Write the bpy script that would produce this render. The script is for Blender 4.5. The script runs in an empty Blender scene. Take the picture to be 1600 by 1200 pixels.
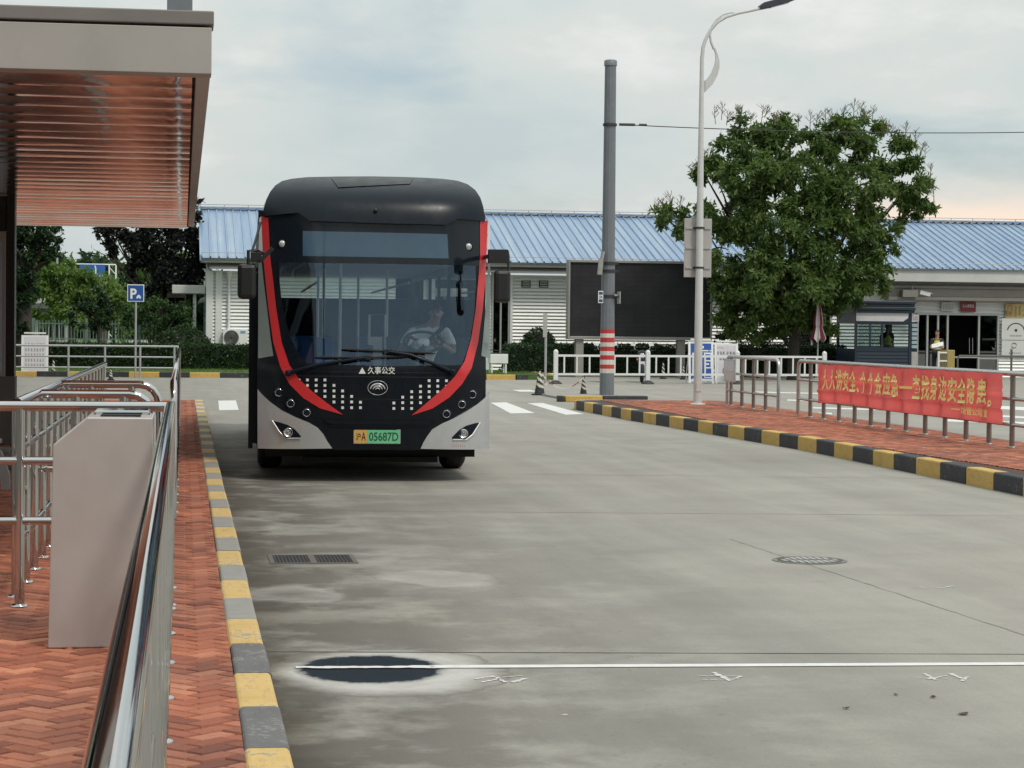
import bpy, bmesh, math, random
import numpy as np
from mathutils import Vector, Matrix, noise as mnoise

SC = bpy.context.scene
COL = SC.collection
random.seed(7)
RAD = math.radians

# ------------------------------------------------------------------ camera
EYE = 1.73                                  # eye height above the roadway, metres
FPX = 3400.0                                # focal length for a 1600 px wide frame
_p, _q, _r = RAD(8.6), RAD(1.5), RAD(0.6)
FW = Vector((math.sin(_p) * math.cos(_q), math.cos(_p) * math.cos(_q), -math.sin(_q)))
_rt = Vector((math.cos(_p), -math.sin(_p), 0))
_up = _rt.cross(FW)
RT = _rt * math.cos(_r) + _up * math.sin(_r)
UP = _up * math.cos(_r) - _rt * math.sin(_r)
CAM = Vector((0, 0, EYE))
cd = bpy.data.cameras.new('camera')
cam = bpy.data.objects.new('camera', cd)
COL.objects.link(cam)
cd.sensor_width = 36
cd.lens = 36 * FPX / 1600
cd.clip_start = 0.1
cd.clip_end = 3000
cam.matrix_world = Matrix(((RT.x, UP.x, -FW.x, 0), (RT.y, UP.y, -FW.y, 0), (RT.z, UP.z, -FW.z, EYE), (0, 0, 0, 1)))
SC.camera = cam

# ------------------------------------------------------------------ sky, sun, exposure
SUN_EL, SUN_AZ = RAD(52), RAD(150)          # azimuth from north (+Y) towards east (+X)
wd = bpy.data.worlds.new('World')
SC.world = wd
wd.use_nodes = True
_n = wd.node_tree.nodes
_l = wd.node_tree.links
_n.clear()
_out = _n.new('ShaderNodeOutputWorld')
_bg = _n.new('ShaderNodeBackground')
_bg.inputs['Strength'].default_value = 0.1
_l.new(_bg.outputs[0], _out.inputs['Surface'])
_sky = _n.new('ShaderNodeTexSky')
_sky.sky_type = 'NISHITA'
_sky.sun_disc = False
_sky.sun_elevation = SUN_EL
_sky.sun_rotation = SUN_AZ
_sky.air_density = 1.0
_sky.dust_density = 1.5
_co = _n.new('ShaderNodeTexCoord')
_sep = _n.new('ShaderNodeSeparateXYZ')
_l.new(_co.outputs['Generated'], _sep.inputs[0])


def _wmath(op, a, b=None, clamp=False):
    m = _n.new('ShaderNodeMath')
    m.operation = op
    m.use_clamp = clamp
    for i, v in ((0, a), (1, b)):
        if v is None:
            continue
        if isinstance(v, (int, float)):
            m.inputs[i].default_value = v
        else:
            _l.new(v, m.inputs[i])
    return m.outputs[0]


def _wramp(fac, stops):
    r = _n.new('ShaderNodeValToRGB')
    e = r.color_ramp.elements
    while len(e) < len(stops):
        e.new(0.5)
    for el, (p_, c_) in zip(e, stops):
        el.position = p_
        el.color = (*c_, 1)
    _l.new(fac, r.inputs[0])
    return r.outputs[0]


# cloud deck: noise over the direction, stretched sideways like a flat deck seen low
_map = _n.new('ShaderNodeMapping')
_map.inputs['Scale'].default_value = (3.2, 3.2, 8.5)
_map.inputs['Location'].default_value = (2.3, 0.7, 0.4)
_l.new(_co.outputs['Generated'], _map.inputs[0])
_nz = _n.new('ShaderNodeTexNoise')
_nz.inputs['Scale'].default_value = 1.6
_nz.inputs['Detail'].default_value = 9
_nz.inputs['Roughness'].default_value = 0.55
_nz.inputs['Distortion'].default_value = 0.35
_l.new(_map.outputs[0], _nz.inputs['Vector'])
_cov = _wramp(_nz.outputs[0], [(0.32, (0.40,) * 3), (0.43, (1,) * 3)])          # how much cloud hides the blue
_map2 = _n.new('ShaderNodeMapping')
_map2.inputs['Scale'].default_value = (5, 5, 13)
_map2.inputs['Location'].default_value = (5.1, 3.7, 1.9)
_l.new(_co.outputs['Generated'], _map2.inputs[0])
_nz2 = _n.new('ShaderNodeTexNoise')
_nz2.inputs['Scale'].default_value = 1.5
_nz2.inputs['Detail'].default_value = 10
_nz2.inputs['Roughness'].default_value = 0.55
_l.new(_map2.outputs[0], _nz2.inputs['Vector'])
_ccol = _wramp(_nz2.outputs[0], [(0.30, (0.475, 0.54, 0.55)), (0.46, (0.54, 0.595, 0.585)), (0.56, (0.58, 0.61, 0.595)), (0.70, (0.70, 0.71, 0.695))])
# warm bank of cloud low in the north-east
_dot = _n.new('ShaderNodeVectorMath')
_dot.operation = 'DOT_PRODUCT'
_l.new(_co.outputs['Generated'], _dot.inputs[0])
_wd = Vector((math.sin(RAD(21.2)), math.cos(RAD(21.2)), 0.048)).normalized()
_dot.inputs[1].default_value = _wd
_warm = _wmath('MULTIPLY', _wmath('DIVIDE', _wmath('SUBTRACT', _dot.outputs['Value'], 0.9966), 0.0022, True), _wmath('DIVIDE', _wmath('SUBTRACT', 0.075, _sep.outputs[2]), 0.022, True))
_warmn = _wmath('MULTIPLY', _warm, _wramp(_nz2.outputs[0], [(0.36, (0.25,) * 3), (0.56, (1,) * 3)]))
_mw = _n.new('ShaderNodeMixRGB')
_l.new(_warmn, _mw.inputs[0])
_l.new(_ccol, _mw.inputs[1])
_mw.inputs[2].default_value = (0.86, 0.72, 0.60, 1)
# the deck is brighter overhead
_zen = _wmath('ADD', _wmath('MULTIPLY', _wmath('MAXIMUM', _sep.outputs[2], 0.0), 0.75), 1.0)
_cs = _n.new('ShaderNodeVectorMath')
_cs.operation = 'SCALE'
_l.new(_mw.outputs[0], _cs.inputs[0])
_l.new(_wmath('MULTIPLY', _zen, 10.0), _cs.inputs['Scale'])
_mx = _n.new('ShaderNodeMixRGB')
_l.new(_cov, _mx.inputs[0])
_l.new(_sky.outputs[0], _mx.inputs[1])
_l.new(_cs.outputs[0], _mx.inputs[2])
_l.new(_mx.outputs[0], _bg.inputs['Color'])

sl = bpy.data.lights.new('sun', 'SUN')
sl.energy = 1.55
sl.angle = RAD(10)
sl.color = (1.0, 0.93, 0.82)
sun = bpy.data.objects.new('sun', sl)
COL.objects.link(sun)
_sd = Vector((math.sin(SUN_AZ) * math.cos(SUN_EL), math.cos(SUN_AZ) * math.cos(SUN_EL), math.sin(SUN_EL)))
sun.rotation_euler = _sd.to_track_quat('Z', 'Y').to_euler()
SC.view_settings.view_transform = 'Standard'
SC.view_settings.look = 'None'
SC.view_settings.exposure = 0.13
SC.view_settings.gamma = 1.0


# ------------------------------------------------------------------ measuring helpers
def ray(px, py):
    return FW + RT * ((px - 800) / FPX) + UP * ((600 - py) / FPX)


def G(px, py, z=0.0):
    """Point on the level z that the photograph shows at this pixel."""
    d = ray(px, py)
    return CAM + d * ((z - EYE) / d.z)


def V(px, py, Y):
    """Point in the plane y = Y that the photograph shows at this pixel."""
    d = ray(px, py)
    return CAM + d * (Y / d.y)


def D(px, py, dep):
    return CAM + ray(px, py) * dep


# ------------------------------------------------------------------ object helpers
BASE = {}


def link(o):
    COL.objects.link(o)
    return o


def tag(o, label=None, cat=None, group=None, kind=None):
    if label:
        o['label'] = label
    if cat:
        o['category'] = cat
    if group:
        o['group'] = group
    if kind:
        o['kind'] = kind
    return o


def thing(name, loc, label, cat, group=None, rz=0.0):
    o = link(bpy.data.objects.new(name, None))
    o.empty_display_size = 0.2
    o.location = loc
    o.rotation_euler = (0, 0, rz)
    BASE[o.name] = Vector(loc)
    return tag(o, label, cat, group)


class MB:
    """Collects faces and links them as one mesh object."""

    def __init__(self):
        self.v, self.f, self.m, self.s = [], [], [], []

    def add(self, vs, fs, mi=0, smooth=False):
        b = len(self.v)
        self.v.extend([tuple(x) for x in vs])
        for f in fs:
            self.f.append(tuple(b + i for i in f))
            self.m.append(mi)
            self.s.append(smooth)
        return self

    def box(self, x0, x1, y0, y1, z0, z1, mi=0):
        vs = [(x, y, z) for z in (z0, z1) for y in (y0, y1) for x in (x0, x1)]
        return self.add(vs, [(0, 2, 3, 1), (4, 5, 7, 6), (0, 1, 5, 4), (2, 6, 7, 3), (0, 4, 6, 2), (1, 3, 7, 5)], mi)

    def obox(self, c, ux, uy, uz, mi=0):
        c, ux, uy, uz = Vector(c), Vector(ux), Vector(uy), Vector(uz)
        vs = [c + ux * a + uy * b + uz * d for d in (-1, 1) for b in (-1, 1) for a in (-1, 1)]
        return self.add(vs, [(0, 2, 3, 1), (4, 5, 7, 6), (0, 1, 5, 4), (2, 6, 7, 3), (0, 4, 6, 2), (1, 3, 7, 5)], mi)

    def bar(self, a, b, w, h, mi=0, upv=(0, 0, 1)):
        a, b = Vector(a), Vector(b)
        d = (b - a)
        s = d.cross(Vector(upv))
        if s.length < 1e-6:
            s = d.cross(Vector((1, 0, 0)))
        s.normalize()
        u = s.cross(d).normalized()
        return self.obox((a + b) / 2, s * w / 2, d / 2, u * h / 2, mi)

    def tube(self, pts, r, n=10, mi=0, cap=True):
        pts = [Vector(p) for p in pts]
        rs = r if isinstance(r, (list, tuple)) else [r] * len(pts)
        d0 = (pts[1] - pts[0]).normalized()
        u = d0.cross(Vector((0, 0, 1)))
        if u.length < 1e-3:
            u = d0.cross(Vector((1, 0, 0)))
        u.normalize()
        vs, fs = [], []
        for i, p in enumerate(pts):
            if i == 0:
                d = d0
            elif i == len(pts) - 1:
                d = (pts[i] - pts[i - 1]).normalized()
            else:
                d = (pts[i + 1] - pts[i - 1]).normalized()
            u = (u - d * u.dot(d))
            if u.length < 1e-6:
                u = d.orthogonal()
            u.normalize()
            w = d.cross(u)
            for k in range(n):
                a = 2 * math.pi * k / n
                vs.append(p + (u * math.cos(a) + w * math.sin(a)) * rs[i])
        for i in range(len(pts) - 1):
            for k in range(n):
                k2 = (k + 1) % n
                fs.append((i * n + k, i * n + k2, (i + 1) * n + k2, (i + 1) * n + k))
        self.add(vs, fs, mi, True)
        if cap:
            self.add(vs[:n], [tuple(reversed(range(n)))], mi)
            self.add(vs[-n:], [tuple(range(n))], mi)
        return self

    def lathe(self, prof, c=(0, 0, 0), ax=(0, 0, 1), n=20, mi=0, smooth=True):
        """prof: (radius, height along ax) pairs."""
        ax = Vector(ax).normalized()
        u = ax.orthogonal().normalized()
        w = ax.cross(u)
        c = Vector(c)
        vs, fs = [], []
        for (r, h) in prof:
            for k in range(n):
                a = 2 * math.pi * k / n
                vs.append(c + ax * h + (u * math.cos(a) + w * math.sin(a)) * max(r, 1e-4))
        for i in range(len(prof) - 1):
            for k in range(n):
                k2 = (k + 1) % n
                fs.append((i * n + k, i * n + k2, (i + 1) * n + k2, (i + 1) * n + k))
        self.add(vs, fs, mi, smooth)
        if prof[0][0] > 1e-3:
            self.add(vs[:n], [tuple(reversed(range(n)))], mi)
        if prof[-1][0] > 1e-3:
            self.add(vs[-n:], [tuple(range(n))], mi)
        return self

    def prism(self, poly, vec, mi=0):
        vec = Vector(vec)
        n = len(poly)
        vs = [Vector(p) for p in poly] + [Vector(p) + vec for p in poly]
        fs = [tuple(range(n)), tuple(n + k for k in reversed(range(n)))]
        fs += [(k, n + k, n + (k + 1) % n, (k + 1) % n) for k in range(n)]
        return self.add(vs, fs, mi)

    def quad(self, *p, mi=0):
        return self.add(p, [tuple(range(len(p)))], mi)

    def text(self, body, o, ux, uy, w, h, th=0.004, mi=0, offset=0.0):
        """Lettering fitted into w x h with its lower corner at o."""
        vs, fs = glyphs(body, offset)
        x0 = min(v[0] for v in vs); x1 = max(v[0] for v in vs)
        y0 = min(v[1] for v in vs); y1 = max(v[1] for v in vs)
        o, ux, uy = Vector(o), Vector(ux).normalized(), Vector(uy).normalized()
        nn = ux.cross(uy)
        P = [o + ux * ((v[0] - x0) / (x1 - x0) * w) + uy * ((v[1] - y0) / (y1 - y0) * h) + nn * th for v in vs]
        return self.add(P, fs, mi)

    def strokes(self, o, ux, uy, w, h, rows, cols, rnd, mi=0, th=0.004, fill=0.72):
        """Unreadably small writing: blocks of short strokes, one block per character."""
        o, ux, uy = Vector(o), Vector(ux).normalized(), Vector(uy).normalized()
        nn = ux.cross(uy)
        cw, ch = w / cols, h / rows
        for r in range(rows):
            for c in range(cols):
                bx, by = c * cw, h - (r + 1) * ch
                gw, gh = cw * fill, ch * fill
                for k in range(5):
                    if k < 3:
                        yy = by + gh * (0.12 + 0.38 * k)
                        xa, xb = bx + gw * rnd.uniform(0, .25), bx + gw * rnd.uniform(.7, 1)
                        a, b, c2, d2 = (xa, yy - gh * .06), (xb, yy - gh * .06), (xb, yy + gh * .06), (xa, yy + gh * .06)
                    else:
                        xx = bx + gw * rnd.uniform(.15, .85)
                        ya, yb = by + gh * rnd.uniform(0, .3), by + gh * rnd.uniform(.6, 1)
                        a, b, c2, d2 = (xx - gw * .06, ya), (xx + gw * .06, ya), (xx + gw * .06, yb), (xx - gw * .06, yb)
                    t2 = th + 0.0006 * k
                    self.add([o + ux * q[0] + uy * q[1] + nn * t2 for q in (a, b, c2, d2)], [(0, 1, 2, 3)], mi)
        return self

    def build(self, name, mats, parent=None, bevel=0.0, world=True, autosmooth=False):
        me = bpy.data.meshes.new(name)
        off = Vector((0, 0, 0))
        if parent is not None and world:
            p = parent
            while p is not None:
                off += BASE.get(p.name, Vector((0, 0, 0)))
                p = p.parent
        vs = [(x - off.x, y - off.y, z - off.z) for (x, y, z) in self.v]
        me.from_pydata(vs, [], self.f)
        me.polygons.foreach_set('material_index', self.m)
        me.polygons.foreach_set('use_smooth', self.s)
        for m_ in (mats if isinstance(mats, (list, tuple)) else [mats]):
            me.materials.append(m_)
        me.update()
        o = link(bpy.data.objects.new(name, me))
        if parent is not None:
            o.parent = parent
        if bevel:
            b = o.modifiers.new('bevel', 'BEVEL')
            b.width = bevel
            b.segments = 2
            b.limit_method = 'ANGLE'
            b.angle_limit = RAD(40)
        return o


_gc = {}


def glyphs(body, offset=0.0):
    k = (body, offset)
    if k not in _gc:
        c = bpy.data.curves.new('lettering', 'FONT')
        c.body = body
        c.offset = offset
        c.resolution_u = 4
        o = link(bpy.data.objects.new('lettering', c))
        dg = bpy.context.evaluated_depsgraph_get()
        me = bpy.data.meshes.new_from_object(o.evaluated_get(dg))
        _gc[k] = ([tuple(v.co) for v in me.vertices], [tuple(p.vertices) for p in me.polygons])
        bpy.data.objects.remove(o)
        bpy.data.meshes.remove(me)
    return _gc[k]


def copy_tree(o, parent=None):
    c = o.copy()
    COL.objects.link(c)
    if parent is not None:
        c.parent = parent
    for ch in list(o.children):
        copy_tree(ch, c)
    return c


# ------------------------------------------------------------------ materials
class NT:
    def __init__(self, name):
        self.mat = bpy.data.materials.new(name)
        self.mat.use_nodes = True
        self.n = self.mat.node_tree.nodes
        self.l = self.mat.node_tree.links
        self.n.clear()
        self.out = self.n.new('ShaderNodeOutputMaterial')
        self.b = self.n.new('ShaderNodeBsdfPrincipled')
        self.l.new(self.b.outputs[0], self.out.inputs[0])
        self._pos = None

    def set(self, sock, v):
        if isinstance(v, bpy.types.NodeSocket):
            self.l.new(v, sock)
        elif isinstance(v, (tuple, list)) and len(v) == 3 and sock.type == 'RGBA':
            sock.default_value = (*v, 1)
        else:
            sock.default_value = v

    def pos(self):
        if self._pos is None:
            self._pos = self.n.new('ShaderNodeNewGeometry').outputs['Position']
        return self._pos

    def objpos(self):
        return self.n.new('ShaderNodeTexCoord').outputs['Object']

    def math(self, op, a, b=0.0, clamp=False):
        m = self.n.new('ShaderNodeMath')
        m.operation = op
        m.use_clamp = clamp
        self.set(m.inputs[0], a)
        self.set(m.inputs[1], b)
        return m.outputs[0]

    def vm(self, op, a, b=(0, 0, 0)):
        m = self.n.new('ShaderNodeVectorMath')
        m.operation = op
        self.set(m.inputs[0], a)
        self.set(m.inputs[1], b)
        return m.outputs['Value'] if op in ('LENGTH', 'DOT_PRODUCT') else m.outputs[0]

    def scale(self, v, s):
        return self.vm('MULTIPLY', v, s if isinstance(s, tuple) else (s, s, s))

    def noise(self, v, scale, detail=4, rough=0.55, col=False, dist=0.0):
        t = self.n.new('ShaderNodeTexNoise')
        t.inputs['Scale'].default_value = scale
        t.inputs['Detail'].default_value = detail
        t.inputs['Roughness'].default_value = rough
        t.inputs['Distortion'].default_value = dist
        self.l.new(v, t.inputs['Vector'])
        return t.outputs[1] if col else t.outputs[0]

    def ramp(self, f, stops):
        r = self.n.new('ShaderNodeValToRGB')
        e = r.color_ramp.elements
        while len(e) < len(stops):
            e.new(0.5)
        for el, (p_, c_) in zip(e, stops):
            el.position = p_
            el.color = (*c_, 1) if isinstance(c_, (tuple, list)) else (c_, c_, c_, 1)
        self.set(r.inputs[0], f)
        return r.outputs[0]

    def mix(self, f, a, b, mode='MIX'):
        m = self.n.new('ShaderNodeMixRGB')
        m.blend_type = mode
        self.set(m.inputs[0], f)
        for i, v in ((1, a), (2, b)):
            if isinstance(v, (int, float)):
                v = (v, v, v)
            self.set(m.inputs[i], v)
        return m.outputs[0]

    def bump(self, h, strength=0.3, dist=0.01):
        b = self.n.new('ShaderNodeBump')
        b.inputs['Strength'].default_value = strength
        b.inputs['Distance'].default_value = dist
        self.l.new(h, b.inputs['Height'])
        self.l.new(b.outputs[0], self.b.inputs['Normal'])

    def p(self, **k):
        for a, v in k.items():
            self.set(self.b.inputs[{'color': 'Base Color', 'rough': 'Roughness', 'metal': 'Metallic', 'spec': 'Specular IOR Level',
                                    'coat': 'Coat Weight', 'coatr': 'Coat Roughness', 'alpha': 'Alpha', 'trans': 'Transmission Weight',
                                    'emit': 'Emission Color', 'emits': 'Emission Strength', 'sss': 'Subsurface Weight'}[a]], v)
        return self


def simple(name, col, rough=0.5, metal=0.0, var=0.12, ns=6.0, bump=0.0, bs=60.0, coat=0.0, rvar=0.12, world=True, dirt=0.0):
    """A plain material with uneven colour and gloss, and a little grime."""
    t = NT(name)
    v = t.pos() if world else t.objpos()
    n = t.noise(v, ns, 6, 0.6)
    f = t.ramp(n, [(0.25, 1 - var), (0.75, 1 + var * 0.6)])
    c = t.mix(1.0, col, f, 'MULTIPLY')
    if dirt:
        dn = t.noise(t.scale(v, (1.0, 1.0, 0.35)), ns * 0.7, 8, 0.7)
        c = t.mix(t.math('MULTIPLY', t.ramp(dn, [(0.5, 0.0), (0.72, 1.0)]), dirt), c, tuple(x * 0.45 + 0.01 for x in col))
    t.p(color=c, metal=metal, coat=coat)
    rn = t.noise(v, ns * 2.3, 5, 0.6)
    t.p(rough=t.math('ADD', t.math('MULTIPLY', t.math('SUBTRACT', rn, 0.5), rvar * 2), rough, True))
    if bump:
        t.bump(t.noise(v, bs, 4), bump, 0.01)
    return t.mat


def chipped(name, col, under, chip=0.62, rough=0.68, grime=0.4):
    """Brushed-on paint that has flaked and scuffed down to the concrete."""
    t = NT(name)
    P = t.pos()
    big = t.noise(P, 3.2, 6, 0.65)
    fine = t.noise(P, 26, 7, 0.75)
    c = t.mix(1.0, col, t.ramp(big, [(0.28, 0.80), (0.72, 1.08)]), 'MULTIPLY')
    scuff = t.noise(t.scale(P, (9, 1.2, 4)), 3.0, 6, 0.7)
    c = t.mix(t.math('MULTIPLY', t.ramp(scuff, [(0.54, 0.0), (0.72, 1.0)]), grime), c, tuple(v * 0.35 + 0.02 for v in col))
    m = t.ramp(t.math('ADD', t.math('MULTIPLY', big, 0.35), t.math('MULTIPLY', fine, 0.65)), [(chip - 0.035, 0.0), (chip, 1.0)])
    c = t.mix(m, c, under)
    t.p(color=c, rough=rough)
    t.bump(t.mix(m, fine, t.math('SUBTRACT', fine, 0.5)), 0.35, 0.008)
    return t.mat


M = {}
M['steel'] = simple('polished_steel', (0.56, 0.55, 0.545), 0.06, 1.0, 0.06, 9, rvar=0.03)
M['brushed'] = simple('brushed_steel', (0.50, 0.468, 0.450), 0.45, 0.45, 0.06, 2.5, dirt=0.2)
M['galv'] = simple('galvanised_steel', (0.42, 0.43, 0.43), 0.45, 0.4, 0.12, 8)
M['white'] = simple('white_paint', (0.78, 0.79, 0.78), 0.45, 0, 0.06, 5, dirt=0.10)
M['black'] = simple('black_plastic', (0.012, 0.013, 0.015), 0.42, 0, 0.2, 12)
M['rubber'] = simple('black_rubber', (0.014, 0.014, 0.014), 0.8, 0, 0.2, 12, bump=0.2)
M['ypaint'] = simple('worn_yellow_paint', (0.62, 0.41, 0.105), 0.65, 0, 0.2, 9, bump=0.35, bs=70, dirt=0.6)
M['kpaint'] = simple('worn_black_paint', (0.035, 0.036, 0.04), 0.6, 0, 0.6, 9, bump=0.35, bs=70)
M['gpaint'] = simple('faded_black_paint', (0.15, 0.145, 0.15), 0.75, 0, 0.4, 14, bump=0.35, bs=70, dirt=0.5)
M['ypale'] = simple('faded_yellow_paint', (0.68, 0.46, 0.165), 0.7, 0, 0.2, 9, bump=0.35, bs=70, dirt=0.45)
M['ypaint'] = chipped('worn_yellow_paint', (0.60, 0.39, 0.105), (0.20, 0.185, 0.16), 0.60)
M['kpaint'] = chipped('worn_black_paint', (0.033, 0.034, 0.038), (0.15, 0.14, 0.13), 0.60)
M['ypale'] = chipped('faded_yellow_paint', (0.66, 0.45, 0.165), (0.30, 0.285, 0.26), 0.585)
M['gpaint'] = chipped('faded_black_paint', (0.145, 0.14, 0.145), (0.27, 0.26, 0.24), 0.575)
M['dark'] = simple('dark_void', (0.01, 0.01, 0.011), 0.7)
M['linepaint'] = simple('white_line_paint', (0.72, 0.72, 0.70), 0.6, 0, 0.12, 14, dirt=0.35)
M['red'] = simple('red_paint', (0.55, 0.03, 0.035), 0.35, 0, 0.08, 5)
M['concrete'] = simple('grey_concrete', (0.30, 0.29, 0.27), 0.85, 0, 0.15, 6, bump=0.3)
M['polegrey'] = simple('grey_pole_paint', (0.155, 0.17, 0.19), 0.5, 0, 0.12, 5, dirt=0.25)
M['lampgrey'] = simple('pale_grey_post_paint', (0.56, 0.57, 0.57), 0.42, 0, 0.08, 6, dirt=0.15)
# ================================================================== SETTING: ground, road, kerbs, paving
HP = 0.17                                    # height of the raised paving above the road


def road_material():
    t = NT('stained_concrete')
    P = t.pos()
    big = t.noise(P, 0.22, 5, 0.6)
    mid = t.noise(P, 0.8, 9, 0.68)
    grit = t.noise(P, 160, 3, 0.8)
    blot = t.noise(P, 2.6, 8, 0.7)
    trk = t.noise(t.scale(P, (2.2, 0.12, 1)), 1.0, 6, 0.6)
    fine = t.noise(P, 45, 4, 0.7)
    c = t.ramp(big, [(0.3, (0.305, 0.298, 0.264)), (0.5, (0.338, 0.322, 0.288)), (0.7, (0.345, 0.312, 0.278))])
    c = t.mix(1.0, c, t.ramp(mid, [(0.28, 0.87), (0.62, 1.04)]), 'MULTIPLY')
    c = t.mix(1.0, c, t.ramp(fine, [(0.25, 0.86), (0.75, 1.08)]), 'MULTIPLY')
    c = t.mix(1.0, c, t.ramp(grit, [(0.3, 0.82), (0.7, 1.12)]), 'MULTIPLY')
    c = t.mix(1.0, c, t.ramp(trk, [(0.36, 0.90), (0.6, 1.03)]), 'MULTIPLY')
    c = t.mix(t.math('MULTIPLY', t.ramp(blot, [(0.56, 0.0), (0.68, 1.0)]), 0.15), c, (0.16, 0.14, 0.115))
    c = t.mix(t.math('MULTIPLY', t.ramp(t.noise(P, 7.5, 6, 0.7), [(0.66, 0.0), (0.74, 1.0)]), 0.35), c, (0.14, 0.12, 0.10))
    warp = t.scale(t.vm('SUBTRACT', t.noise(P, 1.3, 5, 0.6, col=True), (0.5, 0.5, 0.5)), 0.55)
    warp2 = t.scale(t.vm('SUBTRACT', t.noise(P, 6.0, 5, 0.6, col=True), (0.5, 0.5, 0.5)), 0.12)
    Q = t.vm('ADD', t.vm('ADD', P, warp), warp2)

    def ell(cx, cy, rx, ry, q=Q):
        d = t.vm('SUBTRACT', q, (cx, cy, 0))
        return t.vm('LENGTH', t.scale(d, (1 / rx, 1 / ry, 0)))

    def ellpx(x0, x1, y0, y1, q=Q):
        a, b = G(x0, (y0 + y1) / 2), G(x1, (y0 + y1) / 2)
        e, f = G((x0 + x1) / 2, y0), G((x0 + x1) / 2, y1)
        return ell((a.x + b.x) / 2, (e.y + f.y) / 2, abs(b.x - a.x) / 2, abs(e.y - f.y) / 2, q)

    # tyre and damp darkening along the platform kerb and across the bay
    damp = t.noise(P, 0.95, 9, 0.66)
    sx = t.n.new('ShaderNodeSeparateXYZ')
    t.l.new(Q, sx.inputs[0])
    edge = t.ramp(t.math('DIVIDE', sx.outputs[0], 5.0), [(0.05, 1.0), (0.17, 0.85), (0.34, 0.42), (0.85, 0.0)])
    along = t.ramp(t.math('DIVIDE', sx.outputs[1], 60.0), [(0.02, 0.75), (0.12, 0.9), (0.36, 1.0), (0.55, 0.35), (0.8, 0.1)])
    dm = t.math('MULTIPLY', t.math('MULTIPLY', edge, along), t.ramp(damp, [(0.40, 0.10), (0.53, 1.0)]))
    c = t.mix(t.math('MULTIPLY', dm, 0.92), c, (0.056, 0.045, 0.033))
    gut = t.ramp(t.math('DIVIDE', sx.outputs[0], 2.0), [(0.19, 1.0), (0.26, 0.55), (0.36, 0.0)])
    c = t.mix(t.math('MULTIPLY', t.math('MULTIPLY', gut, along), t.ramp(t.noise(P, 1.7, 8, 0.7), [(0.34, 0.15), (0.5, 1.0)])), c, (0.05, 0.040, 0.028))
    # oil drips down the middle of the bay and dark tyre paths
    oil = t.noise(P, 11, 5, 0.7)
    lane = t.math('SUBTRACT', 1.0, t.math('ABSOLUTE', t.math('DIVIDE', t.math('SUBTRACT', sx.outputs[0], 2.1), 0.75)), True)
    c = t.mix(t.math('MULTIPLY', t.math('MULTIPLY', t.ramp(oil, [(0.60, 0.0), (0.68, 1.0)]), lane), 0.5), c, (0.075, 0.068, 0.06))
    for xt in (1.05, 3.1, 5.3, 7.0):
        path = t.math('SUBTRACT', 1.0, t.math('ABSOLUTE', t.math('DIVIDE', t.math('SUBTRACT', sx.outputs[0], xt), 0.30)), True)
        c = t.mix(t.math('MULTIPLY', path, t.math('MULTIPLY', t.ramp(trk, [(0.3, 0.2), (0.6, 1.0)]), 0.16)), c, (0.13, 0.122, 0.11))
    # dark run-off drifts
    for (x0, x1, y0, y1, s) in ((380, 700, 830, 862, .55), (360, 620, 950, 985, .5), (420, 760, 905, 945, .3), (500, 900, 770, 800, .35), (1050, 1450, 700, 742, .35),
                                (850, 955, 1180, 1206, .55), (1130, 1420, 880, 905, .22)):
        c = t.mix(t.math('MULTIPLY', t.ramp(ellpx(x0, x1, y0, y1), [(0.2, 1.0), (1.0, 0.0)]), s), c, (0.15, 0.135, 0.115))
    # rings left by puddles that have dried up
    for (x0, x1, y0, y1, s) in ((370, 540, 912, 944, .75), (590, 790, 888, 918, .55), (395, 640, 862, 888, .3), (330, 440, 806, 832, .35)):
        e = ellpx(x0, x1, y0, y1)
        c = t.mix(t.math('MULTIPLY', t.ramp(e, [(0.9, 0.0), (1.0, 0.6), (1.12, 0.0)]), s), c, (0.16, 0.14, 0.125))
        c = t.mix(t.math('MULTIPLY', t.ramp(e, [(0.15, 0.35), (0.78, 0.9), (0.98, 0.0)]), t.math('MULTIPLY', t.ramp(mid, [(0.35, 0.35), (0.6, 1.0)]), s)), c, (0.45, 0.43, 0.41))
    warp3 = t.scale(t.vm('SUBTRACT', t.noise(P, 2.2, 6, 0.65, col=True), (0.5, 0.5, 0.5)), 0.34)
    Q3 = t.vm('ADD', P, warp3)
    e = ellpx(412, 800, 1012, 1090, Q3)
    c = t.mix(t.ramp(e, [(0.9, 0.0), (0.99, 0.75), (1.10, 0.0)]), c, (0.16, 0.14, 0.125))
    c = t.mix(t.ramp(e, [(0.70, 0.92), (0.98, 0.0)]), c, t.mix(t.ramp(blot, [(0.35, 0.0), (0.65, 1.0)]), (0.40, 0.385, 0.36), (0.54, 0.53, 0.51)))
    warp4 = t.scale(t.vm('SUBTRACT', t.noise(P, 6, 9, 0.8, col=True), (0.5, 0.5, 0.5)), 0.20)
    w = ellpx(455, 702, 1022, 1070, t.vm('ADD', P, warp4))
    wet = t.ramp(w, [(0.84, 1.0), (0.99, 0.0)])
    c = t.mix(wet, c, (0.02, 0.021, 0.024))
    t.p(color=c)
    r = t.math('ADD', t.math('MULTIPLY', fine, 0.15), 0.78)
    t.p(rough=t.mix(wet, r, (0.02, 0.02, 0.02)))
    h = t.mix(wet, fine, (0.5, 0.5, 0.5))
    t.bump(h, 0.25, 0.006)
    return t.mat


M['road'] = road_material()
g = MB()
g.quad((-1200, -300, 0), (1200, -300, 0), (1200, 2200, 0), (-1200, 2200, 0))
tag(g.build('ground', M['road']), kind='structure')

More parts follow.
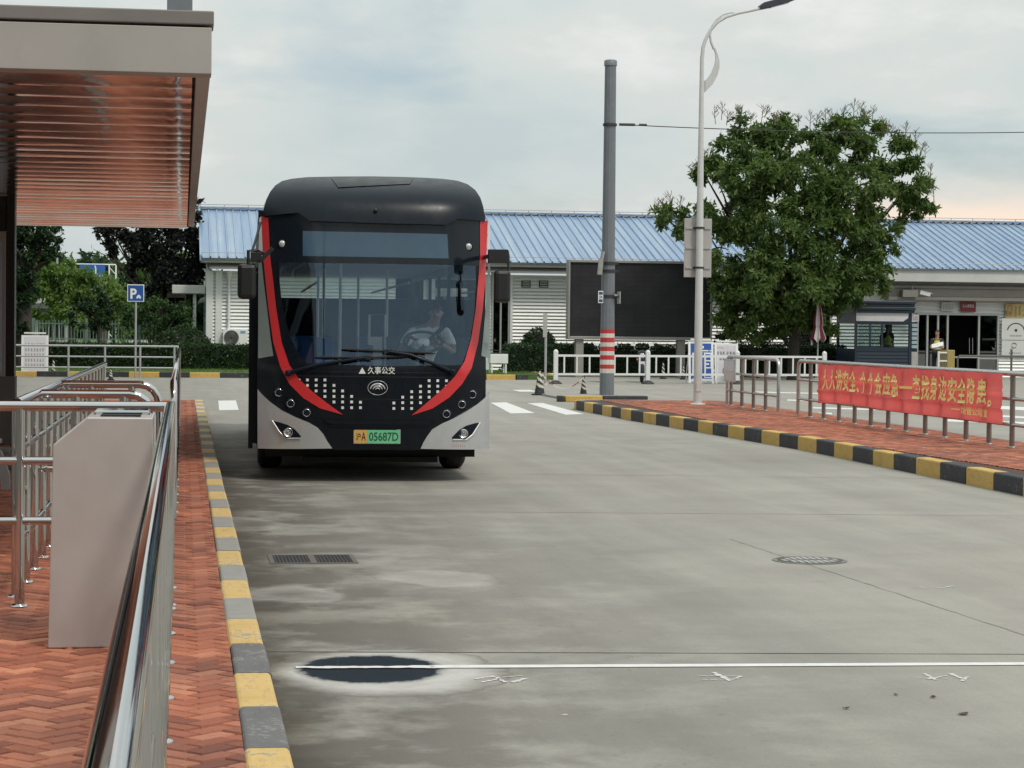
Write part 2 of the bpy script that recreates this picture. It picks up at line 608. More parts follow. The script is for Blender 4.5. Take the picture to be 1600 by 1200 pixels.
# slab joints, sawn across the carriageway
j = MB()
for (a, b) in (((400, 1018), (1600, 1022)), ((400, 797), (1600, 806)), ((820, 741), (1600, 749)), ((780, 690), (1400, 696)), ((770, 668), (1060, 671)),
               ((316, 608), (400, 609)), ((100, 600), (400, 603)), ((770, 611), (900, 612)), ((1010, 622), (1130, 625))):
    p, q = G(*a, 0.002), G(*b, 0.002)
    d = (q - p)
    if p.x > .3 and p.y < 40:
        p, q = p + d * ((.40 - p.x) / d.x), p + d * ((8.75 - p.x) / d.x)
        d = q - p
    d.z = 0
    w = Vector((-d.y, d.x, 0)).normalized() * 0.008
    n = 30
    for i in range(n):
        a0, a1 = p + d * (i / n), p + d * ((i + 1) / n)
        k0, k1 = 0.7 + 0.6 * mnoise.noise(a0 * 1.7), 0.7 + 0.6 * mnoise.noise(a1 * 1.7)
        j.quad(a0 - w * k0, a1 - w * k1, a1 + w * k1, a0 + w * k0)
p, q = G(1140, 842, 0.002), G(1600, 992, 0.002)
q = p + (q - p) * 1.6            # the lengthwise joint with its crumbling filler
prev = None
j2 = MB()
for i in range(65):
    a = p.lerp(q, i / 64) + Vector((0.02 * mnoise.noise(Vector((i * .9, 0, 3))), 0, 0))
    if prev is not None and mnoise.noise(Vector((i * .55, 4, 1))) > -2:
        w = Vector((0.002 + 0.003 * random.random(), 0, 0))
        j2.quad(prev - w, prev + w, a + w, a - w)
    prev = a
tag(j2.build('road_joint_line', simple('pale_joint_filler', (0.19, 0.175, 0.15), 0.9)), kind='structure')
tag(j.build('road_joint_line', simple('joint_filler', (0.055, 0.05, 0.045), 0.9)), kind='structure')

# painted lines
pl = MB()


def paint(pts, z=0.004):
    pl.quad(*[G(x, y, z) for (x, y) in pts])


a, b = G(462, 1042.5, 0.004), G(1640, 1036.5, 0.004)
b = a + (b - a) * ((8.7 - a.x) / (b.x - a.x))
for i in range(60):
    u, v = a.lerp(b, i / 60), a.lerp(b, (i + 1) / 60)
    if v.x < 1.25:
        continue
    pl.quad(u - Vector((0, .045, 0)), v - Vector((0, .045, 0)), v + Vector((0, .045, 0)), u + Vector((0, .045, 0)))
c0_, prevp = 1.27, None
for i in range(27):                               # worn, broken stretch of the line across the puddle
    x_ = a.x + (c0_ - a.x) * i / 26
    y_ = a.y + (b.y - a.y) * (x_ - a.x) / (b.x - a.x) + .022 * mnoise.noise(Vector((x_ * 9, 1, 5)))
    w_ = .030 + .022 * mnoise.noise(Vector((x_ * 17, 3, 2)))
    if i > 21:
        w_ = max(w_, .042)
    if prevp is not None:
        pl.quad((prevp[0], prevp[1] - prevp[2], .004), (x_, y_ - w_, .004), (x_, y_ + w_, .004), (prevp[0], prevp[1] + prevp[2], .004))
    prevp = (x_, y_, w_)
paint([(766, 629), (791, 628.5), (836, 645.5), (798, 646)])
paint([(824, 630), (848, 629.5), (913, 647), (884, 648)])
paint([(341, 626), (368.5, 625.5), (373, 640.5), (342.5, 641)])
paint([(800, 609), (828, 609), (842, 612), (812, 612)])
for (x0, y0, x1, y1, h) in ((1130, 640, 1300, 645, 3), (1180, 652, 1290, 655, 2.2), (1270, 636, 1420, 640, 2.2), (1420, 640, 1620, 652, 3), (1480, 655, 1620, 660, 3.5), (1300, 665, 1480, 672, 2.4),
                            (1230, 624, 1290, 626, 2), (1150, 611, 1330, 615, 1.6), (1560, 634, 1640, 638, 5)):
    paint([(x0, y0), (x1, y1), (x1, y1 + h), (x0, y0 + h)])
tag(pl.build('road_marking', M['linepaint']), kind='structure')

ck = MB()                                        # chalked surveyor's marks on the slab
for (x0, y0, x1, y1, w) in ((1090, 1056, 1160, 1056, 1), (1096, 1062, 1150, 1061, 1), (1114, 1050, 1140, 1063, 3), (1138, 1064, 1160, 1056, 2), (742, 1061, 772, 1056, 3), (752, 1066, 786, 1059, 2),
                            (776, 1058, 790, 1066, 2), (800, 1066, 822, 1060, 3), (786, 1058, 818, 1055, 1.5), (1430, 1058, 1484, 1060, 1), (1444, 1052, 1462, 1062, 2), (1486, 1052, 1508, 1063, 2.5),
                            (1448, 1061, 1482, 1055, 1.5), (1504, 1064, 1512, 1057, 2), (1436, 917, 1444, 918, 2), (1466, 918, 1478, 919, 2), (1478, 917, 1490, 915, 2), (880, 1116, 886, 1117, 3)):
    p, q = G(x0, y0, 0.003), G(x1, y1, 0.003)
    d = (q - p)
    s = Vector((-d.y, d.x, 0)).normalized() * (0.006 * w)
    for i in range(4):
        u, v = p.lerp(q, i / 4 + .01), p.lerp(q, (i + random.uniform(.75, 1)) / 4)
        ck.quad(u - s * random.uniform(.4, 1.2), v - s * random.uniform(.4, 1.2), v + s * random.uniform(.4, 1.2), u + s * random.uniform(.4, 1.2))
tag(ck.build('chalk_marking_line', simple('chalk', (0.62, 0.61, 0.6), 0.9)), kind='structure')


# ------------------------------------------------------------------ herringbone brick paving
def brick_material(name, tint):
    t = NT(name)
    at = t.n.new('ShaderNodeAttribute')
    at.attribute_name = 'tone'
    P = t.pos()
    n = t.noise(P, 55, 5, 0.7)
    g_ = t.noise(P, 0.8, 6, 0.65)
    c = t.ramp(at.outputs['Fac'], [(0.0, (0.21, 0.062, 0.037)), (0.35, (0.38, 0.118, 0.064)), (0.7, (0.51, 0.172, 0.094)), (1.0, (0.61, 0.25, 0.145))])
    c = t.mix(1.0, c, t.ramp(n, [(0.25, 0.72), (0.75, 1.1)]), 'MULTIPLY')
    c = t.mix(t.math('MULTIPLY', t.ramp(g_, [(0.42, 0.0), (0.64, 1.0)]), 0.55), c, (0.13, 0.058, 0.046))
    c = t.mix(1.0, c, tint, 'MULTIPLY')
    t.p(color=c, rough=0.82)
    t.bump(n, 0.4, 0.004)
    return t.mat


M['brick'] = brick_material('red_paving_brick', (1, 1, 1))
M['mortar'] = simple('brick_joint_sand', (0.075, 0.04, 0.032), 0.95)


def herringbone(name, poly, z, w=0.096):
    """poly: convex outline (x, y), counter-clockwise."""
    xs = [p[0] for p in poly]
    ys = [p[1] for p in poly]
    cx, cy = (min(xs) + max(xs)) / 2, (min(ys) + max(ys)) / 2
    R_ = int((max(xs) - min(xs) + max(ys) - min(ys)) / 2 / w) + 4
    c45 = math.sqrt(0.5)
    rnd = random.Random(3)
    vs, fs, tone = [], [], []
    edges = [(poly[i], poly[(i + 1) % len(poly)]) for i in range(len(poly))]

    def inside(x, y, m):
        for (a, b) in edges:
            if (b[0] - a[0]) * (y - a[1]) - (b[1] - a[1]) * (x - a[0]) < -m * math.hypot(b[0] - a[0], b[1] - a[1]):
                return False
        return True
    hx, hy = (max(xs) - min(xs)) / 2 + .3, (max(ys) - min(ys)) / 2 + .3
    for i in range(-R_, R_):
        for k_ in range(-R_, R_):
            k = (i - k_) % 4
            if k == 0:
                bw, bh = 2, 1
            elif k == 3:
                bw, bh = 1, 2
            else:
                continue
            mx, my = (i + bw / 2) * w, (k_ + bh / 2) * w
            X, Y = cx + (mx - my) * c45, cy + (mx + my) * c45
            if abs(X - cx) > hx or abs(Y - cy) > hy or not inside(X, Y, 0.13):
                continue
            g_, bv = 0.0035, 0.006
            dz = rnd.uniform(-.003, .003)
            tx, ty = rnd.uniform(-.012, .012), rnd.uniform(-.012, .012)
            b0 = len(vs)
            for (ins, zz) in ((g_, -0.012), (g_ + bv, 0.0)):
                for (sx_, sy_) in ((-1, -1), (1, -1), (1, 1), (-1, 1)):
                    lx, ly = sx_ * (bw * w / 2 - ins), sy_ * (bh * w / 2 - ins)
                    x_, y_ = mx + lx, my + ly
                    vs.append((cx + (x_ - y_) * c45, cy + (x_ + y_) * c45, z + zz + dz + lx * tx + ly * ty))
            fs.append((b0 + 4, b0 + 5, b0 + 6, b0 + 7))
            for q in range(4):
                fs.append((b0 + q, b0 + (q + 1) % 4, b0 + 4 + (q + 1) % 4, b0 + 4 + q))
            tone.append(min(1, max(0, rnd.gauss(0.5, 0.24))))
    me = bpy.data.meshes.new(name)
    me.from_pydata(vs, [], fs)
    at = me.attributes.new('tone', 'FLOAT', 'FACE')
    at.data.foreach_set('value', np.repeat(np.array(tone, dtype=np.float32), 5))
    bm = bmesh.new()
    bm.from_mesh(me)
    for (a, b) in edges:
        nrm = Vector((b[1] - a[1], -(b[0] - a[0]), 0)).normalized()
        bmesh.ops.bisect_plane(bm, geom=bm.verts[:] + bm.edges[:] + bm.faces[:], plane_co=(a[0], a[1], 0), plane_no=nrm, clear_outer=True)
    # bedding under the bricks
    bm.to_mesh(me)
    bm.free()
    me.materials.append(M['brick'])
    o = link(bpy.data.objects.new(name, me))
    tag(o, kind='structure')
    bed = MB()
    n_ = len(poly)
    bed.add([(p[0], p[1], z - 0.009) for p in poly] + [(p[0], p[1], -0.05) for p in poly],
            [tuple(range(n_))] + [(q, n_ + q, n_ + (q + 1) % n_, (q + 1) % n_) for q in range(n_)])
    tag(bed.build(name + '_ground', M['mortar']), kind='structure')
    return o


KX = G(405, 1106, HP).x                          # middle of the platform kerb
KW = 0.085
PEND = G(313, 625, HP).y                         # the platform stops here
herringbone('platform_pavement', [(-5.5, 4.0), (KX - KW, 4.0), (KX - KW, PEND), (-5.5, PEND)], HP)
ISL = [(8.84, 15.0), (8.92, 30.0), (8.66, 35.5), (8.40, 39.8), (8.28, 45.3)]
herringbone('island_pavement', [(8.94, 15.0), (11.75, 15.0), (11.75, 46.3), (8.42, 46.3), (8.42, 41.0), (8.94, 32.0)], HP)


# ------------------------------------------------------------------ kerb stones, painted in turn
def kerb(name, path, w, h, blk, start, mats, pick, r=0.022, gap=0.006):
    """path: polyline; blocks of length blk; pick(k) -> material index."""
    seg = []
    L = 0
    for a, b in zip(path[:-1], path[1:]):
        d = math.hypot(b[0] - a[0], b[1] - a[1])
        seg.append((L, L + d, Vector((*a, 0)), Vector((*b, 0))))
        L += d

    def at(s):
        for (s0, s1, a, b) in seg:
            if s <= s1 or s1 == L:
                return a.lerp(b, (s - s0) / (s1 - s0))
    mb = MB()
    k = 0
    s = start
    rnd = random.Random(5)
    while s < L - 0.05:
        e = min(s + blk, L)
        a, b = at(max(s, 0) + gap / 2), at(e - gap / 2)
        d = (b - a).normalized()
        n = Vector((d.y, -d.x, 0))
        dz = rnd.uniform(-.004, .004)
        dx = n * rnd.uniform(-.004, .004)
        prof = [(-w, -0.05), (-w, h - r)] + [(-w + r - r * math.cos(t_), h - r + r * math.sin(t_)) for t_ in (0.5, 1.05)] + [(-w + r, h), (w - r, h)] + \
               [(w - r + r * math.sin(t_), h - r + r * math.cos(t_)) for t_ in (0.5, 1.05)] + [(w, h - r), (w, -0.05)]
        vs = [p + dx + n * u + Vector((0, 0, z_ + dz)) for p in (a, b) for (u, z_) in prof]
        m = len(prof)
        fs = [(i, i + 1, m + i + 1, m + i) for i in range(m - 1)] + [tuple(range(m)), tuple(m + i for i in reversed(range(m)))]
        mb.add(vs, fs, pick(k))
        s = e
        k += 1
    return tag(mb.build(name, mats), kind='structure')


y0 = G(405, 1172, HP).y
kerb('kerb', [(KX, 2.0), (KX, PEND)], KW, HP + 0.008, 0.878, (y0 - 2.0) - 0.878 * 7, [M['ypale'], M['gpaint'], M['concrete']],
     lambda k: 0 if k % 2 == 0 else (1 if k < 11 else 2))
# island kerb: yellow block between the pixels 1516 and 1563
kerb('kerb', [(8.84, 15.0), (8.92, 30.0), (8.66, 35.5), (8.40, 39.8), (8.28, 45.3)], 0.095, HP + 0.03, 0.86, 7.75 - 0.86 * 9, [M['kpaint'], M['ypaint']],
     lambda k: 1 if k % 2 == 1 else 0)
kerb('kerb', [(8.3, 45.35), (8.55, 46.35), (11.82, 46.35), (11.82, 15.0)], 0.07, HP + 0.004, 1.0, 0.0, [M['concrete']], lambda k: 0)
FKY = G(300, 590).y
kerb('kerb', [(-30, FKY), (11.2, FKY), (12.2, FKY + 1), (12.2, FKY + 6)], 0.1, 0.17, 0.96, 0.45, [M['kpaint'], M['ypaint']], lambda k: k % 2)
# ================================================================== LEFT SIDE: bus shelter, queue rails, cabinet
SZ = HP + 3.08                                    # underside of the shelter roof
SY0 = V(160, 113, 1).z
_d = ray(160, 111)
SY0 = (_d.y) * ((SZ - EYE) / _d.z)                # front fascia
_d = ray(160, 352)
SY1 = (_d.y) * ((SZ - EYE) / _d.z)
SXR = V(331, 60, SY0).x
sh = thing('bus_shelter', (-2.4, SY0, HP), 'long steel bus shelter with grey fascia and mirror-polished slatted ceiling over the brick platform', 'bus shelter')
FZ1 = V(160, 12, SY0).z
M['fascia'] = simple('grey_cladding', (0.40, 0.375, 0.35), 0.5, 0.25, 0.08, 1.6, dirt=0.28)
M['fasciatrim'] = simple('dark_cladding_trim', (0.20, 0.185, 0.175), 0.55, 0.2, 0.12, 3)
mb = MB()
xs = [-8.0, -4.0, SXR]
for a, b in zip(xs[:-1], xs[1:]):
    mb.box(a + .0007, b - .0007, SY0, SY0 + .22, SZ, FZ1 - .10)
mb.build('fascia', M['fascia'], sh, bevel=.004)
mb = MB()
mb.box(-8, SXR + .012, SY0 - .012, SY0 + .3, FZ1 - .085, FZ1)
mb.build('fascia_trim', M['fasciatrim'], sh, bevel=.008)
mb = MB()
mb.box(-8, SXR - .012, SY0 + .3, SY1 - .04, SZ + .10, FZ1 - .14)
mb.build('roof', M['fascia'], sh)
# ceiling: one polished slat after another, each sagging a little
def soffit_material():
    t = NT('mirror_polished_slat')
    P = t.pos()
    n = t.noise(t.scale(P, (0.8, 3.0, 1)), 1.2, 4, 0.55)
    t.p(color=t.ramp(t.noise(P, 2.2, 5, 0.6), [(0.3, (0.80, 0.77, 0.74)), (0.7, (0.93, 0.92, 0.90))]), metal=1.0, rough=t.ramp(t.noise(P, 3, 5), [(0.3, 0.045), (0.7, 0.11)]))
    t.bump(n, 0.16, 0.05)
    return t.mat


M['soffit'] = soffit_material()
n_s = 31
pitch = (SY1 - .05 - SY0 - .22) / n_s
XS = SXR - 0.115
mb = MB()
rnd = random.Random(11)
for i in range(n_s):
    ya = SY0 + .22 + i * pitch + .012
    yb = ya + pitch - .024
    sag = rnd.uniform(.017, .022)
    tilt = rnd.uniform(-.086, -.070) - .0014 * i
    cols_, rows_ = 14, 9
    vs = []
    for r in range(rows_):
        u = r / (rows_ - 1)
        for c in range(cols_):
            w_ = c / (cols_ - 1)
            x = -7.5 + (XS + 7.5) * w_
            wav = .0022 * mnoise.noise(Vector((x * 1.1, i * 3.1, 0)))
            vs.append((x, ya + (yb - ya) * u, SZ + .035 - (sag + wav) * 4 * u * (1 - u) + tilt * (u - .5)))
    fs = [(r * cols_ + c, (r + 1) * cols_ + c, (r + 1) * cols_ + c + 1, r * cols_ + c + 1) for r in range(rows_ - 1) for c in range(cols_ - 1)]
    mb.add(vs, fs, 0, True)
mb.build('ceiling_slat', M['soffit'], sh)
mb = MB()
mb.box(-7.9, SXR - .02, SY0 + .215, SY1 - .045, SZ + .062, SZ + .095)
mb.build('ceiling_backing', M['dark'], sh)
mb = MB()
n_t = 12
for i in range(n_t):
    a = SY0 + .24 + (SY1 - SY0 - .30) * i / n_t
    b = SY0 + .24 + (SY1 - SY0 - .30) * (i + 1) / n_t - .012
    mb.box(XS + .02, SXR - .006, a, b, SZ, SZ + .30)
mb.build('edge_trim', M['brushed'], sh, bevel=.006)
mb = MB()
mb.box(-8, SXR - .003, SY1 - .04, SY1, SZ - .01, FZ1 - .2)
mb.build('end_trim', M['fasciatrim'], sh)
# post and the lit timetable panel on it
PY = G(10, 695, HP).y
px1 = V(22, 600, PY).x
M['postdark'] = simple('dark_bronze_post', (0.045, 0.042, 0.04), 0.4, 0.4, 0.1, 5)
for yy in (PY,):
    mb = MB()
    mb.box(px1 - .10, px1, yy, yy + .3, HP + .87, SZ + .02)
    mb.box(px1 - 2.7, px1 - .10, yy + .05, yy + .25, V(5, 361, PY).z, SZ + .02)
    mb.box(px1 - 2.7, px1 + .012, yy - .015, yy + .315, HP, HP + .87, 1)
    mb.build('post', [M['postdark'], M['fasciatrim']], sh, bevel=.01)
mb = MB()
mb.box(px1 - 2.6, px1 - .105, PY - .01, PY + .16, V(5, 590, PY).z, V(5, 362, PY).z)
fr = mb.build('timetable_panel', M['brushed'], sh, bevel=.012)
mb = MB()
mb.box(px1 - 2.5, px1 - .15, PY - .018, PY - .006, V(5, 582, PY).z, V(5, 378, PY).z)
mb.build('panel_face', simple('pale_blue_panel', (0.55, 0.62, 0.70), 0.25), fr)
mb = MB()
mx = V(281, 5, SY0 + 1.6)
mb.box(mx.x - .085, mx.x + .085, SY0 + 1.5, SY0 + 1.67, FZ1 - .02, FZ1 + 2.2)
mb.build('mast', M['polegrey'], sh, bevel=.008)

# ------------------------------------------------------------------ queue rails
RZ, RT_ = HP + 1.10, 0.029


def rail_set(name, label, path, post_s, mids=(0.74, 0.40), group='polished steel queue rails', mat=None, top=RZ, base=HP, r=RT_, end0=0.0, end1=0.0, pr=None, plate=True):
    """Tube rails along a straight path; end0/end1 round the top rail down at that end."""
    mat = mat or M['steel']
    pr = pr or r * 0.95
    a, b = Vector((*path[0], 0)), Vector((*path[1], 0))
    L = (b - a).length
    d = (b - a).normalized()
    t = thing(name, (a.x, a.y, base), label, 'railing', group)
    pts = []
    if end0:
        pts += [a + Vector((0, 0, base + .02)), a + Vector((0, 0, top - end0))]
        pts += [a + d * (end0 * (1 - math.cos(q))) + Vector((0, 0, top - end0 + end0 * math.sin(q))) for q in (.4, .8, 1.2)]
    pts.append(a + d * end0 + Vector((0, 0, top)))
    pts.append(b - d * end1 + Vector((0, 0, top)))
    if end1:
        pts += [b - d * (end1 * (1 - math.sin(q))) + Vector((0, 0, top - end1 + end1 * math.cos(q))) for q in (.4, .8, 1.2)]
        pts += [b + Vector((0, 0, top - end1)), b + Vector((0, 0, base + .02))]
    MB().tube(pts, r, 56).build('handrail', mat, t)
    for f in mids:
        MB().tube([a + Vector((0, 0, base + f)), b + Vector((0, 0, base + f))], r * .8, 40).build('mid_rail', mat, t)
    for s in post_s:
        p = a + d * s
        m = MB()
        m.tube([p + Vector((0, 0, base)), p + Vector((0, 0, top))], pr, 12)
        if plate:
            m.lathe([(.047, base), (.047, base + .006), (.04, base + .012), (pr, base + .015)], (p.x, p.y, 0), n=16)
        m.build('post', mat, t)
    return t


RX = -0.072
YT = 12.15                                        # the cross rail behind the cabinet
p0 = G(277, 1155, HP).y
rail_set('queue_railing', 'thick polished steel handrail running beside the brick kerb strip towards the camera', ((RX, 0.9), (RX, YT)),
         [p0 - .955 * k for k in range(7, -1, -1) if p0 - .955 * k > 1.0] + [p0 + .955 * k for k in range(1, 5) if p0 + .955 * k < YT - .1] + [YT - .9])
rail_set('queue_railing', 'short cross rail with three bars just behind the grey steel cabinet', ((-3.4, YT + .02), (RX, YT + .02)), [3.4 - .88, 3.4 - .2, .35, 1.45], mids=(.80, .47))
q0 = D(271, 597, 17).y
rail_set('queue_railing', 'polished handrail with a rounded end continuing along the kerb past the cabinet', ((RX, q0), (RX, G(289, 622, HP).y - 6.5)), [.95 * k for k in range(1, 19)], end0=.16, end1=.16)
rail_set('queue_railing', 'long dividing rail with close-set posts in the middle of the queue area', ((-.93, 12.6), (-.86, 24.5)), [.70 * k for k in range(0, 17)], mids=(.83, .3))
for (yy, xr, lab) in ((14.25, -.2, 'low cross gate of the queue, first behind the cabinet rail'), (16.55, -.18, 'low cross gate of the queue, second behind the cabinet rail')):
    rail_set('queue_railing', lab, ((-.90, yy), (xr, yy)), [.22, .52], mids=(.62,), end1=.14)
# the rail across the far end, by the kerb in front of the hedge
fy = FKY - .9
fx0, fx1 = V(-40, 542, fy), V(279, 542, fy)
rail_set('pavement_railing', 'thin grey three-bar railing standing in front of the hedge and its striped kerb', ((fx0.x, fy), (fx1.x, fy)),
         [V(x, 560, fy).x - fx0.x for x in (0, 107, 164, 219, 272.5)] + [fx1.x - fx0.x - .02], mids=(.66, .32), group=None, mat=M['galv'], top=1.0, base=0.0, r=.032, pr=.035, plate=False)

# ------------------------------------------------------------------ steel cabinet with a sloped shoulder
bl, br = G(75, 1013, HP), G(168, 1013, HP)
BY = bl.y
cb = thing('steel_cabinet', (bl.x + .25, BY, HP), 'brushed steel cabinet with a cut-off shoulder standing by the handrail', 'cabinet')
c0, c1, c2 = V(83, 695, BY), V(136, 652, BY), V(239, 653, BY)
mb = MB()
poly = [(bl.x, BY, HP), (c2.x + .01, BY, HP), (c2.x, BY, c2.z), (c1.x, BY, c1.z), (c0.x, BY, c0.z)]
mb.prism(poly, (0, .55, 0))
mb.build('body', M['brushed'], cb, bevel=.006)
mb = MB()
mb.box(c1.x + .02, c2.x - .02, BY + .30, BY + .56, c1.z - .02, c1.z + .022)
mb.build('lid', M['steel'], cb, bevel=.01)
mb = MB()
mb.box(c1.x + .06, c2.x - .06, BY + .10, BY + .25, c1.z + .001, c1.z + .007)
mb.build('slot', M['dark'], cb)
mb = MB()
mb.box(bl.x + .02, c2.x - .01, BY + .02, BY + .53, HP - .01, HP + .012)
mb.build('plinth', M['dark'], cb)

# ------------------------------------------------------------------ small things by the shelter post
gp = G(20, 734, HP)
mb = MB()
mb.box(gp.x - 1.2, gp.x + .17, gp.y, gp.y + .4, HP, HP + .22)
tag(mb.build('granite_block', simple('rough_granite', (0.20, 0.21, 0.19), 0.85, 0, .3, 14, bump=.6), bevel=.03), 'rough grey granite block at the foot of the dark shelter post', 'stone block')
rp = G(27, 697, HP)
tp = thing('red_pole', (rp.x, rp.y, HP), 'thin dark red pole beside the dark shelter post', 'pole')
MB().tube([(rp.x, rp.y, HP + .02), (rp.x, rp.y, V(27, 635, rp.y).z)], .042, 14).build('shaft', simple('dark_red_paint', (.22, .012, .015), .4), tp)
MB().lathe([(.09, 0), (.09, .012), (.05, .025)], (rp.x, rp.y, HP), n=18).build('base', M['dark'], tp)
MB().lathe([(.042, 0), (.036, .014), (.01, .022)], (rp.x, rp.y, V(27, 635, rp.y).z), n=14).build('cap', simple('dark_red_paint_cap', (.18, .012, .015), .4), tp)
bp = G(6, 766, HP)
bn = thing('steel_bench', (bp.x - .4, bp.y, HP), 'grey bench end with a slanted leg cut off by the picture edge', 'bench')
e0 = [(-.02, 0), (.055, 0), (.055, .14), (-.02, .36), (-.13, .42), (-.13, .34), (-.06, .30)]
mb = MB()
mb.prism([(bp.x + x, bp.y, HP + z) for (x, z) in e0], (0, .05, 0))
mb.build('leg', M['galv'], bn, bevel=.006)
mb = MB()
mb.box(bp.x - 1.7, bp.x - .05, bp.y - .02, bp.y + .4, HP + .42, HP + .46)
mb.build('seat', M['galv'], bn, bevel=.008)
# ================================================================== THE BUS
from mathutils.geometry import delaunay_2d_cdt
_bd = ray(390, 506)
B_RZ = -math.atan2(_bd.x, _bd.y)
B_O = D(584.5, 560, 23.9)
B_O.z = 0.0
bus = thing('bus', B_O, 'black-fronted city bus with red curved stripes and silver bumper corners, driver at the wheel', 'bus', rz=B_RZ)
B_M = Matrix.Translation(B_O) @ Matrix.Rotation(B_RZ, 4, 'Z')
B_I = B_M.inverted()
_bo = B_I @ CAM
W = 1.272


def BF(x, z):
    """Front surface: how far behind the foremost point the skin lies at (x, z)."""
    u = min(abs(x) / W, 1.0)
    y = 0.05 * u ** 2 + 0.27 * u ** 4.5
    if z > 1.25:
        y += 0.22 * (z - 1.25) - 0.050 * (z - 1.25) ** 2
    if z < 0.85:
        y += 0.10 * (0.85 - z) ** 1.5
    return y


def BCAP(x, z):
    t = min(1.05, max(0, (z - 2.84) / 0.62))
    return BF(x, 2.84) - 0.015 + 0.13 * t + 0.75 * t ** 3.5


def BP(px, py, fn=BF):
    """Picture point -> (x, z) on the front surface in bus coordinates."""
    d = B_I.to_3x3() @ ray(px, py)
    y = 0.1
    for _ in range(8):
        t = (y - _bo.y) / d.y
        p = _bo + d * t
        y = fn(p.x, p.z)
    return (p.x, p.z)


def BPY(px, py, y):
    d = B_I.to_3x3() @ ray(px, py)
    return _bo + d * ((y - _bo.y) / d.y)


def skin(name, px_poly, mat, off=0.0, th=0.02, fn=BF, step=0.09, parent=None, local=False, smooth=True, holes=None):
    """A panel cut to an outline and wrapped onto the curved front, with real thickness."""
    pts = px_poly if local else [BP(x, y, fn) for (x, y) in px_poly]
    loop = []
    for k, p in enumerate(pts):
        q = pts[(k + 1) % len(pts)]
        d = math.hypot(q[0] - p[0], q[1] - p[1])
        if d < 1e-4:
            continue
        m_ = max(1, int(math.ceil(d / step)))
        loop += [Vector((p[0] + (q[0] - p[0]) * r_ / m_, p[1] + (q[1] - p[1]) * r_ / m_)) for r_ in range(m_)]

    def inside(x, z):
        c_ = False
        for a_, b_ in zip(loop, loop[1:] + loop[:1]):
            if (a_.y > z) != (b_.y > z) and x < (b_.x - a_.x) * (z - a_.y) / (b_.y - a_.y) + a_.x:
                c_ = not c_
        return c_
    vin = list(loop)
    x0_, x1_ = min(p.x for p in loop), max(p.x for p in loop)
    z0_, z1_ = min(p.y for p in loop), max(p.y for p in loop)
    for a_ in range(math.floor(x0_ / step), math.ceil(x1_ / step) + 1):
        for b_ in range(math.floor(z0_ / step), math.ceil(z1_ / step) + 1):
            x_, z_ = a_ * step, b_ * step
            if inside(x_, z_) and min((Vector((x_, z_)) - p).length for p in loop) > step * .35:
                vin.append(Vector((x_, z_)))
    res = delaunay_2d_cdt(vin, [], [list(range(len(loop)))], 1, 1e-5)
    bm = bmesh.new()
    bv = [bm.verts.new((p.x, 0, p.y)) for p in res[0]]
    for fc in res[2]:
        bm.faces.new([bv[q_] for q_ in fc])
    for v in [v for v in bm.verts if not v.link_faces]:
        bm.verts.remove(v)
    bmesh.ops.recalc_face_normals(bm, faces=bm.faces)
    for fc in bm.faces:
        if fc.normal.y > 0:
            fc.normal_flip()
        fc.smooth = smooth
    edges = [e for e in bm.edges if e.is_boundary]
    for e in edges:
        e.smooth = False
    r = bmesh.ops.extrude_edge_only(bm, edges=edges)
    nv = [g_ for g_ in r['geom'] if isinstance(g_, bmesh.types.BMVert)]
    ns = set(nv)
    for fc in [g_ for g_ in r['geom'] if isinstance(g_, bmesh.types.BMFace)]:
        fc.smooth = False
    for v in bm.verts:
        v.co.y = fn(v.co.x, v.co.z) - off
    for v in ns:
        v.co.y += th
    bmesh.ops.recalc_face_normals(bm, faces=bm.faces)
    me = bpy.data.meshes.new(name)
    bm.to_mesh(me)
    bm.free()
    me.materials.append(mat)
    o = link(bpy.data.objects.new(name, me))
    o.parent = parent or bus
    return o


def gloss(name, col, rough=0.12, coat=0.6, var=0.06, dirt=0.0, spec=0.5, metal=0.0):
    t = NT(name)
    P = t.objpos()
    n = t.noise(P, 3.5, 6, 0.65)
    d_ = t.noise(t.scale(P, (1, 1, 0.5)), 7, 8, 0.7)
    c = t.mix(1.0, col, t.ramp(n, [(.3, 1 - var), (.7, 1 + var)]), 'MULTIPLY')
    if dirt:
        c = t.mix(t.math('MULTIPLY', t.ramp(d_, [(.45, 0.0), (.7, 1.0)]), dirt), c, (0.16, 0.145, 0.125))
    t.p(color=c, coat=coat, coatr=0.06, rough=t.ramp(d_, [(.3, rough), (.75, rough + .18)]), spec=spec, metal=metal)
    t.bump(t.noise(P, 1.3, 2), 0.03, 0.02)
    return t.mat


def tinted_glass(name, tint, gl=1.0, rough=0.01, refl=(1, 1, 1), f0=0.0):
    t = NT(name)
    tr = t.n.new('ShaderNodeBsdfTransparent')
    tr.inputs[0].default_value = (*tint, 1)
    gb = t.n.new('ShaderNodeBsdfGlossy')
    gb.inputs['Roughness'].default_value = rough
    gb.inputs['Color'].default_value = (*refl, 1)
    fr = t.n.new('ShaderNodeFresnel')
    fr.inputs[0].default_value = 1.52
    mx = t.n.new('ShaderNodeMixShader')
    t.l.new(t.math('ADD', t.math('MULTIPLY', fr.outputs[0], gl), f0, True), mx.inputs[0])
    t.l.new(tr.outputs[0], mx.inputs[1])
    t.l.new(gb.outputs[0], mx.inputs[2])
    t.l.new(mx.outputs[0], t.out.inputs[0])
    return t.mat


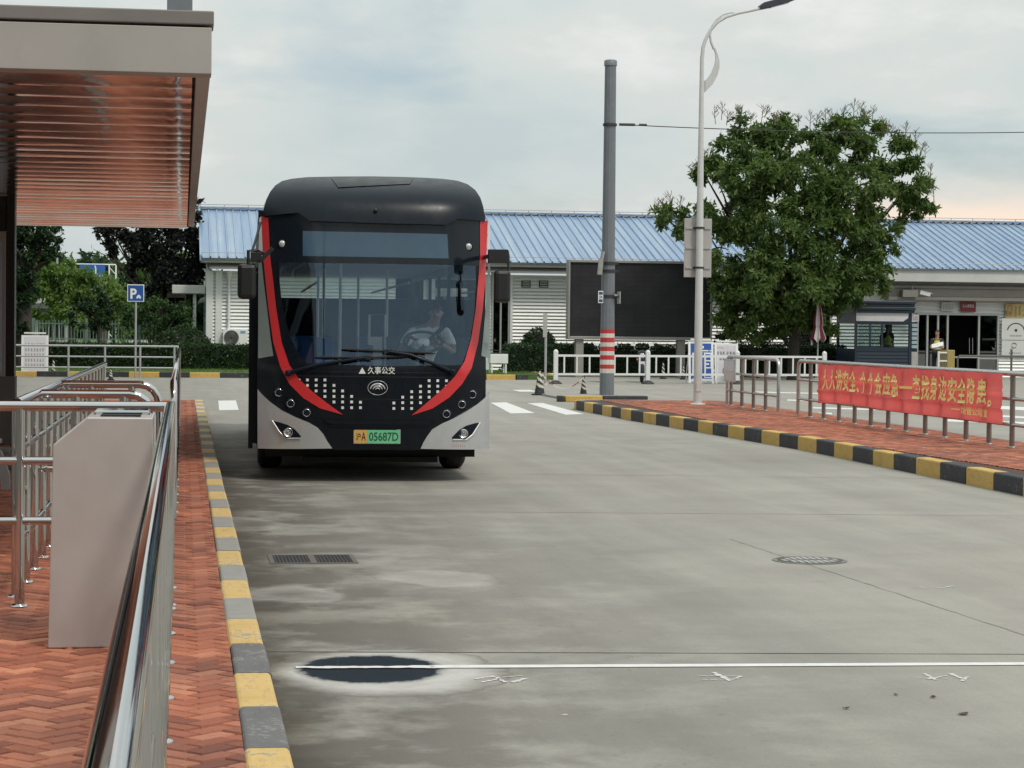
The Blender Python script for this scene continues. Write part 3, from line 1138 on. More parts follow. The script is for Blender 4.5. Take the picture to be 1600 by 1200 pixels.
M['busblack'] = gloss('bus_black_paint', (0.0045, 0.007, 0.011), 0.22, 0.04, dirt=0.015, spec=0.22)
M['busmatt'] = gloss('bus_dark_plastic', (0.004, 0.0085, 0.0165), 0.24, 0.0, dirt=0.01, spec=0.25)
M['busred'] = gloss('bus_red_stripe', (0.58, 0.025, 0.03), 0.25, 0.4)
M['bussilver'] = gloss('bus_silver_paint', (0.57, 0.585, 0.60), 0.30, 0.25, dirt=0.10, metal=0.55)
M['buswhite'] = gloss('bus_white_paint', (0.68, 0.69, 0.69), 0.3, 0.3, dirt=0.2)
M['bandglass'] = gloss('bus_black_glass_band', (0.008, 0.012, 0.018), 0.06, 0.15, spec=.3)
M['windscreen'] = tinted_glass('bus_windscreen', (0.88, 0.95, 1.0), 1.0, refl=(0.56, 0.77, 1.0), f0=0.05)
M['sideglass'] = tinted_glass('bus_side_glass', (0.88, 0.92, 0.92), 1.0)
M['lens'] = simple('clear_lens', (0.55, 0.56, 0.57), 0.08, 0.5, 0.1, 30, world=False)
M['chrome'] = simple('chrome', (0.7, 0.7, 0.71), 0.12, 1.0, 0.05, 20, world=False)
M['whitedecal'] = simple('white_sticker', (0.72, 0.73, 0.72), 0.5, 0, 0.06, 20, world=False)

# ---- opaque skin of the front, round the windscreen
GL = [(436, 412), (437, 440), (440, 470), (446, 500), (455, 530), (466, 552), (480, 568)]            # windscreen edge, one side
GR = [(744, 416), (744, 445), (743, 470), (741, 497), (738, 522), (732, 545), (722, 570)]
xl, zl = BP(402.5, 600)


def edge_l(z):
    return (-W, z)


zb = BP(580, 703)[1]
zg = BP(600, 572)[1]
zt = BP(590, 412)[1]
zk = BP(590, 344)[1]
Lp = [BP(*p) for p in GL]
Rp = [BP(*p) for p in GR]
Lp[0] = (Lp[0][0], zt)
Rp[0] = (Rp[0][0], zt)
body = skin('front_panel', [(-W, zb), (W, zb), (W, Rp[-1][1]), Rp[-1], ((Rp[-1][0] + Lp[-1][0]) / 2, zg), Lp[-1], (-W, Lp[-1][1])], M['busblack'], local=True, th=.03)
skin('pillar', [(-W, Lp[-1][1])] + Lp[::-1] + [(-W, zt)], M['busblack'], local=True, th=.03)
skin('pillar', [(W, Rp[-1][1]), (W, zt)] + Rp, M['busblack'], local=True, th=.03)
skin('destination_band', [(-W, zt), (W, zt), (W, zk + .1), (-W, zk + .1)], M['bandglass'], local=True, th=.03)
skin('windscreen', Lp[::-1] + Rp + [((Rp[-1][0] + Lp[-1][0]) / 2, zg)], M['windscreen'], off=-.004, th=.006, local=True)

# destination display behind the band, marker lamps
dsp = skin('destination_display', [(473, 361), (699, 366), (701, 404), (473, 400)], gloss('display_glass', (0.040, 0.085, 0.135), 0.05, 0.4), off=.003, th=.006)  # the sky reflected in the dark glass is put into the blue-grey base
for (x, y) in ((441, 381), (732, 385.5)):
    c = BP(x, y)
    yy = BF(*c)
    lp = MB().lathe([(.040, 0), (.036, -.012), (.02, -.018), (.0, -.019)], (c[0], yy + .003, c[1]), (0, 1, 0), 18).build('marker_lamp', M['lens'], bus, world=False)
    MB().lathe([(.05, 0), (.05, -.005), (.04, -.008)], (c[0], yy + .004, c[1]), (0, 1, 0), 18).build('bezel', M['busmatt'], lp, world=False)

# red stripes
RLo = [(408, 338), (411, 400), (415, 440), (419, 478), (427, 535), (438, 573), (452, 600), (474, 622), (500, 638), (536, 648)]
RLi = [(419, 340), (422, 400), (427, 440), (431, 478), (440, 535), (452, 570), (467, 592), (487, 611), (510, 629), (536, 648)]
RRo = [(762, 345), (760, 400), (758, 440), (754, 485), (747, 535), (737, 575), (722, 600), (702, 621), (676, 638), (643, 649)]
RRi = [(750, 344), (750, 400), (747, 440), (743, 485), (736, 530), (726, 564), (711, 588), (690, 609), (666, 630), (643, 649)]
skin('red_stripe', RLo + RLi[::-1][1:], M['busred'], off=.006, th=.012, step=.06)
skin('red_stripe', RRo + RRi[::-1][1:], M['busred'], off=.006, th=.012, step=.06)

# quarter lights outside the stripes
M['quarter'] = gloss('quarter_light_glass', (0.20, 0.24, 0.23), 0.08, 0.6)  # opaque; the pale reflection in the window is put into this colour
for poly in ([(403.5, 410), (409, 410), (412, 440), (417, 480), (423, 530), (427, 556), (403.5, 560)], [(762.5, 412), (766, 412), (766, 560), (752, 556), (755, 525), (760, 470)]):
    q = skin('quarter_light', poly, M['quarter'], off=.004, th=.008)
skin('pillar_trim', [(405, 341), (408, 338), (411, 400), (410, 409), (403.5, 409)], M['buswhite'], off=.004, th=.008)
skin('pillar_trim', [(762.5, 346), (765.5, 350), (766, 411), (761, 411)], M['buswhite'], off=.004, th=.008)

# silver bumper corners with fog lamps in black recesses
SLp = [(402.4, 608), (410, 617), (422, 628), (440, 641), (462, 652), (482, 660), (496, 668), (505, 678), (511, 689), (519, 700.5), (402.4, 700.5)]
SRp = [(764, 611), (757, 622), (745, 632), (728, 643), (708, 654), (690, 662), (675, 671), (667, 682), (661, 692), (657, 701), (764, 702)]
skin('bumper_corner', SLp, M['bussilver'], off=.022, th=.03, step=.07)
skin('bumper_corner', SRp, M['bussilver'], off=.022, th=.03, step=.07)
FL = [(425, 657), (436, 659.5), (450, 664), (461, 671), (470, 681), (469, 685), (446, 685), (436, 674)]
FR = [(750, 660), (742, 661), (728, 665), (718, 671), (706, 683), (707, 687), (728, 687), (738, 679)]
for (rec, lampc) in ((FL, (450, 675.5)), (FR, (723.5, 677.5))):
    r_ = skin('fog_lamp_recess', rec, M['busmatt'], off=.025, th=.006, step=.07)
    c = BP(*lampc)
    yy = BF(*c) - .026
    MB().lathe([(.052, 0), (.052, -.014), (.044, -.018), (.042, -.008), (.02, -.012), (.0, -.014)], (c[0], yy, c[1]), (0, 1, 0), 20).build('fog_lamp', M['chrome'], r_, world=False)
    # painted lip under the recess
    pts = [BP(x, y) for (x, y) in rec[-3:] + rec[:1]]
    MB().tube([(p[0], BF(*p) - .030, p[1]) for p in pts], .010, 8).build('lip', M['bussilver'], r_, world=False)
mb = MB()
p_ = BP(704, 698.5)
q_ = BP(728, 692.5)
mb.strokes((p_[0], BF(*p_) - .048, p_[1]), (q_[0] - p_[0], BF(*q_) - BF(*p_), 0), (0, 0, 1), q_[0] - p_[0], q_[1] - p_[1], 1, 7, random.Random(2), th=.012)
mb.build('lettering', simple('faded_red_sticker', (.42, .22, .20), .6, world=False), bus, world=False)
# three round lamps each side in the black
for (x, y) in ((435.5, 613.5), (454, 630.5), (479, 645), (738, 616.5), (721.5, 632), (697.5, 647)):
    c = BP(x, y)
    yy = BF(*c)
    hl = MB().lathe([(.043, .0), (.043, -.012), (.037, -.016), (.034, -.004), (.02, -.008), (.0, -.010)], (c[0], yy, c[1]), (0, 1, 0), 20).build('headlight', M['chrome'], bus, world=False)
    MB().lathe([(.060, .002), (.060, -.006), (.046, -.012)], (c[0], yy, c[1]), (0, 1, 0), 20).build('bezel', M['busmatt'], hl, world=False)

# white square dots
mb = MB()
cl = [467.2, 480.4, 494, 507.7, 521.8, 535.3, 549.4, 563.2]
rl = [[593.8], [593.6, 602.2], [593.6, 602.2, 610.8], [593.6, 602.2, 610.8, 619.4], [602.2, 610.8, 619.4, 628], [610.8, 619.4, 628, 637], [619.4, 628, 637], [628.5, 637]]
cr = [615.4, 629.2, 643.2, 657, 670.5, 684, 697.6, 710.6]
for cs_, rows in ((cl, rl), (cr, [[y + 1.2 for y in r_] for r_ in rl[::-1]])):
    for x, rr in zip(cs_, rows):
        for y in rr:
            c = BP(x, y)
            h = .0145
            mb.add([(c[0] + a * h, BF(c[0] + a * h, c[1] + b * h) - .003, c[1] + b * h) for (a, b) in ((-1, -1), (1, -1), (1, 1), (-1, 1))], [(0, 1, 2, 3)])
mb.build('dot_pattern', M['whitedecal'], bus, world=False)

# company name with its triangle mark, maker's badge
mb = MB()
o_ = BP(574.5, 584.3)
e_ = BP(617, 573)
mb.text('久事公交', (o_[0], BF(*o_) - .002, o_[1]), (1, 0, 0), (0, 0, 1), e_[0] - o_[0], e_[1] - o_[1], th=.004, offset=.012)
a_, b_, c_ = BP(560.5, 583.8), BP(571.5, 583.8), BP(566, 574)
mb.add([(p[0], BF(*p) - .004, p[1]) for p in (a_, b_, c_)], [(0, 1, 2)])
mb.build('lettering', M['whitedecal'], bus, world=False)
c = BP(590, 606)
yb_ = BF(*c)
mb = MB()
N_ = 28
rx, rz_ = .108, .078
mb.tube([(c[0] + rx * math.cos(2 * math.pi * k / N_), yb_ - .006, c[1] + rz_ * math.sin(2 * math.pi * k / N_)) for k in range(N_ + 1)], .003, 6, cap=False)
for rad, ww in ((.080, .022), (.050, .019), (.023, .015)):
    vs, fs = [], []
    for k in range(17):
        a = RAD(8 + 164 * k / 16)
        wk = ww * (0.35 + 0.65 * math.sin(a))
        for (r2, y2) in ((rad - wk / 2, -.006), (rad, -.014), (rad + wk / 2, -.006)):
            vs.append((c[0] + r2 * math.cos(a), yb_ + y2, c[1] - .022 + r2 * math.sin(a) * .82))
    for k in range(16):
        for q in range(2):
            fs.append((k * 3 + q, k * 3 + q + 1, k * 3 + q + 4, k * 3 + q + 3))
    mb.add(vs, fs, 0, True)
mb.build('badge', simple('badge_silver', (.62, .62, .63), .22, .25, world=False), bus, world=False)

# number plate
p0_, p1_ = BP(553.2, 692.3), BP(625, 672)
yy = BF(*p0_) - .012
xm_ = BP(573.5, 680)[0]
mb = MB()
mb.box(p0_[0] - .006, p1_[0] + .006, yy, yy + .012, p0_[1] - .006, p1_[1] + .006, 0)
mb.box(p0_[0], xm_, yy - .0025, yy + .002, p0_[1], p1_[1], 1)
mb.box(xm_, p1_[0], yy - .0025, yy + .002, p0_[1], p1_[1], 2)
plate = mb.build('number_plate', [M['galv'], simple('plate_yellow', (.60, .36, .10), .5, var=.05, world=False), simple('plate_green', (.16, .50, .27), .5, var=.08, world=False)], bus, world=False)
hh = (p1_[1] - p0_[1])
mb = MB()
mb.text('沪', (p0_[0] + .02, yy - .003, p0_[1] + hh * .22), (1, 0, 0), (0, 0, 1), .052, hh * .56, .0015, 0, .012)
mb.text('A', (p0_[0] + .08, yy - .003, p0_[1] + hh * .20), (1, 0, 0), (0, 0, 1), .048, hh * .62, .0015, 0, .016)
mb.build('lettering', simple('plate_brown_ink', (.09, .03, .005), .5, world=False), plate, world=False)
mb = MB()
mb.text('05687D', (xm_ + .022, yy - .003, p0_[1] + hh * .17), (1, 0, 0), (0, 0, 1), p1_[0] - xm_ - .04, hh * .66, .0015, 0, .016)
mb.build('lettering', simple('plate_dark_green_ink', (.005, .10, .045), .5, world=False), plate, world=False)

# shut lines and the ledge over the plate
for poly in ([(445, 579.2), (737, 582.4), (737, 583.4), (445, 580.4)], [(452, 586.2), (728, 589.4), (728, 590.4), (452, 587.4)], [(520, 622.6), (660, 624.0), (660, 624.8), (520, 623.4)]):
    skin('panel_joint', poly, M['dark'], off=.0015, th=.004, step=.15)
skin('ledge', [(505, 656), (680, 657.5), (668, 664), (517, 663)], M['busblack'], off=.02, th=.03)
skin('ledge', [(512, 663.5), (672, 664.5), (666, 667), (518, 666.4)], M['busmatt'], off=.012, th=.03)

# ---- windscreen wipers
def px3(x, y, out):
    c_ = BP(x, y)
    return Vector((c_[0], BF(*c_) - out, c_[1]))


for (arm, blade) in (([(450, 583), (500, 569), (560, 560), (572, 559)], [(491, 558), (572, 559), (638, 556.5)]),
                     ([(706, 581), (672, 566), (640, 554), (606, 549)], [(533, 545.5), (606, 549), (680, 552)])):
    a_ = MB()
    P_ = [px3(*arm[0], .03)] + [px3(x, y, .065) for (x, y) in arm[1:]]
    a_.tube(P_, [.024, .020, .015, .012], 8)
    a_.lathe([(.035, .02), (.035, -.03), (.02, -.04)], P_[0] + Vector((0, .0, 0)), (0, 1, 0), 14)
    w_ = a_.build('wiper', M['busmatt'], bus, world=False)
    b_ = MB()
    n_ = 10
    Q = []
    for k in range(n_ + 1):
        t = k / n_ * 2
        i = min(int(t), 1)
        x = blade[i][0] + (blade[i + 1][0] - blade[i][0]) * (t - i)
        y = blade[i][1] + (blade[i + 1][1] - blade[i][1]) * (t - i)
        Q.append(px3(x, y, .032))
    b_.tube(Q, [.006] + [.013] * (n_ - 1) + [.006], 6)
    m_ = px3(*blade[1], .045)
    b_.obox(m_, (.05, 0, 0), (0, .02, 0), (0, 0, .02))
    b_.build('wiper_blade', M['rubber'], w_, world=False)

# ---- roof fairing
CAPP = [(411, 338), (411.5, 328), (416, 312), (422, 300), (430, 290), (441, 283), (456, 279.5), (480, 277), (530, 276), (585, 275.8), (640, 277), (690, 279.5), (714, 282.5), (730, 288), (742, 297), (750, 309),
        (755, 325), (757.5, 346), (714, 342.5), (696, 351.5), (590, 349), (484, 345.5), (466, 332.5)]
cap = skin('roof_fairing', CAPP, M['busmatt'], off=.035, th=1.15, fn=BCAP, step=.03)
skin('roof_hatch', [(517, 278.3), (645, 279.2), (640, 287.5), (528, 293)], M['busblack'], off=.052, th=.03, fn=BCAP, step=.03, parent=cap)
c = BP(586.5, 329, BCAP)
MB().lathe([(.022, 0), (.022, -.035), (.012, -.045), (.0, -.046)], (c[0], BCAP(*c) - .03, c[1]), (0, 1, 0), 14).build('camera', M['black'], cap, world=False)

# ---- shell: sides, roof, rear, floor
BL = 11.9


def side(sx, z0_, z1_, y0_, y1_, mat, name, th=.05, holes=()):
    mb_ = MB()
    a, b = sorted((sx * (W - th), sx * W))
    mb_.box(a, b, y0_, y1_, z0_, z1_)
    return mb_.build(name, mat, bus, world=False)


for sx in (-1, 1):
    # lower panel with wheel arches
    pts = [(.32, .36)]
    for cy in (2.6, 8.7):
        pts += [(cy - .58 * math.cos(t), .50 + .56 * math.sin(t)) if t not in (0, math.pi) else (cy - .58 * math.cos(t), .36) for t in [math.pi * k / 12 for k in range(13)]]
    pts += [(BL, .36), (BL, 1.12), (.32, 1.12)]
    if sx < 0:                                  # the front doorway is on this side
        pts = [(1.72, .36)] + pts[1:-2] + [(BL, 1.12), (1.72, 1.12)]
    mb = MB()
    mb.prism([(sx * W, y, z) for (y, z) in pts], (-sx * .05, 0, 0))
    mb.build('side_panel', M['bussilver'], bus, world=False)
    side(sx, 2.42, 2.98, .62, BL, M['busblack'], 'side_panel')
    mb = MB()
    ys = ([1.72] if sx < 0 else [.60]) + [3.2, 4.7, 6.2, 7.7, 9.2, 10.6, BL - .05]
    for y in ys:
        a, b = sorted((sx * (W - .05), sx * W))
        mb.box(a, b, y - .04, y + .04, 1.121, 2.419)
    mb.build('window_pillar', M['busblack'], bus, world=False)
    for a_, b_ in zip(ys[:-1], ys[1:]):
        mb = MB()
        a, b = sorted((sx * (W - .03), sx * (W - .02)))
        mb.box(a, b, a_ + .041, b_ - .041, 1.122, 2.418)
        mb.build('window', M['sideglass'], bus, world=False)
# front doorway: the plug door stands open outside the body
dr = MB()
dx0 = BPY(388.6, 560, .9).x
dr.box(dx0, dx0 + .05, .62, .68, .34, 2.40)
dr.box(dx0, dx0 + .05, 1.52, 1.58, .34, 2.40)
dr.box(dx0, dx0 + .05, .681, 1.519, .34, .62)
dr.box(dx0, dx0 + .05, .681, 1.519, 2.28, 2.40)
dr.bar((dx0 + .03, .8, .42), (-W + .1, .45, .42), .05, .05)
dr.bar((dx0 + .03, .8, 2.34), (-W + .1, .45, 2.34), .05, .05)
dr.box(dx0 + .05, -W + .02, .585, .619, .40, 2.30)
door = dr.build('door', M['busmatt'], bus, world=False)
mb = MB()
mb.box(dx0 + .02, dx0 + .03, .681, 1.519, .621, 2.279)
mb.build('pane', M['sideglass'], door, world=False)

# roof: white shell slightly larger than the fairing
RF = [BP(x, y, BCAP) for (x, y) in CAPP[:18]]
cxr = 0.0
mb = MB()
poly = []
for (x, z) in RF:
    poly.append((cxr + (x - cxr) * 1.012, 2.97 + (z - 2.97) * 0.985 if z > 2.97 else z - .02))
mb.prism([(x, 1.3, z) for (x, z) in poly], (0, BL - 1.3, 0))
mb.build('roof', M['buswhite'], bus, world=False, bevel=.02)
mb = MB()
mb.box(-W + .05, W - .05, BL - .06, BL, .40, 2.17)
mb.box(-W + .05, W - .05, BL - .06, BL, 2.50, 2.98)
mb.box(-W + .05, -1.02, BL - .06, BL, 2.171, 2.499)
mb.box(1.02, W - .05, BL - .06, BL, 2.171, 2.499)
mb.build('rear_panel', M['busmatt'], bus, world=False)
mb = MB()
mb.box(-1.019, 1.019, BL - .04, BL - .03, 2.172, 2.498)
mb.build('rear_window', M['sideglass'], bus, world=False)
mb = MB()
mb.box(-W + .051, W - .051, .55, BL - .07, .36, .40)
mb.build('floor', simple('bus_floor', (.16, .17, .18), .6, world=False), bus, world=False)
mb = MB()
mb.box(-W + .051, W - .051, .64, BL - .07, 2.50, 2.56)
mb.build('ceiling', simple('bus_ceiling', (.42, .50, .60), .5, world=False), bus, world=False)
M['under'] = simple('underbody', (.01, .01, .01), .9, world=False)
mb = MB()
mb.box(-W + .1, W - .1, .5, BL - .1, .26, .355)
mb.box(-.75, .75, .45, 1.8, .20, .259)
mb.box(-.62, .62, 2.4, 2.8, .18, .258)
mb.build('chassis', M['under'], bus, world=False)

# ---- wheels
for (cx_, cy) in ((-W + .165, 2.6), (W - .165, 2.6), (-W + .3, 8.7), (W - .3, 8.7)):
    wide = .145 if cy < 5 else .28
    mb = MB()
    mb.lathe([(.30, -wide), (.42, -wide), (.468, -wide + .03), (.483, -wide + .07), (.483, wide - .07), (.468, wide - .03), (.42, wide), (.30, wide)], (cx_, cy, .483), (1, 0, 0), 40)
    for g_ in (-.5, 0, .5):
        mb.lathe([(.4845, g_ * wide - .006), (.4848, g_ * wide), (.4845, g_ * wide + .006)], (cx_, cy, .483), (1, 0, 0), 40)
    wh = mb.build('wheel', M['rubber'], bus, world=False)
    mb = MB()
    s_ = 1 if cx_ > 0 else -1
    mb.lathe([(.30, 0), (.29, s_ * .04), (.20, s_ * .05), (.12, s_ * .12), (.0, s_ * .13)], (cx_ + s_ * wide * .55, cy, .483), (1, 0, 0), 28)
    mb.build('rim', M['galv'], wh, world=False)

# ---- mirrors
def rounded_box(c, hx, hy, hz, r, name, mat, parent):
    mb_ = MB()
    mb_.box(c[0] - hx, c[0] + hx, c[1] - hy, c[1] + hy, c[2] - hz, c[2] + hz)
    return mb_.build(name, mat, parent, bevel=r, world=False)


a0, a1 = BPY(371, 467, -.10), BPY(400.5, 412.5, -.10)
mr = rounded_box(((a0.x + a1.x) / 2, -.10, (a0.z + a1.z) / 2), (a1.x - a0.x) / 2, .07, (a1.z - a0.z) / 2, .045, 'mirror', M['black'], bus)
mb = MB()
mb.box(a0.x + .02, a1.x - .02, -.029, -.024, a0.z + .03, a1.z - .03)
mb.build('mirror_glass', M['chrome'], mr, world=False)
mb = MB()
f = lambda x, y, yy_: BPY(x, y, yy_)
mb.tube([f(388, 414, -.1), f(388, 392, -.1), f(400, 391, -.08), f(412, 397, .1)], .020, 8)
mb.tube([f(394, 392, -.1), f(398, 380, -.02), f(402, 366, .2), f(407, 348, .33)], .015, 8)
mb.obox(f(400, 402, -.06), (.06, 0, 0), (0, .05, 0), (0, 0, .055))
p_, q_ = f(406, 408, -.10), f(426, 388, -.10)
mb.bar(p_, q_, .05, .045)
mb.build('bracket', M['black'], mr, world=False, bevel=.008)
a0, a1 = BPY(771.5, 473, -.08), BPY(797.5, 421.5, -.08)
mr = rounded_box(((a0.x + a1.x) / 2, -.08, (a0.z + a1.z) / 2), (a1.x - a0.x) / 2, .07, (a1.z - a0.z) / 2, .045, 'mirror', M['black'], bus)
mb = MB()
mb.box(a0.x + .02, a1.x - .02, -.009, -.004, a0.z + .03, a1.z - .03)
mb.build('mirror_glass', M['chrome'], mr, world=False)
mb = MB()
u0, u1 = f(763, 411, -.05), f(793.5, 390, -.05)
mb.box(u0.x, u1.x, -.10, .02, u0.z, u1.z)
mb.tube([f(788, 391, -.06), f(793.5, 392.5, -.06), f(794.5, 400, -.07), f(794.5, 424, -.08)], .016, 8)
mb.tube([f(766, 400, -.02), (W - .01, .50, u0.z + .08)], .026, 8)
mb.build('bracket', M['black'], mr, world=False, bevel=.012)

# ---- inside: dashboard, steering wheel, cab partition, handrails, seats
M['dash'] = simple('dashboard', (.03, .035, .042), .6, world=False)
M['polegl'] = simple('grab_pole', (.62, .63, .60), .35, .2, world=False)
M['seatblue'] = simple('seat_blue', (.04, .12, .33), .7, world=False)
mb = MB()
mb.prism([(-1.16, .38, .42), (-1.16, .38, 1.24), (-1.16, .62, 1.27), (-1.16, .78, 1.16), (-1.16, .78, .42)], (2.32, 0, 0))
mb.build('dashboard', M['dash'], bus, world=False, bevel=.02)
sw = BPY(661, 534, 1.02)
mb = MB()
ax = Vector((0, -.52, .86)).normalized()
u_ = Vector((1, 0, 0))
v_ = ax.cross(u_)
mb.tube([sw + u_ * .22 * math.cos(2 * math.pi * k / 24) + v_ * .22 * math.sin(2 * math.pi * k / 24) for k in range(25)], .017, 8, cap=False)
for k in range(3):
    a = 2 * math.pi * k / 3 + .5
    mb.tube([sw + (u_ * math.cos(a) + v_ * math.sin(a)) * .06, sw + (u_ * math.cos(a) + v_ * math.sin(a)) * .215], .014, 6)
mb.tube([sw - ax * .02, sw - ax * .5], .03, 10)
st = mb.build('steering_wheel', M['black'], bus, world=False)
MB().lathe([(.075, -.02), (.075, .012), (.045, .03), (.0, .034)], sw, ax, 20).build('hub', M['white'], st, world=False)
mb = MB()
cx_ = sw.x + .03
mb.box(cx_ - .25, cx_ + .25, 1.45, 1.95, .95, 1.05)
mb.obox((cx_, 1.98, 1.40), (.24, 0, 0), (0, .05, .01), (0, -.07, .36))
mb.box(cx_ - .2, cx_ + .2, 1.5, 1.9, .40, .95)
mb.build('driver_seat', M['dash'], bus, world=False, bevel=.03)
mb = MB()
mb.box(.05, 1.2, 2.16, 2.19, .4, 1.6)
mb.box(.02, .05, 1.1, 2.19, .4, 1.5)
mb.build('cab_partition', M['dash'], bus, world=False)
poles = MB()
for (x, y0_, y1_, dep) in ((532, 430, 528, 2.3), (506, 440, 550, 4.5), (605, 430, 540, 5.5), (497, 440, 540, 7.5), (560, 430, 540, 8.2)):
    a, b = BPY(x, y0_, dep), BPY(x, y1_, dep)
    poles.tube([(a.x, dep, .42), (a.x, dep, 2.48)], .018, 8)
for sx in (-.55, .55):
    poles.tube([(sx, 2.4, 2.25), (sx, 10.5, 2.25)], .016, 8)
poles.build('grab_rail', M['polegl'], bus, world=False)
tb = MB()
a, b = BPY(577, 540, 2.0), BPY(602, 492, 2.0)
tb.tube([(a.x, 2.0, .5), (a.x, 2.0, b.z), (b.x, 2.0, b.z), (b.x, 2.0, .5)], .016, 8)
tb.box(a.x - .02, b.x - .04, 1.9, 2.06, .9, BPY(580, 526, 2.0).z)
tb.build('fare_box', M['polegl'], bus, world=False, bevel=.006)
seats = []
for r in range(7):
    for sx in (-.95, -.5, .5, .95):
        y = 3.4 + r * 1.05
        mb = MB()
        mb.box(sx - .2, sx + .2, y, y + .42, .82, .90)
        mb.obox((sx, y + .46, 1.20), (.2, 0, 0), (0, .03, 0), (0, .03, .36))
        mb.box(sx - .12, sx + .12, y + .1, y + .3, .40, .82)
        if r < 7:
            mb.build('seat', M['seatblue'], bus, world=False, bevel=.015)
# ================================================================== THE LONG BUILDING WITH THE BLUE ROOF
YW = 80.0                                         # wall face
YE = 79.1                                         # eaves
YR = YE + 7.2                                     # ridge
M['siding'] = simple('white_ribbed_siding', (0.80, 0.81, 0.80), 0.45, 0.05, 0.05, 0.8, dirt=0.10)
M['sidetrim'] = simple('white_wall_trim', (0.74, 0.75, 0.74), 0.5, 0.05, 0.06, 1.2, dirt=0.15)
M['eave'] = simple('grey_eave_cladding', (0.56, 0.57, 0.55), 0.5, 0.1, 0.07, 0.9, dirt=0.25)


def roof_material():
    t = NT('blue_sheet_roof')
    P = t.pos()
    n = t.noise(t.scale(P, (3.0, .12, .12)), 1.1, 7, .65)
    n2 = t.noise(P, 3.0, 6, .65)
    c = t.ramp(n, [(.25, (0.17, 0.27, 0.42)), (.5, (0.26, 0.365, 0.51)), (.75, (0.38, 0.47, 0.57))])
    c = t.mix(1.0, c, t.ramp(n2, [(.3, .86), (.7, 1.06)]), 'MULTIPLY')
    t.p(color=c, metal=0.15, rough=t.ramp(n2, [(.3, .26), (.75, .42)]))
    return t.mat


M['blueroof'] = roof_material()
XA = V(322, 480, YW).x
XB = 48.0
ZE = V(900, 410, YE).z
ZR = V(900, 337, YR).z
ZEB = V(1500, 441, YE).z
hall = thing('station_building', ((XA + XB) / 2, YW, 0), 'long white ribbed-metal building with a blue standing-seam roof and grey eaves', 'building')


def siding(mb, x0, x1, z0, z1, y, pitch=.128, dep=.085, mi=0):
    """Horizontal box-rib sheet facing the camera."""
    prof = []
    z = z0
    while z < z1 - 1e-3:
        for (f, d) in ((0, 0), (.60, dep * .5), (.64, dep), (.97, dep)):
            zz = z + f * pitch
            if zz < z1:
                prof.append((y + d, zz))
        z += pitch
    prof.append((y, z1))
    vs = [(x, yy, zz) for (yy, zz) in prof for x in (x0, x1)]
    fs = [(2 * i, 2 * i + 1, 2 * i + 3, 2 * i + 2) for i in range(len(prof) - 1)]
    mb.add(vs, fs, mi)
    mb.add([(x0, y + dep + .01, z0), (x1, y + dep + .01, z0), (x1, y + .2, z0), (x0, y + .2, z0), (x0, y + dep + .01, z1), (x1, y + dep + .01, z1), (x1, y + .2, z1), (x0, y + .2, z1)],
           [(0, 1, 5, 4), (1, 2, 6, 5), (2, 3, 7, 6), (3, 0, 4, 7)], mi)


def bx(px, y=YW):
    return V(px, 480, y).x


ZW = ZEB + .06
# wall sheets between the openings, dark interior behind the glass
mb = MB()
DOOR0, DOOR1 = bx(1434), bx(1561)
ZD = V(1500, 489, YW).z
WIN = [(bx(768), bx(797), .55, V(780, 425, YW).z), (bx(1238), bx(1300), V(1250, 552, YW).z, V(1250, 470, YW).z)]
spans = []
x = XA
for (a, b, z0, z1) in WIN + [(DOOR0, DOOR1, 0, ZD)]:
    siding(mb, x, a, 0, ZW, YW)
    siding(mb, a, b, z1, ZW, YW)
    if z0 > 0:
        siding(mb, a, b, 0, z0, YW)
    x = b
siding(mb, x, XB, 0, ZW, YW)
mb.build('wall', M['siding'], hall)
mb = MB()
mb.box(XA, XB, YW + 9.8, YW + 10, 0, ZW)
mb.box(XA, XA + .15, YW + .2, YW + 9.8, 0, ZW)
mb.box(XB - .15, XB, YW + .2, YW + 9.8, 0, ZW)
mb.prism([(XA + .02, YW + .2, ZW), (XA + .02, YW + 9.9, ZW), (XA + .02, YR, ZR - .08)], (.1, 0, 0))
mb.build('rear_wall', M['sidetrim'], hall)
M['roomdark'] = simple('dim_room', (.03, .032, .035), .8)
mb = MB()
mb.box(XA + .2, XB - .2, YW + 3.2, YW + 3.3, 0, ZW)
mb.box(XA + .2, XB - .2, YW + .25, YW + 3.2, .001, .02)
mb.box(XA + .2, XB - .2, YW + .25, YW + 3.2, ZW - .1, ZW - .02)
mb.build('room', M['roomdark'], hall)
# corner pier, second pier, downpipe
mb = MB()
for (pa_, pb_) in ((322, 333), (336.5, 347), (752, 766), (797, 801)):
    mb = MB()
    mb.box(bx(pa_), bx(pb_), YW - .06, YW + .1, 0, ZW)
    mb.build('pier', M['sidetrim'], hall, bevel=.01)
mb = MB()
xd = bx(357.5)
mb.tube([(xd, YW - .08, 0.1), (xd, YW - .08, ZW - .35)], .055, 10)
mb.lathe([(.055, ZW - .36), (.13, ZW - .14), (.13, ZW)], (xd, YW - .08, 0), n=12)
for z_ in (.9, 1.9, 2.9):
    mb.lathe([(.066, z_), (.066, z_ + .06)], (xd, YW - .08, 0), n=12)
mb.build('downpipe', M['white'], hall)
# vents in the wall beside the screen
for px in (821.5, 849):
    x_ = bx(px)
    za, zb_ = V(px, 449, YW).z, V(px, 438, YW).z
    mb = MB()
    w_ = .17
    mb.box(x_ - w_, x_ + w_, YW - .03, YW + .02, za, zb_)
    for k in range(4):
        zz = za + (zb_ - za) * (k + .5) / 4
        mb.box(x_ - w_ + .03, x_ + w_ - .03, YW - .05, YW - .031, zz - .012, zz + .012, 1)
    mb.build('vent', [M['dark'], M['eave']], hall)
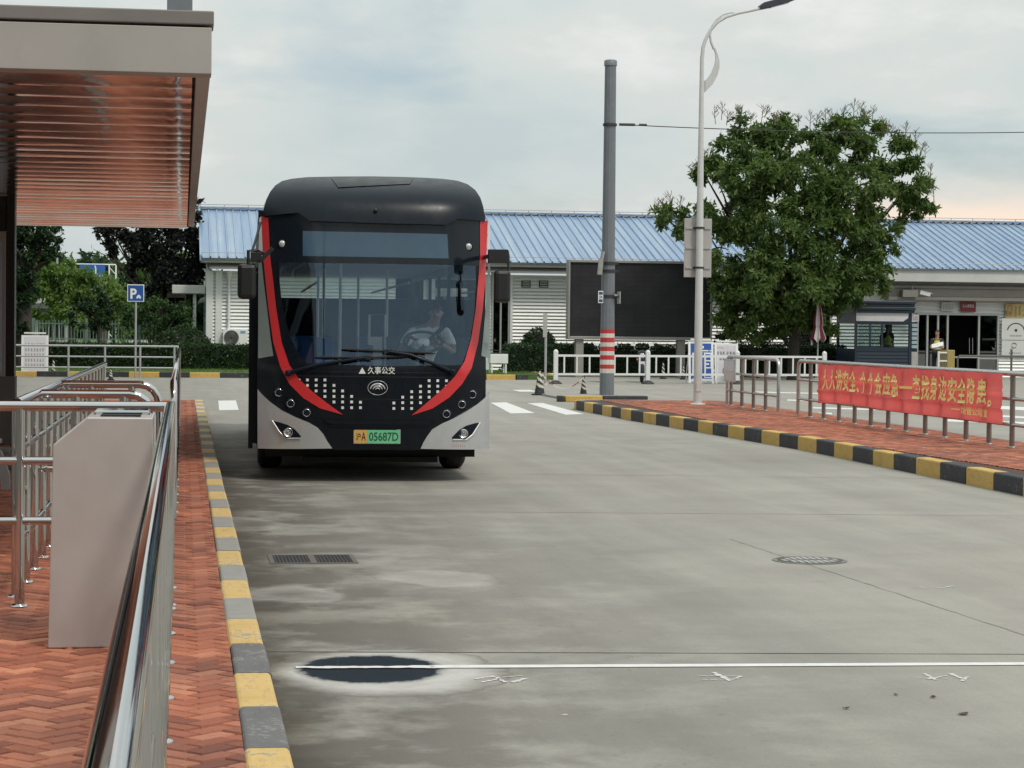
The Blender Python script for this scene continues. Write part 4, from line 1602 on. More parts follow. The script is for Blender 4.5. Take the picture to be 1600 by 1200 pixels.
# windows
M['winglass'] = tinted_glass('window_glass', (.40, .47, .48), 2.2, f0=.08)
for (a, b, z0, z1) in WIN:
    mb = MB()
    for (p, q, r, s) in ((a, a + .07, z0, z1), (b - .07, b, z0, z1), (a + .07, b - .07, z0, z0 + .07), (a + .07, b - .07, z1 - .07, z1), ((a + b) / 2 - .03, (a + b) / 2 + .03, z0 + .07, z1 - .07)):
        mb.box(p, q, YW - .02, YW + .12, r, s)
    wf = mb.build('window', M['galv'], hall)
    mb = MB()
    mb.box(a + .07, b - .07, YW + .06, YW + .07, z0 + .07, z1 - .07)
    mb.build('pane', M['winglass'], wf)
# eaves box, gutter
mb = MB()
XL = V(315, 405, YE).x
XM = bx(1118, YE)
mb.box(XL, XM - .001, YE, YW - .001, V(900, 418, YE).z, ZE - .02)
mb.box(XM, XB + .3, YE - .02, YW - .001, ZEB, ZE - .022)
mb.build('eave', M['eave'], hall, bevel=.02)
# roof sheet with standing seams
mb = MB()
dz = (ZR - ZE) / (YR - YE)
nx = int((XB + .3 - XL) / .31)
pw = (XB + .3 - XL) / nx
vs = []
for i in range(nx + 1):
    x_ = XL + i * pw
    for (dx, h) in ((-.035, 0), (-.018, .055), (.018, .055), (.035, 0)):
        for k in range(2):
            vs.append((x_ + dx, YE - .12 + (YR - YE + .12) * k, ZE - .12 * dz + (ZR - ZE + .12 * dz) * k + h))
fs = []
m_ = (nx + 1) * 4
for i in range(m_ - 1):
    fs.append((2 * i, 2 * i + 2, 2 * i + 3, 2 * i + 1))
mb.add(vs, fs)
mb.quad((XL - .03, YR, ZR), (XB + .33, YR, ZR), (XB + .33, YR + 6.5, ZE + .2), (XL - .03, YR + 6.5, ZE + .2))
mb.quad((XL - .03, YE - .1, ZE - .10), (XL - .03, YR + 6, ZE - .10), (XB + .3, YR + 6, ZE - .10), (XB + .3, YE - .1, ZE - .10))
mb.build('roof', M['blueroof'], hall)
mb = MB()
mb.box(XL - .06, XB + .36, YR - .22, YR + .22, ZR + .02, ZR + .085)
mb.prism([(XL - .07, YE - .14, ZE - .14), (XL - .07, YE - .14, ZE + .07), (XL - .07, YR, ZR + .10), (XL - .07, YR, ZR - .16)], (.06, 0, 0))
mb.build('roof_trim', M['blueroof'], hall)
# lightning conductor along ridge and eaves, on short posts
mb = MB()
zc = V(900, 330, YR).z
mb.tube([(XL, YR, zc), (XB + .3, YR, zc)], .016, 6)
k = XL
while k < XB:
    mb.tube([(k, YR, ZR + .07), (k, YR, zc)], .016, 6)
    k += .93
mb.tube([(XL, YE - .02, ZE + .16), (XB + .3, YE - .02, ZE + .16)], .012, 6)
k = XL
while k < XB:
    mb.tube([(k, YE - .02, ZE - .03), (k, YE - .02, ZE + .16)], .012, 6)
    k += .93
mb.build('lightning_rail', M['galv'], hall)
# flat porch at the west end, with a glazed side
yp = YW + 1.2
pa, pb = V(269, 454, yp), V(322, 450, yp)
mb = MB()
mb.box(pa.x, XA - .02, yp - .6, yp + 2.4, V(300, 459, yp).z, V(300, 446, yp).z)
mb.build('porch_roof', M['eave'], hall, bevel=.015)
mb = MB()
pc = V(304, 480, yp)
mb.box(pc.x - .06, pc.x + .06, yp - .3, yp - .18, 0, V(304, 459, yp).z)
mb.box(pc.x + .5, XA - .02, yp + .3, yp + .4, 0, V(304, 490, yp).z)
mb.build('porch_column', M['sidetrim'], hall)
mb = MB()
mb.box(pc.x - 1.0, pc.x + .45, yp + .5, yp + .52, .1, V(304, 459, yp).z - .002)
mb.build('porch_glazing', M['winglass'], hall)
# entrance awning bands
mb = MB()
xa_ = bx(1388, YW - .5)
za_, zb_ = V(1500, 470, YW - .5).z, V(1500, 447, YW - .5).z
mb.box(xa_, XB, YW - .52, YW - .001, za_, za_ + .13)
mb.box(xa_ + .02, XB, YW - .46, YW - .001, za_ + .131, zb_ - .11)
mb.box(xa_, XB, YW - .52, YW - .001, zb_ - .109, zb_)
mb.build('awning', simple('entrance_awning_cladding', (.24, .225, .205), .5, .15, .08, 1.0, dirt=.3), hall, bevel=.015)
# doors
zd = ZD
dfr = MB()
xs_ = [bx(p) for p in (1434, 1449.5, 1466, 1481, 1530, 1560)]
for i, x_ in enumerate(xs_):
    dfr.box(x_ - .035, x_ + .035, YW - .03, YW + .10, 0, zd)
for a, b in zip(xs_[:-1], xs_[1:]):
    dfr.box(a + .035, b - .035, YW - .03, YW + .10, zd - .09, zd)
    dfr.box(a + .035, b - .035, YW - .03, YW + .10, 0, .08)
dfr.box(xs_[3] + .035, xs_[4] - .035, YW - .028, YW + .098, V(1500, 558, YW).z - .03, V(1500, 558, YW).z + .03)
dfr.box(xs_[4] + .035, xs_[5] - .035, YW - .028, YW + .098, V(1545, 560, YW).z - .03, V(1545, 560, YW).z + .03)
doors = dfr.build('entrance_door', M['galv'], hall)
for k, (a, b) in enumerate(zip(xs_[:-1], xs_[1:])):
    if k != 3:
        mb = MB()
        mb.box(a + .036, b - .036, YW + .03, YW + .04, .081, zd - .091)
        mb.build('pane', M['winglass'], doors)
mb = MB()
for px in (1514.5, 1519.5):
    h0, h1 = V(px, 553, YW - .06), V(px, 528, YW - .06)
    mb.tube([(h0.x, YW - .06, h0.z), (h1.x, YW - .06, h1.z)], .018, 8)
h0, h1 = V(1535, 530, YW - .05), V(1555, 530, YW - .05)
mb.bar((h0.x, YW - .05, h0.z), (h1.x, YW - .05, h1.z), .03, .08)
mb.build('handle', M['steel'], doors)


# ------------------------------------------------------------------ plaques and signs on the wall
def plate_sign(name, label, px0, py0, px1, py1, y, mat, th=.03):
    a, b = V(px0, py1, y), V(px1, py0, y)
    t = thing(name, ((a.x + b.x) / 2, y, a.z), label, 'sign')
    mb_ = MB()
    mb_.box(a.x, b.x, y, y + th, a.z, b.z)
    o = mb_.build('board', mat, t, bevel=.006)
    return t, a, b


rnd = random.Random(21)
M['ink'] = simple('dark_ink', (.05, .055, .06), .6)
M['whiteboard'] = simple('white_board', (.60, .61, .60), .45, 0, .05, 3)
t, a, b = plate_sign('wall_sign', 'small pale grey framed sign above the entrance, beside the red plaque', 1471, 472, 1492, 486, YW - .10, simple('pale_sign', (.50, .51, .51), .5))
MB().strokes((a.x + .05, YW - .10, a.z + .06), (1, 0, 0), (0, 0, 1), b.x - a.x - .1, b.z - a.z - .12, 3, 6, rnd, th=.004).build('lettering', M['ink'], t)
t, a, b = plate_sign('wall_sign', 'small dark red plaque with white characters above the entrance', 1501, 472, 1525, 487, YW - .10, simple('dark_red_plaque', (.20, .02, .025), .5))
MB().text('人人讲安全', (a.x + .07, YW - .101, a.z + .16), (1, 0, 0), (0, 0, 1), b.x - a.x - .14, .13, .004, 0, .01).build('lettering', M['whitedecal'], t)
def goldmat():
    t_ = NT('gilt_plaque')
    P = t_.pos()
    n = t_.noise(P, 5, 4, .6)
    t_.p(color=t_.ramp(n, [(.35, (.42, .30, .12)), (.5, (.55, .45, .22)), (.66, (.36, .17, .07))]), rough=.35, metal=.35)
    return t_.mat


t, a, b = plate_sign('wall_sign', 'square gilt plaque high on the wall beyond the entrance', 1571, 475, 1600, 497, YW - .10, goldmat())
mb = MB()
for k in range(4):
    mb.box(a.x + .05 + .16 * k, a.x + .13 + .16 * k, YW - .112, YW - .101, a.z + .06 + .05 * (k % 2), b.z - .08)
mb.build('relief', simple('plaque_relief', (.34, .25, .10), .4, .3), t)
t, a, b = plate_sign('wall_sign', 'large white board with a grey arch emblem on the wall beyond the entrance', 1565, 498, 1632, 531, YW - .12, M['whiteboard'])
mb = MB()
cx_, cz_ = V(1585.5, 520, YW).x, V(1585.5, 517, YW).z
R_ = V(1599, 520, YW).x - cx_
for k in range(14):
    a0, a1 = RAD(10 + 160 * k / 14), RAD(10 + 160 * (k + 1) / 14)
    pts = [(cx_ + r * math.cos(q) * 1.05, YW - .124, cz_ - .02 + r * math.sin(q) * .95) for (q, r) in ((a0, R_), (a1, R_), (a1, R_ - .045), (a0, R_ - .045))]
    mb.quad(*pts)
mb.lathe([(.06, 0), (.06, -.004)], (cx_, YW - .12, cz_ + .02), (0, 1, 0), 10)
mb.strokes((cx_ - .25, YW - .12, a.z + .13), (1, 0, 0), (0, 0, 1), .5, .09, 1, 8, rnd)
mb.build('emblem', M['ink'], t)
t, a, b = plate_sign('wall_sign', 'white board with a round swirl mark, hanging below the arch emblem board', 1565, 532.5, 1632, 555, YW - .12, M['whiteboard'])
mb = MB()
cx_, cz_ = V(1582.5, 540, YW).x, V(1582.5, 540, YW).z
for s in (0, math.pi):
    for k in range(8):
        q0, q1 = s + RAD(20 * k), s + RAD(20 * (k + 1))
        w0, w1 = .03 * math.sin(math.pi * k / 8) + .012, .03 * math.sin(math.pi * (k + 1) / 8) + .012
        mb.quad(*[(cx_ + r * math.cos(q), YW - .124, cz_ + r * math.sin(q) * .85) for (q, r) in ((q0, .09), (q1, .09), (q1, .09 + w1), (q0, .09 + w0))])
mb.build('emblem', simple('green_ink', (.03, .10, .07), .6), t)
MB().strokes((cx_ - .2, YW - .12, a.z + .05), (1, 0, 0), (0, 0, 1), .5, .09, 1, 7, rnd).build('lettering', M['ink'], t)

# security camera on its bracket
cy_ = YW - .9
c0 = V(1446, 459, cy_)
sc_ = thing('security_camera', (c0.x, cy_, c0.z), 'white security camera on a bracket box over the dark blue booth', 'camera')
b0 = V(1418, 458, cy_)
mb = MB()
mb.box(b0.x - .14, V(1436, 458, cy_).x, cy_ + .1, YW - .53, V(1420, 464, cy_).z, V(1420, 453, cy_).z)
mb.tube([(V(1427, 455, cy_).x, cy_ + .1, V(1427, 453, cy_).z), (V(1427, 455, cy_).x, cy_ + .1, V(1427, 447, cy_).z)], .02, 6)
mb.build('bracket', simple('camera_bracket', (.22, .21, .19), .5), sc_)
d_ = Vector((.80, -.35, -.22)).normalized()
s_ = d_.cross(Vector((0, 0, 1))).normalized()
u_ = s_.cross(d_)
mb = MB()
mb.obox(c0, d_ * .20, s_ * .07, u_ * .065)
mb.obox(c0 + u_ * .075 + d_ * .03, d_ * .22, s_ * .08, u_ * .01)
mb.build('housing', M['white'], sc_, bevel=.015)
mb = MB()
mb.lathe([(.05, 0), (.05, .02), (.03, .01)], c0 + d_ * .20, d_, 14)
mb.build('lens', M['dark'], sc_)

# air conditioner unit on the wall behind the hedge
ya = YW - .35
a, b = V(348, 541, ya), V(387, 515.5, ya)
ac = thing('air_conditioner', ((a.x + b.x) / 2, ya, a.z), 'white outdoor air-conditioning unit with a round fan against the ribbed wall', 'air conditioner')
mb = MB()
mb.box(a.x, b.x, ya, ya + .3, a.z, b.z)
mb.box(a.x + .06, a.x + .12, ya + .02, ya + .28, 0, a.z)
mb.box(b.x - .12, b.x - .06, ya + .02, ya + .28, 0, a.z)
mb.build('casing', M['white'], ac, bevel=.015)
fc_ = V(361.5, 527.5, ya)
mb = MB()
mb.lathe([(.27, .002), (.27, -.02), (.245, -.024), (.24, -.006), (.0, -.006)], (fc_.x, ya, fc_.z), (0, 1, 0), 28)
for k in range(5):
    r = .05 + .045 * k
    mb.lathe([(r, -.014), (r + .006, -.018), (r + .012, -.014)], (fc_.x, ya, fc_.z), (0, 1, 0), 24, 1)
mb.build('fan_grille', [simple('fan_dark', (.10, .10, .10), .6), M['galv']], ac)
lb_ = V(379.5, 519, ya)
mb = MB()
mb.box(lb_.x - .09, lb_.x + .09, ya - .006, ya, lb_.z - .05, lb_.z + .05)
mb.build('label_plate', simple('label_blue', (.20, .35, .6), .5), ac)

# ------------------------------------------------------------------ LED message board on posts
yl = 75.0
a, b = V(887, 530, yl), V(1113.5, 409, yl)
led = thing('message_board', ((a.x + b.x) / 2, yl, 0), 'big switched-off black LED message board in a grey frame on two posts', 'display screen')
fw_ = V(890.5, 470, yl).x - a.x
mb = MB()
for (p, q, r, s) in ((a.x, a.x + fw_, a.z, b.z), (b.x - fw_, b.x, a.z, b.z), (a.x + fw_, b.x - fw_, a.z, a.z + .11), (a.x + fw_, b.x - fw_, b.z - .09, b.z)):
    mb.box(p, q, yl - .05, yl + .45, r, s)
mb.box(a.x + .02, b.x - .02, yl + .46, yl + .5, a.z + .02, b.z - .02)
mb.build('frame', simple('board_frame', (.30, .295, .28), .5, .2, .1, 2), led, bevel=.012)


def ledmat():
    t_ = NT('led_modules')
    P = t_.pos()
    n = t_.noise(t_.scale(P, (1.2, 1, 1.2)), 1.0, 3, .5)
    br = t_.n.new('ShaderNodeTexBrick')
    br.offset = 0
    br.inputs['Color1'].default_value = (.022, .023, .025, 1)
    br.inputs['Color2'].default_value = (.026, .027, .029, 1)
    br.inputs['Mortar'].default_value = (.006, .0065, .0075, 1)
    br.inputs['Scale'].default_value = 1.0
    br.inputs['Mortar Size'].default_value = .003
    br.inputs['Brick Width'].default_value = .32
    br.inputs['Row Height'].default_value = .16
    cmb = t_.n.new('ShaderNodeCombineXYZ')
    sp = t_.n.new('ShaderNodeSeparateXYZ')
    t_.l.new(P, sp.inputs[0])
    t_.l.new(sp.outputs[0], cmb.inputs[0])
    t_.l.new(sp.outputs[2], cmb.inputs[1])
    t_.l.new(cmb.outputs[0], br.inputs['Vector'])
    c = t_.mix(1.0, br.outputs[0], t_.ramp(n, [(.3, .85), (.7, 1.15)]), 'MULTIPLY')
    t_.p(color=c, rough=.6, spec=.25)
    return t_.mat


mb = MB()
mb.box(a.x + fw_, b.x - fw_, yl + .02, yl + .4, a.z + .11, b.z - .09)
mb.build('screen', ledmat(), led)
for px in (906, 1065):
    p_ = V(px, 560, yl)
    mb = MB()
    mb.box(p_.x - .14, p_.x + .14, yl + .05, yl + .33, 0, a.z)
    mb.build('post', simple('board_post', (.27, .26, .24), .6, 0, .1, 3), led, bevel=.01)
# ================================================================== PLANTS
def leaf_material(name, c0, c1, c2, rough=.45, trans=.25):
    t = NT(name)
    at = t.n.new('ShaderNodeAttribute')
    at.attribute_name = 'tone'
    c = t.ramp(at.outputs['Fac'], [(0.0, c0), (0.5, c1), (1.0, c2)])
    t.p(color=c, rough=rough, spec=.35)
    tl = t.n.new('ShaderNodeBsdfTranslucent')
    t.l.new(t.mix(1.0, c, (1.1, 1.25, .6), 'MULTIPLY'), tl.inputs[0])
    mx = t.n.new('ShaderNodeMixShader')
    mx.inputs[0].default_value = trans
    t.l.new(t.b.outputs[0], mx.inputs[1])
    t.l.new(tl.outputs[0], mx.inputs[2])
    t.l.new(mx.outputs[0], t.out.inputs[0])
    return t.mat


M['leaf'] = leaf_material('broad_green_leaf', (.044, .084, .024), (.092, .152, .042), (.20, .25, .07))
M['leaf'].node_tree.nodes['Mix Shader'].inputs[0].default_value = .34
M['leafdark'] = leaf_material('dark_purple_leaf', (.008, .010, .012), (.014, .017, .016), (.024, .030, .022), trans=.12)
M['leafdeep'] = leaf_material('deep_green_leaf', (.014, .034, .015), (.025, .058, .021), (.048, .090, .030), trans=.18)
M['leaflight'] = leaf_material('light_green_leaf', (.07, .13, .03), (.13, .21, .055), (.20, .28, .08), trans=.4)
M['leafmid'] = leaf_material('mid_green_leaf', (.030, .068, .025), (.058, .115, .036), (.10, .165, .055), trans=.25)
M['leafhedge'] = leaf_material('hedge_leaf', (.014, .036, .012), (.026, .060, .017), (.055, .10, .025), trans=.15)
M['bark'] = simple('grey_brown_bark', (.05, .042, .035), .9, 0, .3, 9, bump=.8, bs=30)
M['twig'] = simple('dry_flower_stalk', (.20, .17, .12), .9, 0, .2, 9)


def leaf_cloud(name, pts, size, nleaf, mat, parent, seed, droop=.35, spread=.5, aspect=.42, toneb=0.0, out=None):
    """A sprig of nleaf pointed leaves at each point; leaf faces scattered through the crown."""
    rs = np.random.RandomState(seed)
    P = np.asarray(pts, dtype=float)
    n = len(P)
    # sprig axis
    ax = rs.normal(size=(n, 3))
    if out is not None:
        ax = ax * .7 + out * 1.0
    ax[:, 2] -= droop
    ax /= np.linalg.norm(ax, axis=1)[:, None] + 1e-9
    tone0 = np.clip(rs.normal(.45 + toneb, .2, n), 0, 1)
    V_, T_ = [], []
    for k in range(nleaf):
        u = (k + .5) / nleaf
        c = P + ax * ((u - .3) * size * spread * 3.0)[..., None] if np.ndim(u) else P + ax * ((u - .3) * size * spread * 3.0)
        d = rs.normal(size=(n, 3)) * .8 + ax * .6
        d[:, 2] -= droop * .6
        d /= np.linalg.norm(d, axis=1)[:, None] + 1e-9
        s = np.cross(d, rs.normal(size=(n, 3)))
        s /= np.linalg.norm(s, axis=1)[:, None] + 1e-9
        nn = np.cross(d, s)
        L = size * rs.uniform(.7, 1.25, n)[:, None]
        w = L * aspect
        a = c
        m = c + d * L * .5 - nn * L * .06
        e = c + d * L - nn * L * .02
        V_.append(np.stack([a, m + s * w * .5, e, m - s * w * .5], axis=1))
        T_.append(np.clip(tone0 + rs.normal(0, .1, n), 0, 1))
    VV = np.concatenate(V_, axis=0).reshape(-1, 3)
    TT = np.concatenate(T_)
    nf = len(TT)
    off = np.array(BASE.get(parent.name, (0, 0, 0))) if parent is not None else np.zeros(3)
    me = bpy.data.meshes.new(name)
    me.vertices.add(nf * 4)
    me.vertices.foreach_set('co', (VV - off).astype(np.float32).ravel())
    me.loops.add(nf * 4)
    me.loops.foreach_set('vertex_index', np.arange(nf * 4, dtype=np.int32))
    me.polygons.add(nf)
    me.polygons.foreach_set('loop_start', np.arange(0, nf * 4, 4, dtype=np.int32))
    me.polygons.foreach_set('loop_total', np.full(nf, 4, dtype=np.int32))
    at = me.attributes.new('tone', 'FLOAT', 'FACE')
    at.data.foreach_set('value', TT.astype(np.float32))
    me.update(calc_edges=True)
    me.validate()
    me.materials.append(mat)
    o = link(bpy.data.objects.new(name, me))
    o.parent = parent
    return o


def lobe_points(lobes, dens, rs, shell=.55, flat_bottom=0.0):
    """lobes: (centre, radii). Points gather towards each lobe's rim, in uneven clumps."""
    out, nrm = [], []
    for (c, r) in lobes:
        c, r = np.array(c, float), np.array(r, float)
        n = int(dens * (r[0] * r[1] * r[2]) ** (2 / 3))
        nc = max(6, n // 22)
        d = rs.normal(size=(nc, 3))
        d /= np.linalg.norm(d, axis=1)[:, None]
        rad = (shell + (1 - shell) * rs.uniform(0, 1, nc) ** .6)[:, None]
        cen = d * rad * r
        per = n // nc
        p = np.repeat(cen, per, axis=0) + rs.normal(size=(nc * per, 3)) * r.mean() * .13 * rs.uniform(.6, 1.3, (nc * per, 1)) * np.array([1, 1, .75])
        out.append(c + p)
        nrm.append(np.repeat(d, per, axis=0))
    return np.concatenate(out), np.concatenate(nrm)


def limbs(mb, base, tops, r0, rs, split_h):
    """A trunk that forks towards the crown lobes."""
    base = Vector(base)
    fork = base + Vector((rs.uniform(-.1, .1), rs.uniform(-.1, .1), split_h))
    mb.tube([base + Vector((0, 0, -.05)), base + Vector((0, 0, .15)), base.lerp(fork, .5) + Vector((rs.uniform(-.06, .06), 0, 0)), fork], [r0 * 1.35, r0 * 1.08, r0 * .92, r0 * .8], 12)
    for tp in tops:
        tp = Vector(tp)
        mid = fork.lerp(tp, .5) + Vector((rs.uniform(-.25, .25), rs.uniform(-.25, .25), .12))
        mb.tube([fork - Vector((0, 0, .1)), mid, tp], [r0 * .5, r0 * .30, r0 * .10], 8)
        for q in range(3):
            e = mid.lerp(tp, rs.uniform(.2, .8)) + Vector((rs.uniform(-.8, .8), rs.uniform(-.8, .8), rs.uniform(0, .7)))
            s = mid.lerp(tp, rs.uniform(0, .5))
            mb.tube([s, s.lerp(e, .5) + Vector((0, 0, .1)), e], [r0 * .2, r0 * .13, r0 * .04], 6)


def pxlobes(Y, items, depth=1.0):
    """(px, py, rx px, ry px[, dy, depth factor]) ellipses at distance Y -> world lobes."""
    res = []
    for it in items:
        px, py, rx, ry = it[:4]
        dy = it[4] if len(it) > 4 else 0.0
        c = V(px, py, Y + dy)
        k = (Y + dy) / FPX
        res.append(((c.x, c.y, c.z), (rx * k, (rx * .75 + ry * .25) * k * depth, ry * k)))
    return res


def tree(name, label, Y, base_px, lobes_px, mat, size, dens, seed, trunk_r, split, nleaf=6, droop=.35, depth=.9, group=None, base_z=0.0, shell=.5, toneb=0.0, aspect=.42, twigs=None):
    rs = np.random.RandomState(seed)
    b = V(base_px, 560, Y)
    t = thing(name, (b.x, Y, base_z), label, 'tree', group)
    lob = pxlobes(Y, lobes_px, depth)
    mb = MB()
    limbs(mb, (b.x, Y, base_z), [l[0] for l in lob], trunk_r, rs, split)
    mb.build('trunk', M['bark'], t)
    pts, nr = lobe_points(lob, dens, rs, shell)
    leaf_cloud('crown', pts, size, nleaf, mat, t, seed, droop, out=nr, toneb=toneb, aspect=aspect)
    return t


# ---- the tree by the booth, with dry flower stalks above the crown
T_L = [(1165, 218, 50, 42), (1235, 215, 62, 38, .3), (1310, 218, 60, 42, -.3), (1352, 200, 42, 30, .2), (1395, 240, 48, 38), (1418, 290, 42, 36), (1428, 322, 34, 24, .3), (1120, 270, 42, 32, .2), (1175, 270, 66, 42, -1.2),
       (1255, 275, 72, 46, -1.0), (1335, 290, 66, 46, -1.2), (1142, 330, 58, 40, -.6), (1205, 345, 66, 44, -1.6), (1280, 355, 66, 44, -1.7), (1352, 355, 54, 42, -.8), (1055, 340, 33, 26, -.3), (1034, 334, 14, 16, -.3), (1150, 395, 48, 36, -1),
       (1210, 410, 62, 42, -1.6), (1285, 415, 62, 42, -1.2), (1345, 410, 44, 36, -.8), (1372, 425, 26, 26, -.6), (1165, 455, 44, 36, -.5), (1220, 465, 46, 34, -.8), (1285, 462, 40, 30, -.6), (1150, 495, 36, 26, 0), (1205, 498, 34, 22, 0), (1330, 455, 28, 26, -.3),
       (1100, 268, 20, 14, 0), (1380, 380, 24, 24, 0), (1180, 500, 50, 26, -.4), (1245, 498, 40, 26, -.8), (1295, 492, 32, 26, -.5), (1132, 455, 28, 40, -.2), (1225, 440, 80, 30, -1.9), (1330, 430, 46, 30, -1.2)]
T_L = [(a_[0], a_[1] + 3, a_[2] * .92, a_[3] * .86) + tuple(a_[4:]) for a_ in T_L]
tr = tree('koelreuteria_tree', 'big leafy green tree with dry flower stalks on top beside the dark blue booth', 73.0, 1241, T_L, M['leaf'], .21, 620, 3, .22, 2.0, 7, .6, .85, aspect=.36)
rnd = random.Random(17)
mb = MB()
for (px, py) in ((1118, 178), (1128, 172), (1150, 176), (1158, 170), (1175, 178), (1190, 176), (1196, 168), (1210, 180), (1222, 178), (1236, 180), (1266, 184), (1274, 180), (1292, 178), (1300, 172), (1316, 172), (1332, 168), (1345, 165), (1352, 176),
                 (1364, 172), (1388, 196), (1394, 200), (1415, 200), (1432, 212), (1446, 232), (1440, 225), (1452, 262), (1455, 282), (1092, 250), (1100, 240), (1112, 235), (1028, 320), (1036, 312), (1046, 306), (1062, 312), (1135, 180), (1248, 182), (1458, 300), (1378, 190), (1080, 260)):
    b = V(px + rnd.uniform(-2, 2), py + 16, 73.0 + rnd.uniform(-.8, .8))
    h = rnd.uniform(.35, .62)
    lean = Vector((rnd.uniform(-.12, .12), rnd.uniform(-.1, .1), h))
    mb.tube([b, b + lean], [.016, .008], 4, cap=False)
    for k in range(7):
        s = b + lean * (.3 + .1 * k)
        L = (.30 - .032 * k) * rnd.uniform(.6, 1.1)
        a = rnd.uniform(0, 6.28)
        e = s + Vector((math.cos(a) * L, math.sin(a) * L, L * .75))
        mb.tube([s, e], [.011, .006], 3, cap=False)
        for q in range(2):
            s2 = s.lerp(e, rnd.uniform(.4, .9))
            mb.tube([s2, s2 + Vector((rnd.uniform(-.1, .1), rnd.uniform(-.1, .1), .09))], [.008, .005], 3, cap=False)
mb.build('flower_stalk', M['twig'], tr)

# ---- trees behind the shelter
tree('broadleaf_tree', 'dark leafy tree with a leaning trunk beside the shelter post and white notice stand', 76.0, 40, [(20, 380, 34, 40), (48, 400, 34, 46), (10, 440, 36, 44), (38, 460, 24, 40), (70, 372, 24, 24), (15, 500, 26, 34), (52, 350, 40, 30), (-20, 400, 40, 60), (30, 320, 60, 40), (88, 392, 10, 8)],
     M['leafdeep'], .17, 480, 5, .30, 2.4, 6, .4, .8)
tree('plum_tree', 'dark purple-leaved tree at the corner of the white building', 84.0, 250,
     [(270, 350, 34, 26), (240, 370, 40, 30), (215, 395, 34, 28), (262, 400, 46, 38), (295, 395, 26, 44), (235, 430, 44, 28), (280, 440, 36, 28), (192, 385, 24, 18), (300, 345, 16, 26), (309, 322, 7, 16), (150, 362, 18, 8), (175, 358, 26, 12), (205, 360, 26, 18), (250, 462, 40, 18)],
     M['leafdark'], .16, 620, 6, .16, 1.9, 6, .2, .8, aspect=.5)
tree('willow_tree', 'light green feathery tree behind the iron fence', 100.0, 110, [(80, 430, 36, 30), (110, 445, 40, 34), (145, 455, 34, 36), (70, 470, 28, 30), (170, 475, 26, 40), (120, 480, 44, 28), (190, 490, 24, 30), (95, 415, 26, 18)],
     M['leaflight'], .26, 300, 8, .2, 2.2, 5, .8, .8, toneb=.1)
tree('willow_tree', 'small light green willow overgrown with creeper below the blue road sign', 93.0, 180, [(178, 450, 16, 30), (184, 480, 18, 26), (168, 470, 18, 26), (190, 505, 22, 20), (120, 490, 18, 14)], M['leaflight'], .22, 300, 9, .1, 1.5, 5, .9, .8, toneb=.05)
tree('bushy_tree', 'round-headed mid green small tree in front of the iron fence', 81.0, 152, [(138, 470, 26, 24), (150, 488, 26, 22), (140, 500, 30, 18), (160, 478, 16, 18)], M['leafdeep'], .13, 650, 10, .08, .9, 6, .3, .8)
tree('bushy_tree', 'spreading dark green shrub tree behind the parking sign', 80.0, 240, [(205, 488, 24, 20), (235, 480, 32, 22), (262, 488, 30, 22), (285, 482, 20, 24), (220, 505, 34, 16), (265, 508, 32, 14)], M['leafmid'], .13, 600, 11, .08, .8, 6, .3, .8, toneb=-.12)
for (px, py, w, h, Y, s, lab) in ((135, 402, 17, 13, 190, 31, 'broader of two distant dark conifers above the blue road sign'), (161, 408, 11, 14, 190, 32, 'slimmer of two distant dark conifers, partly hidden by the purple tree')):
    tree('conifer_tree', lab, Y, px, [(px, py - h * .5, w * .35, h * .6), (px, py, w * .6, h * .6), (px, py + h * .6, w * .9, h * .5), (px, py + h * 1.3, w, h * .6), (px, py + h * 2.2, w * 1.1, h * .7)], M['leafdeep'], .5, 60, s, .3, 3, 5, .5, 1, group='far conifers')

tree('bushy_tree', 'dark many-stemmed shrub tree in the shade left of the big tree trunk', 75.6, 1185, [(1150, 498, 30, 26), (1185, 505, 34, 26), (1218, 512, 22, 22), (1140, 520, 22, 16), (1200, 525, 30, 14)], M['leafdeep'], .14, 420, 12, .06, .8, 6, .3, .8)

# distant tree belt that closes the view on the west side and behind the hall
rs = np.random.RandomState(77)
lob = []
for px in range(-200, 330, 16):
    c = V(px, 455 + rs.uniform(-16, 14), 240)
    lob.append(((c.x, 240 + rs.uniform(-12, 12), max(2.0, c.z - 3)), (4.2, 4, 4.5 + rs.uniform(0, 2))))
    lob.append(((c.x + 2, 236, 2.0), (4.5, 3, 2.6)))
pts, nr = lobe_points(lob, 26, rs, .4)
o = leaf_cloud('treeline', pts, 1.1, 5, M['leafmid'], None, 78, .4, out=nr, aspect=.6)
tag(o, 'distant belt of green trees along the horizon', 'treeline', kind='stuff')


# unseen trees added behind the viewpoint to darken the reflections in the bus
rs = np.random.RandomState(91)
lob = []
for k in range(26):
    x_ = -75 + 6 * k
    lob.append(((x_ + rs.uniform(-1, 1), -34 + rs.uniform(-4, 4), 6.8 + rs.uniform(-1, 1.6)), (4.5, 3.5, 3.6)))
    lob.append(((x_ + 2, -33, 3.0), (4.5, 2.5, 3.0)))
pts, nr = lobe_points(lob, 60, rs, .4)
o = leaf_cloud('treeline', pts, 1.0, 5, M['leafdeep'], None, 92, .4, out=nr, aspect=.7)
tag(o, 'unseen dark trees added behind the viewpoint to darken the bus reflections', 'treeline', kind='stuff')
lob = []
for k in range(9):                               # more added out of frame, to darken the handrail's reflection
    y_ = 34 + 6 * k
    x_ = -.135 * y_ - 3.6
    lob.append(((x_, y_, 6.5 + rs.uniform(-.5, 1.5)), (3.4, 3.4, 4.2)))
pts, nr = lobe_points(lob, 210, rs, .4)
o = leaf_cloud('treeline', pts, .38, 6, M['leafdeep'], None, 93, .4, out=nr, aspect=.55)
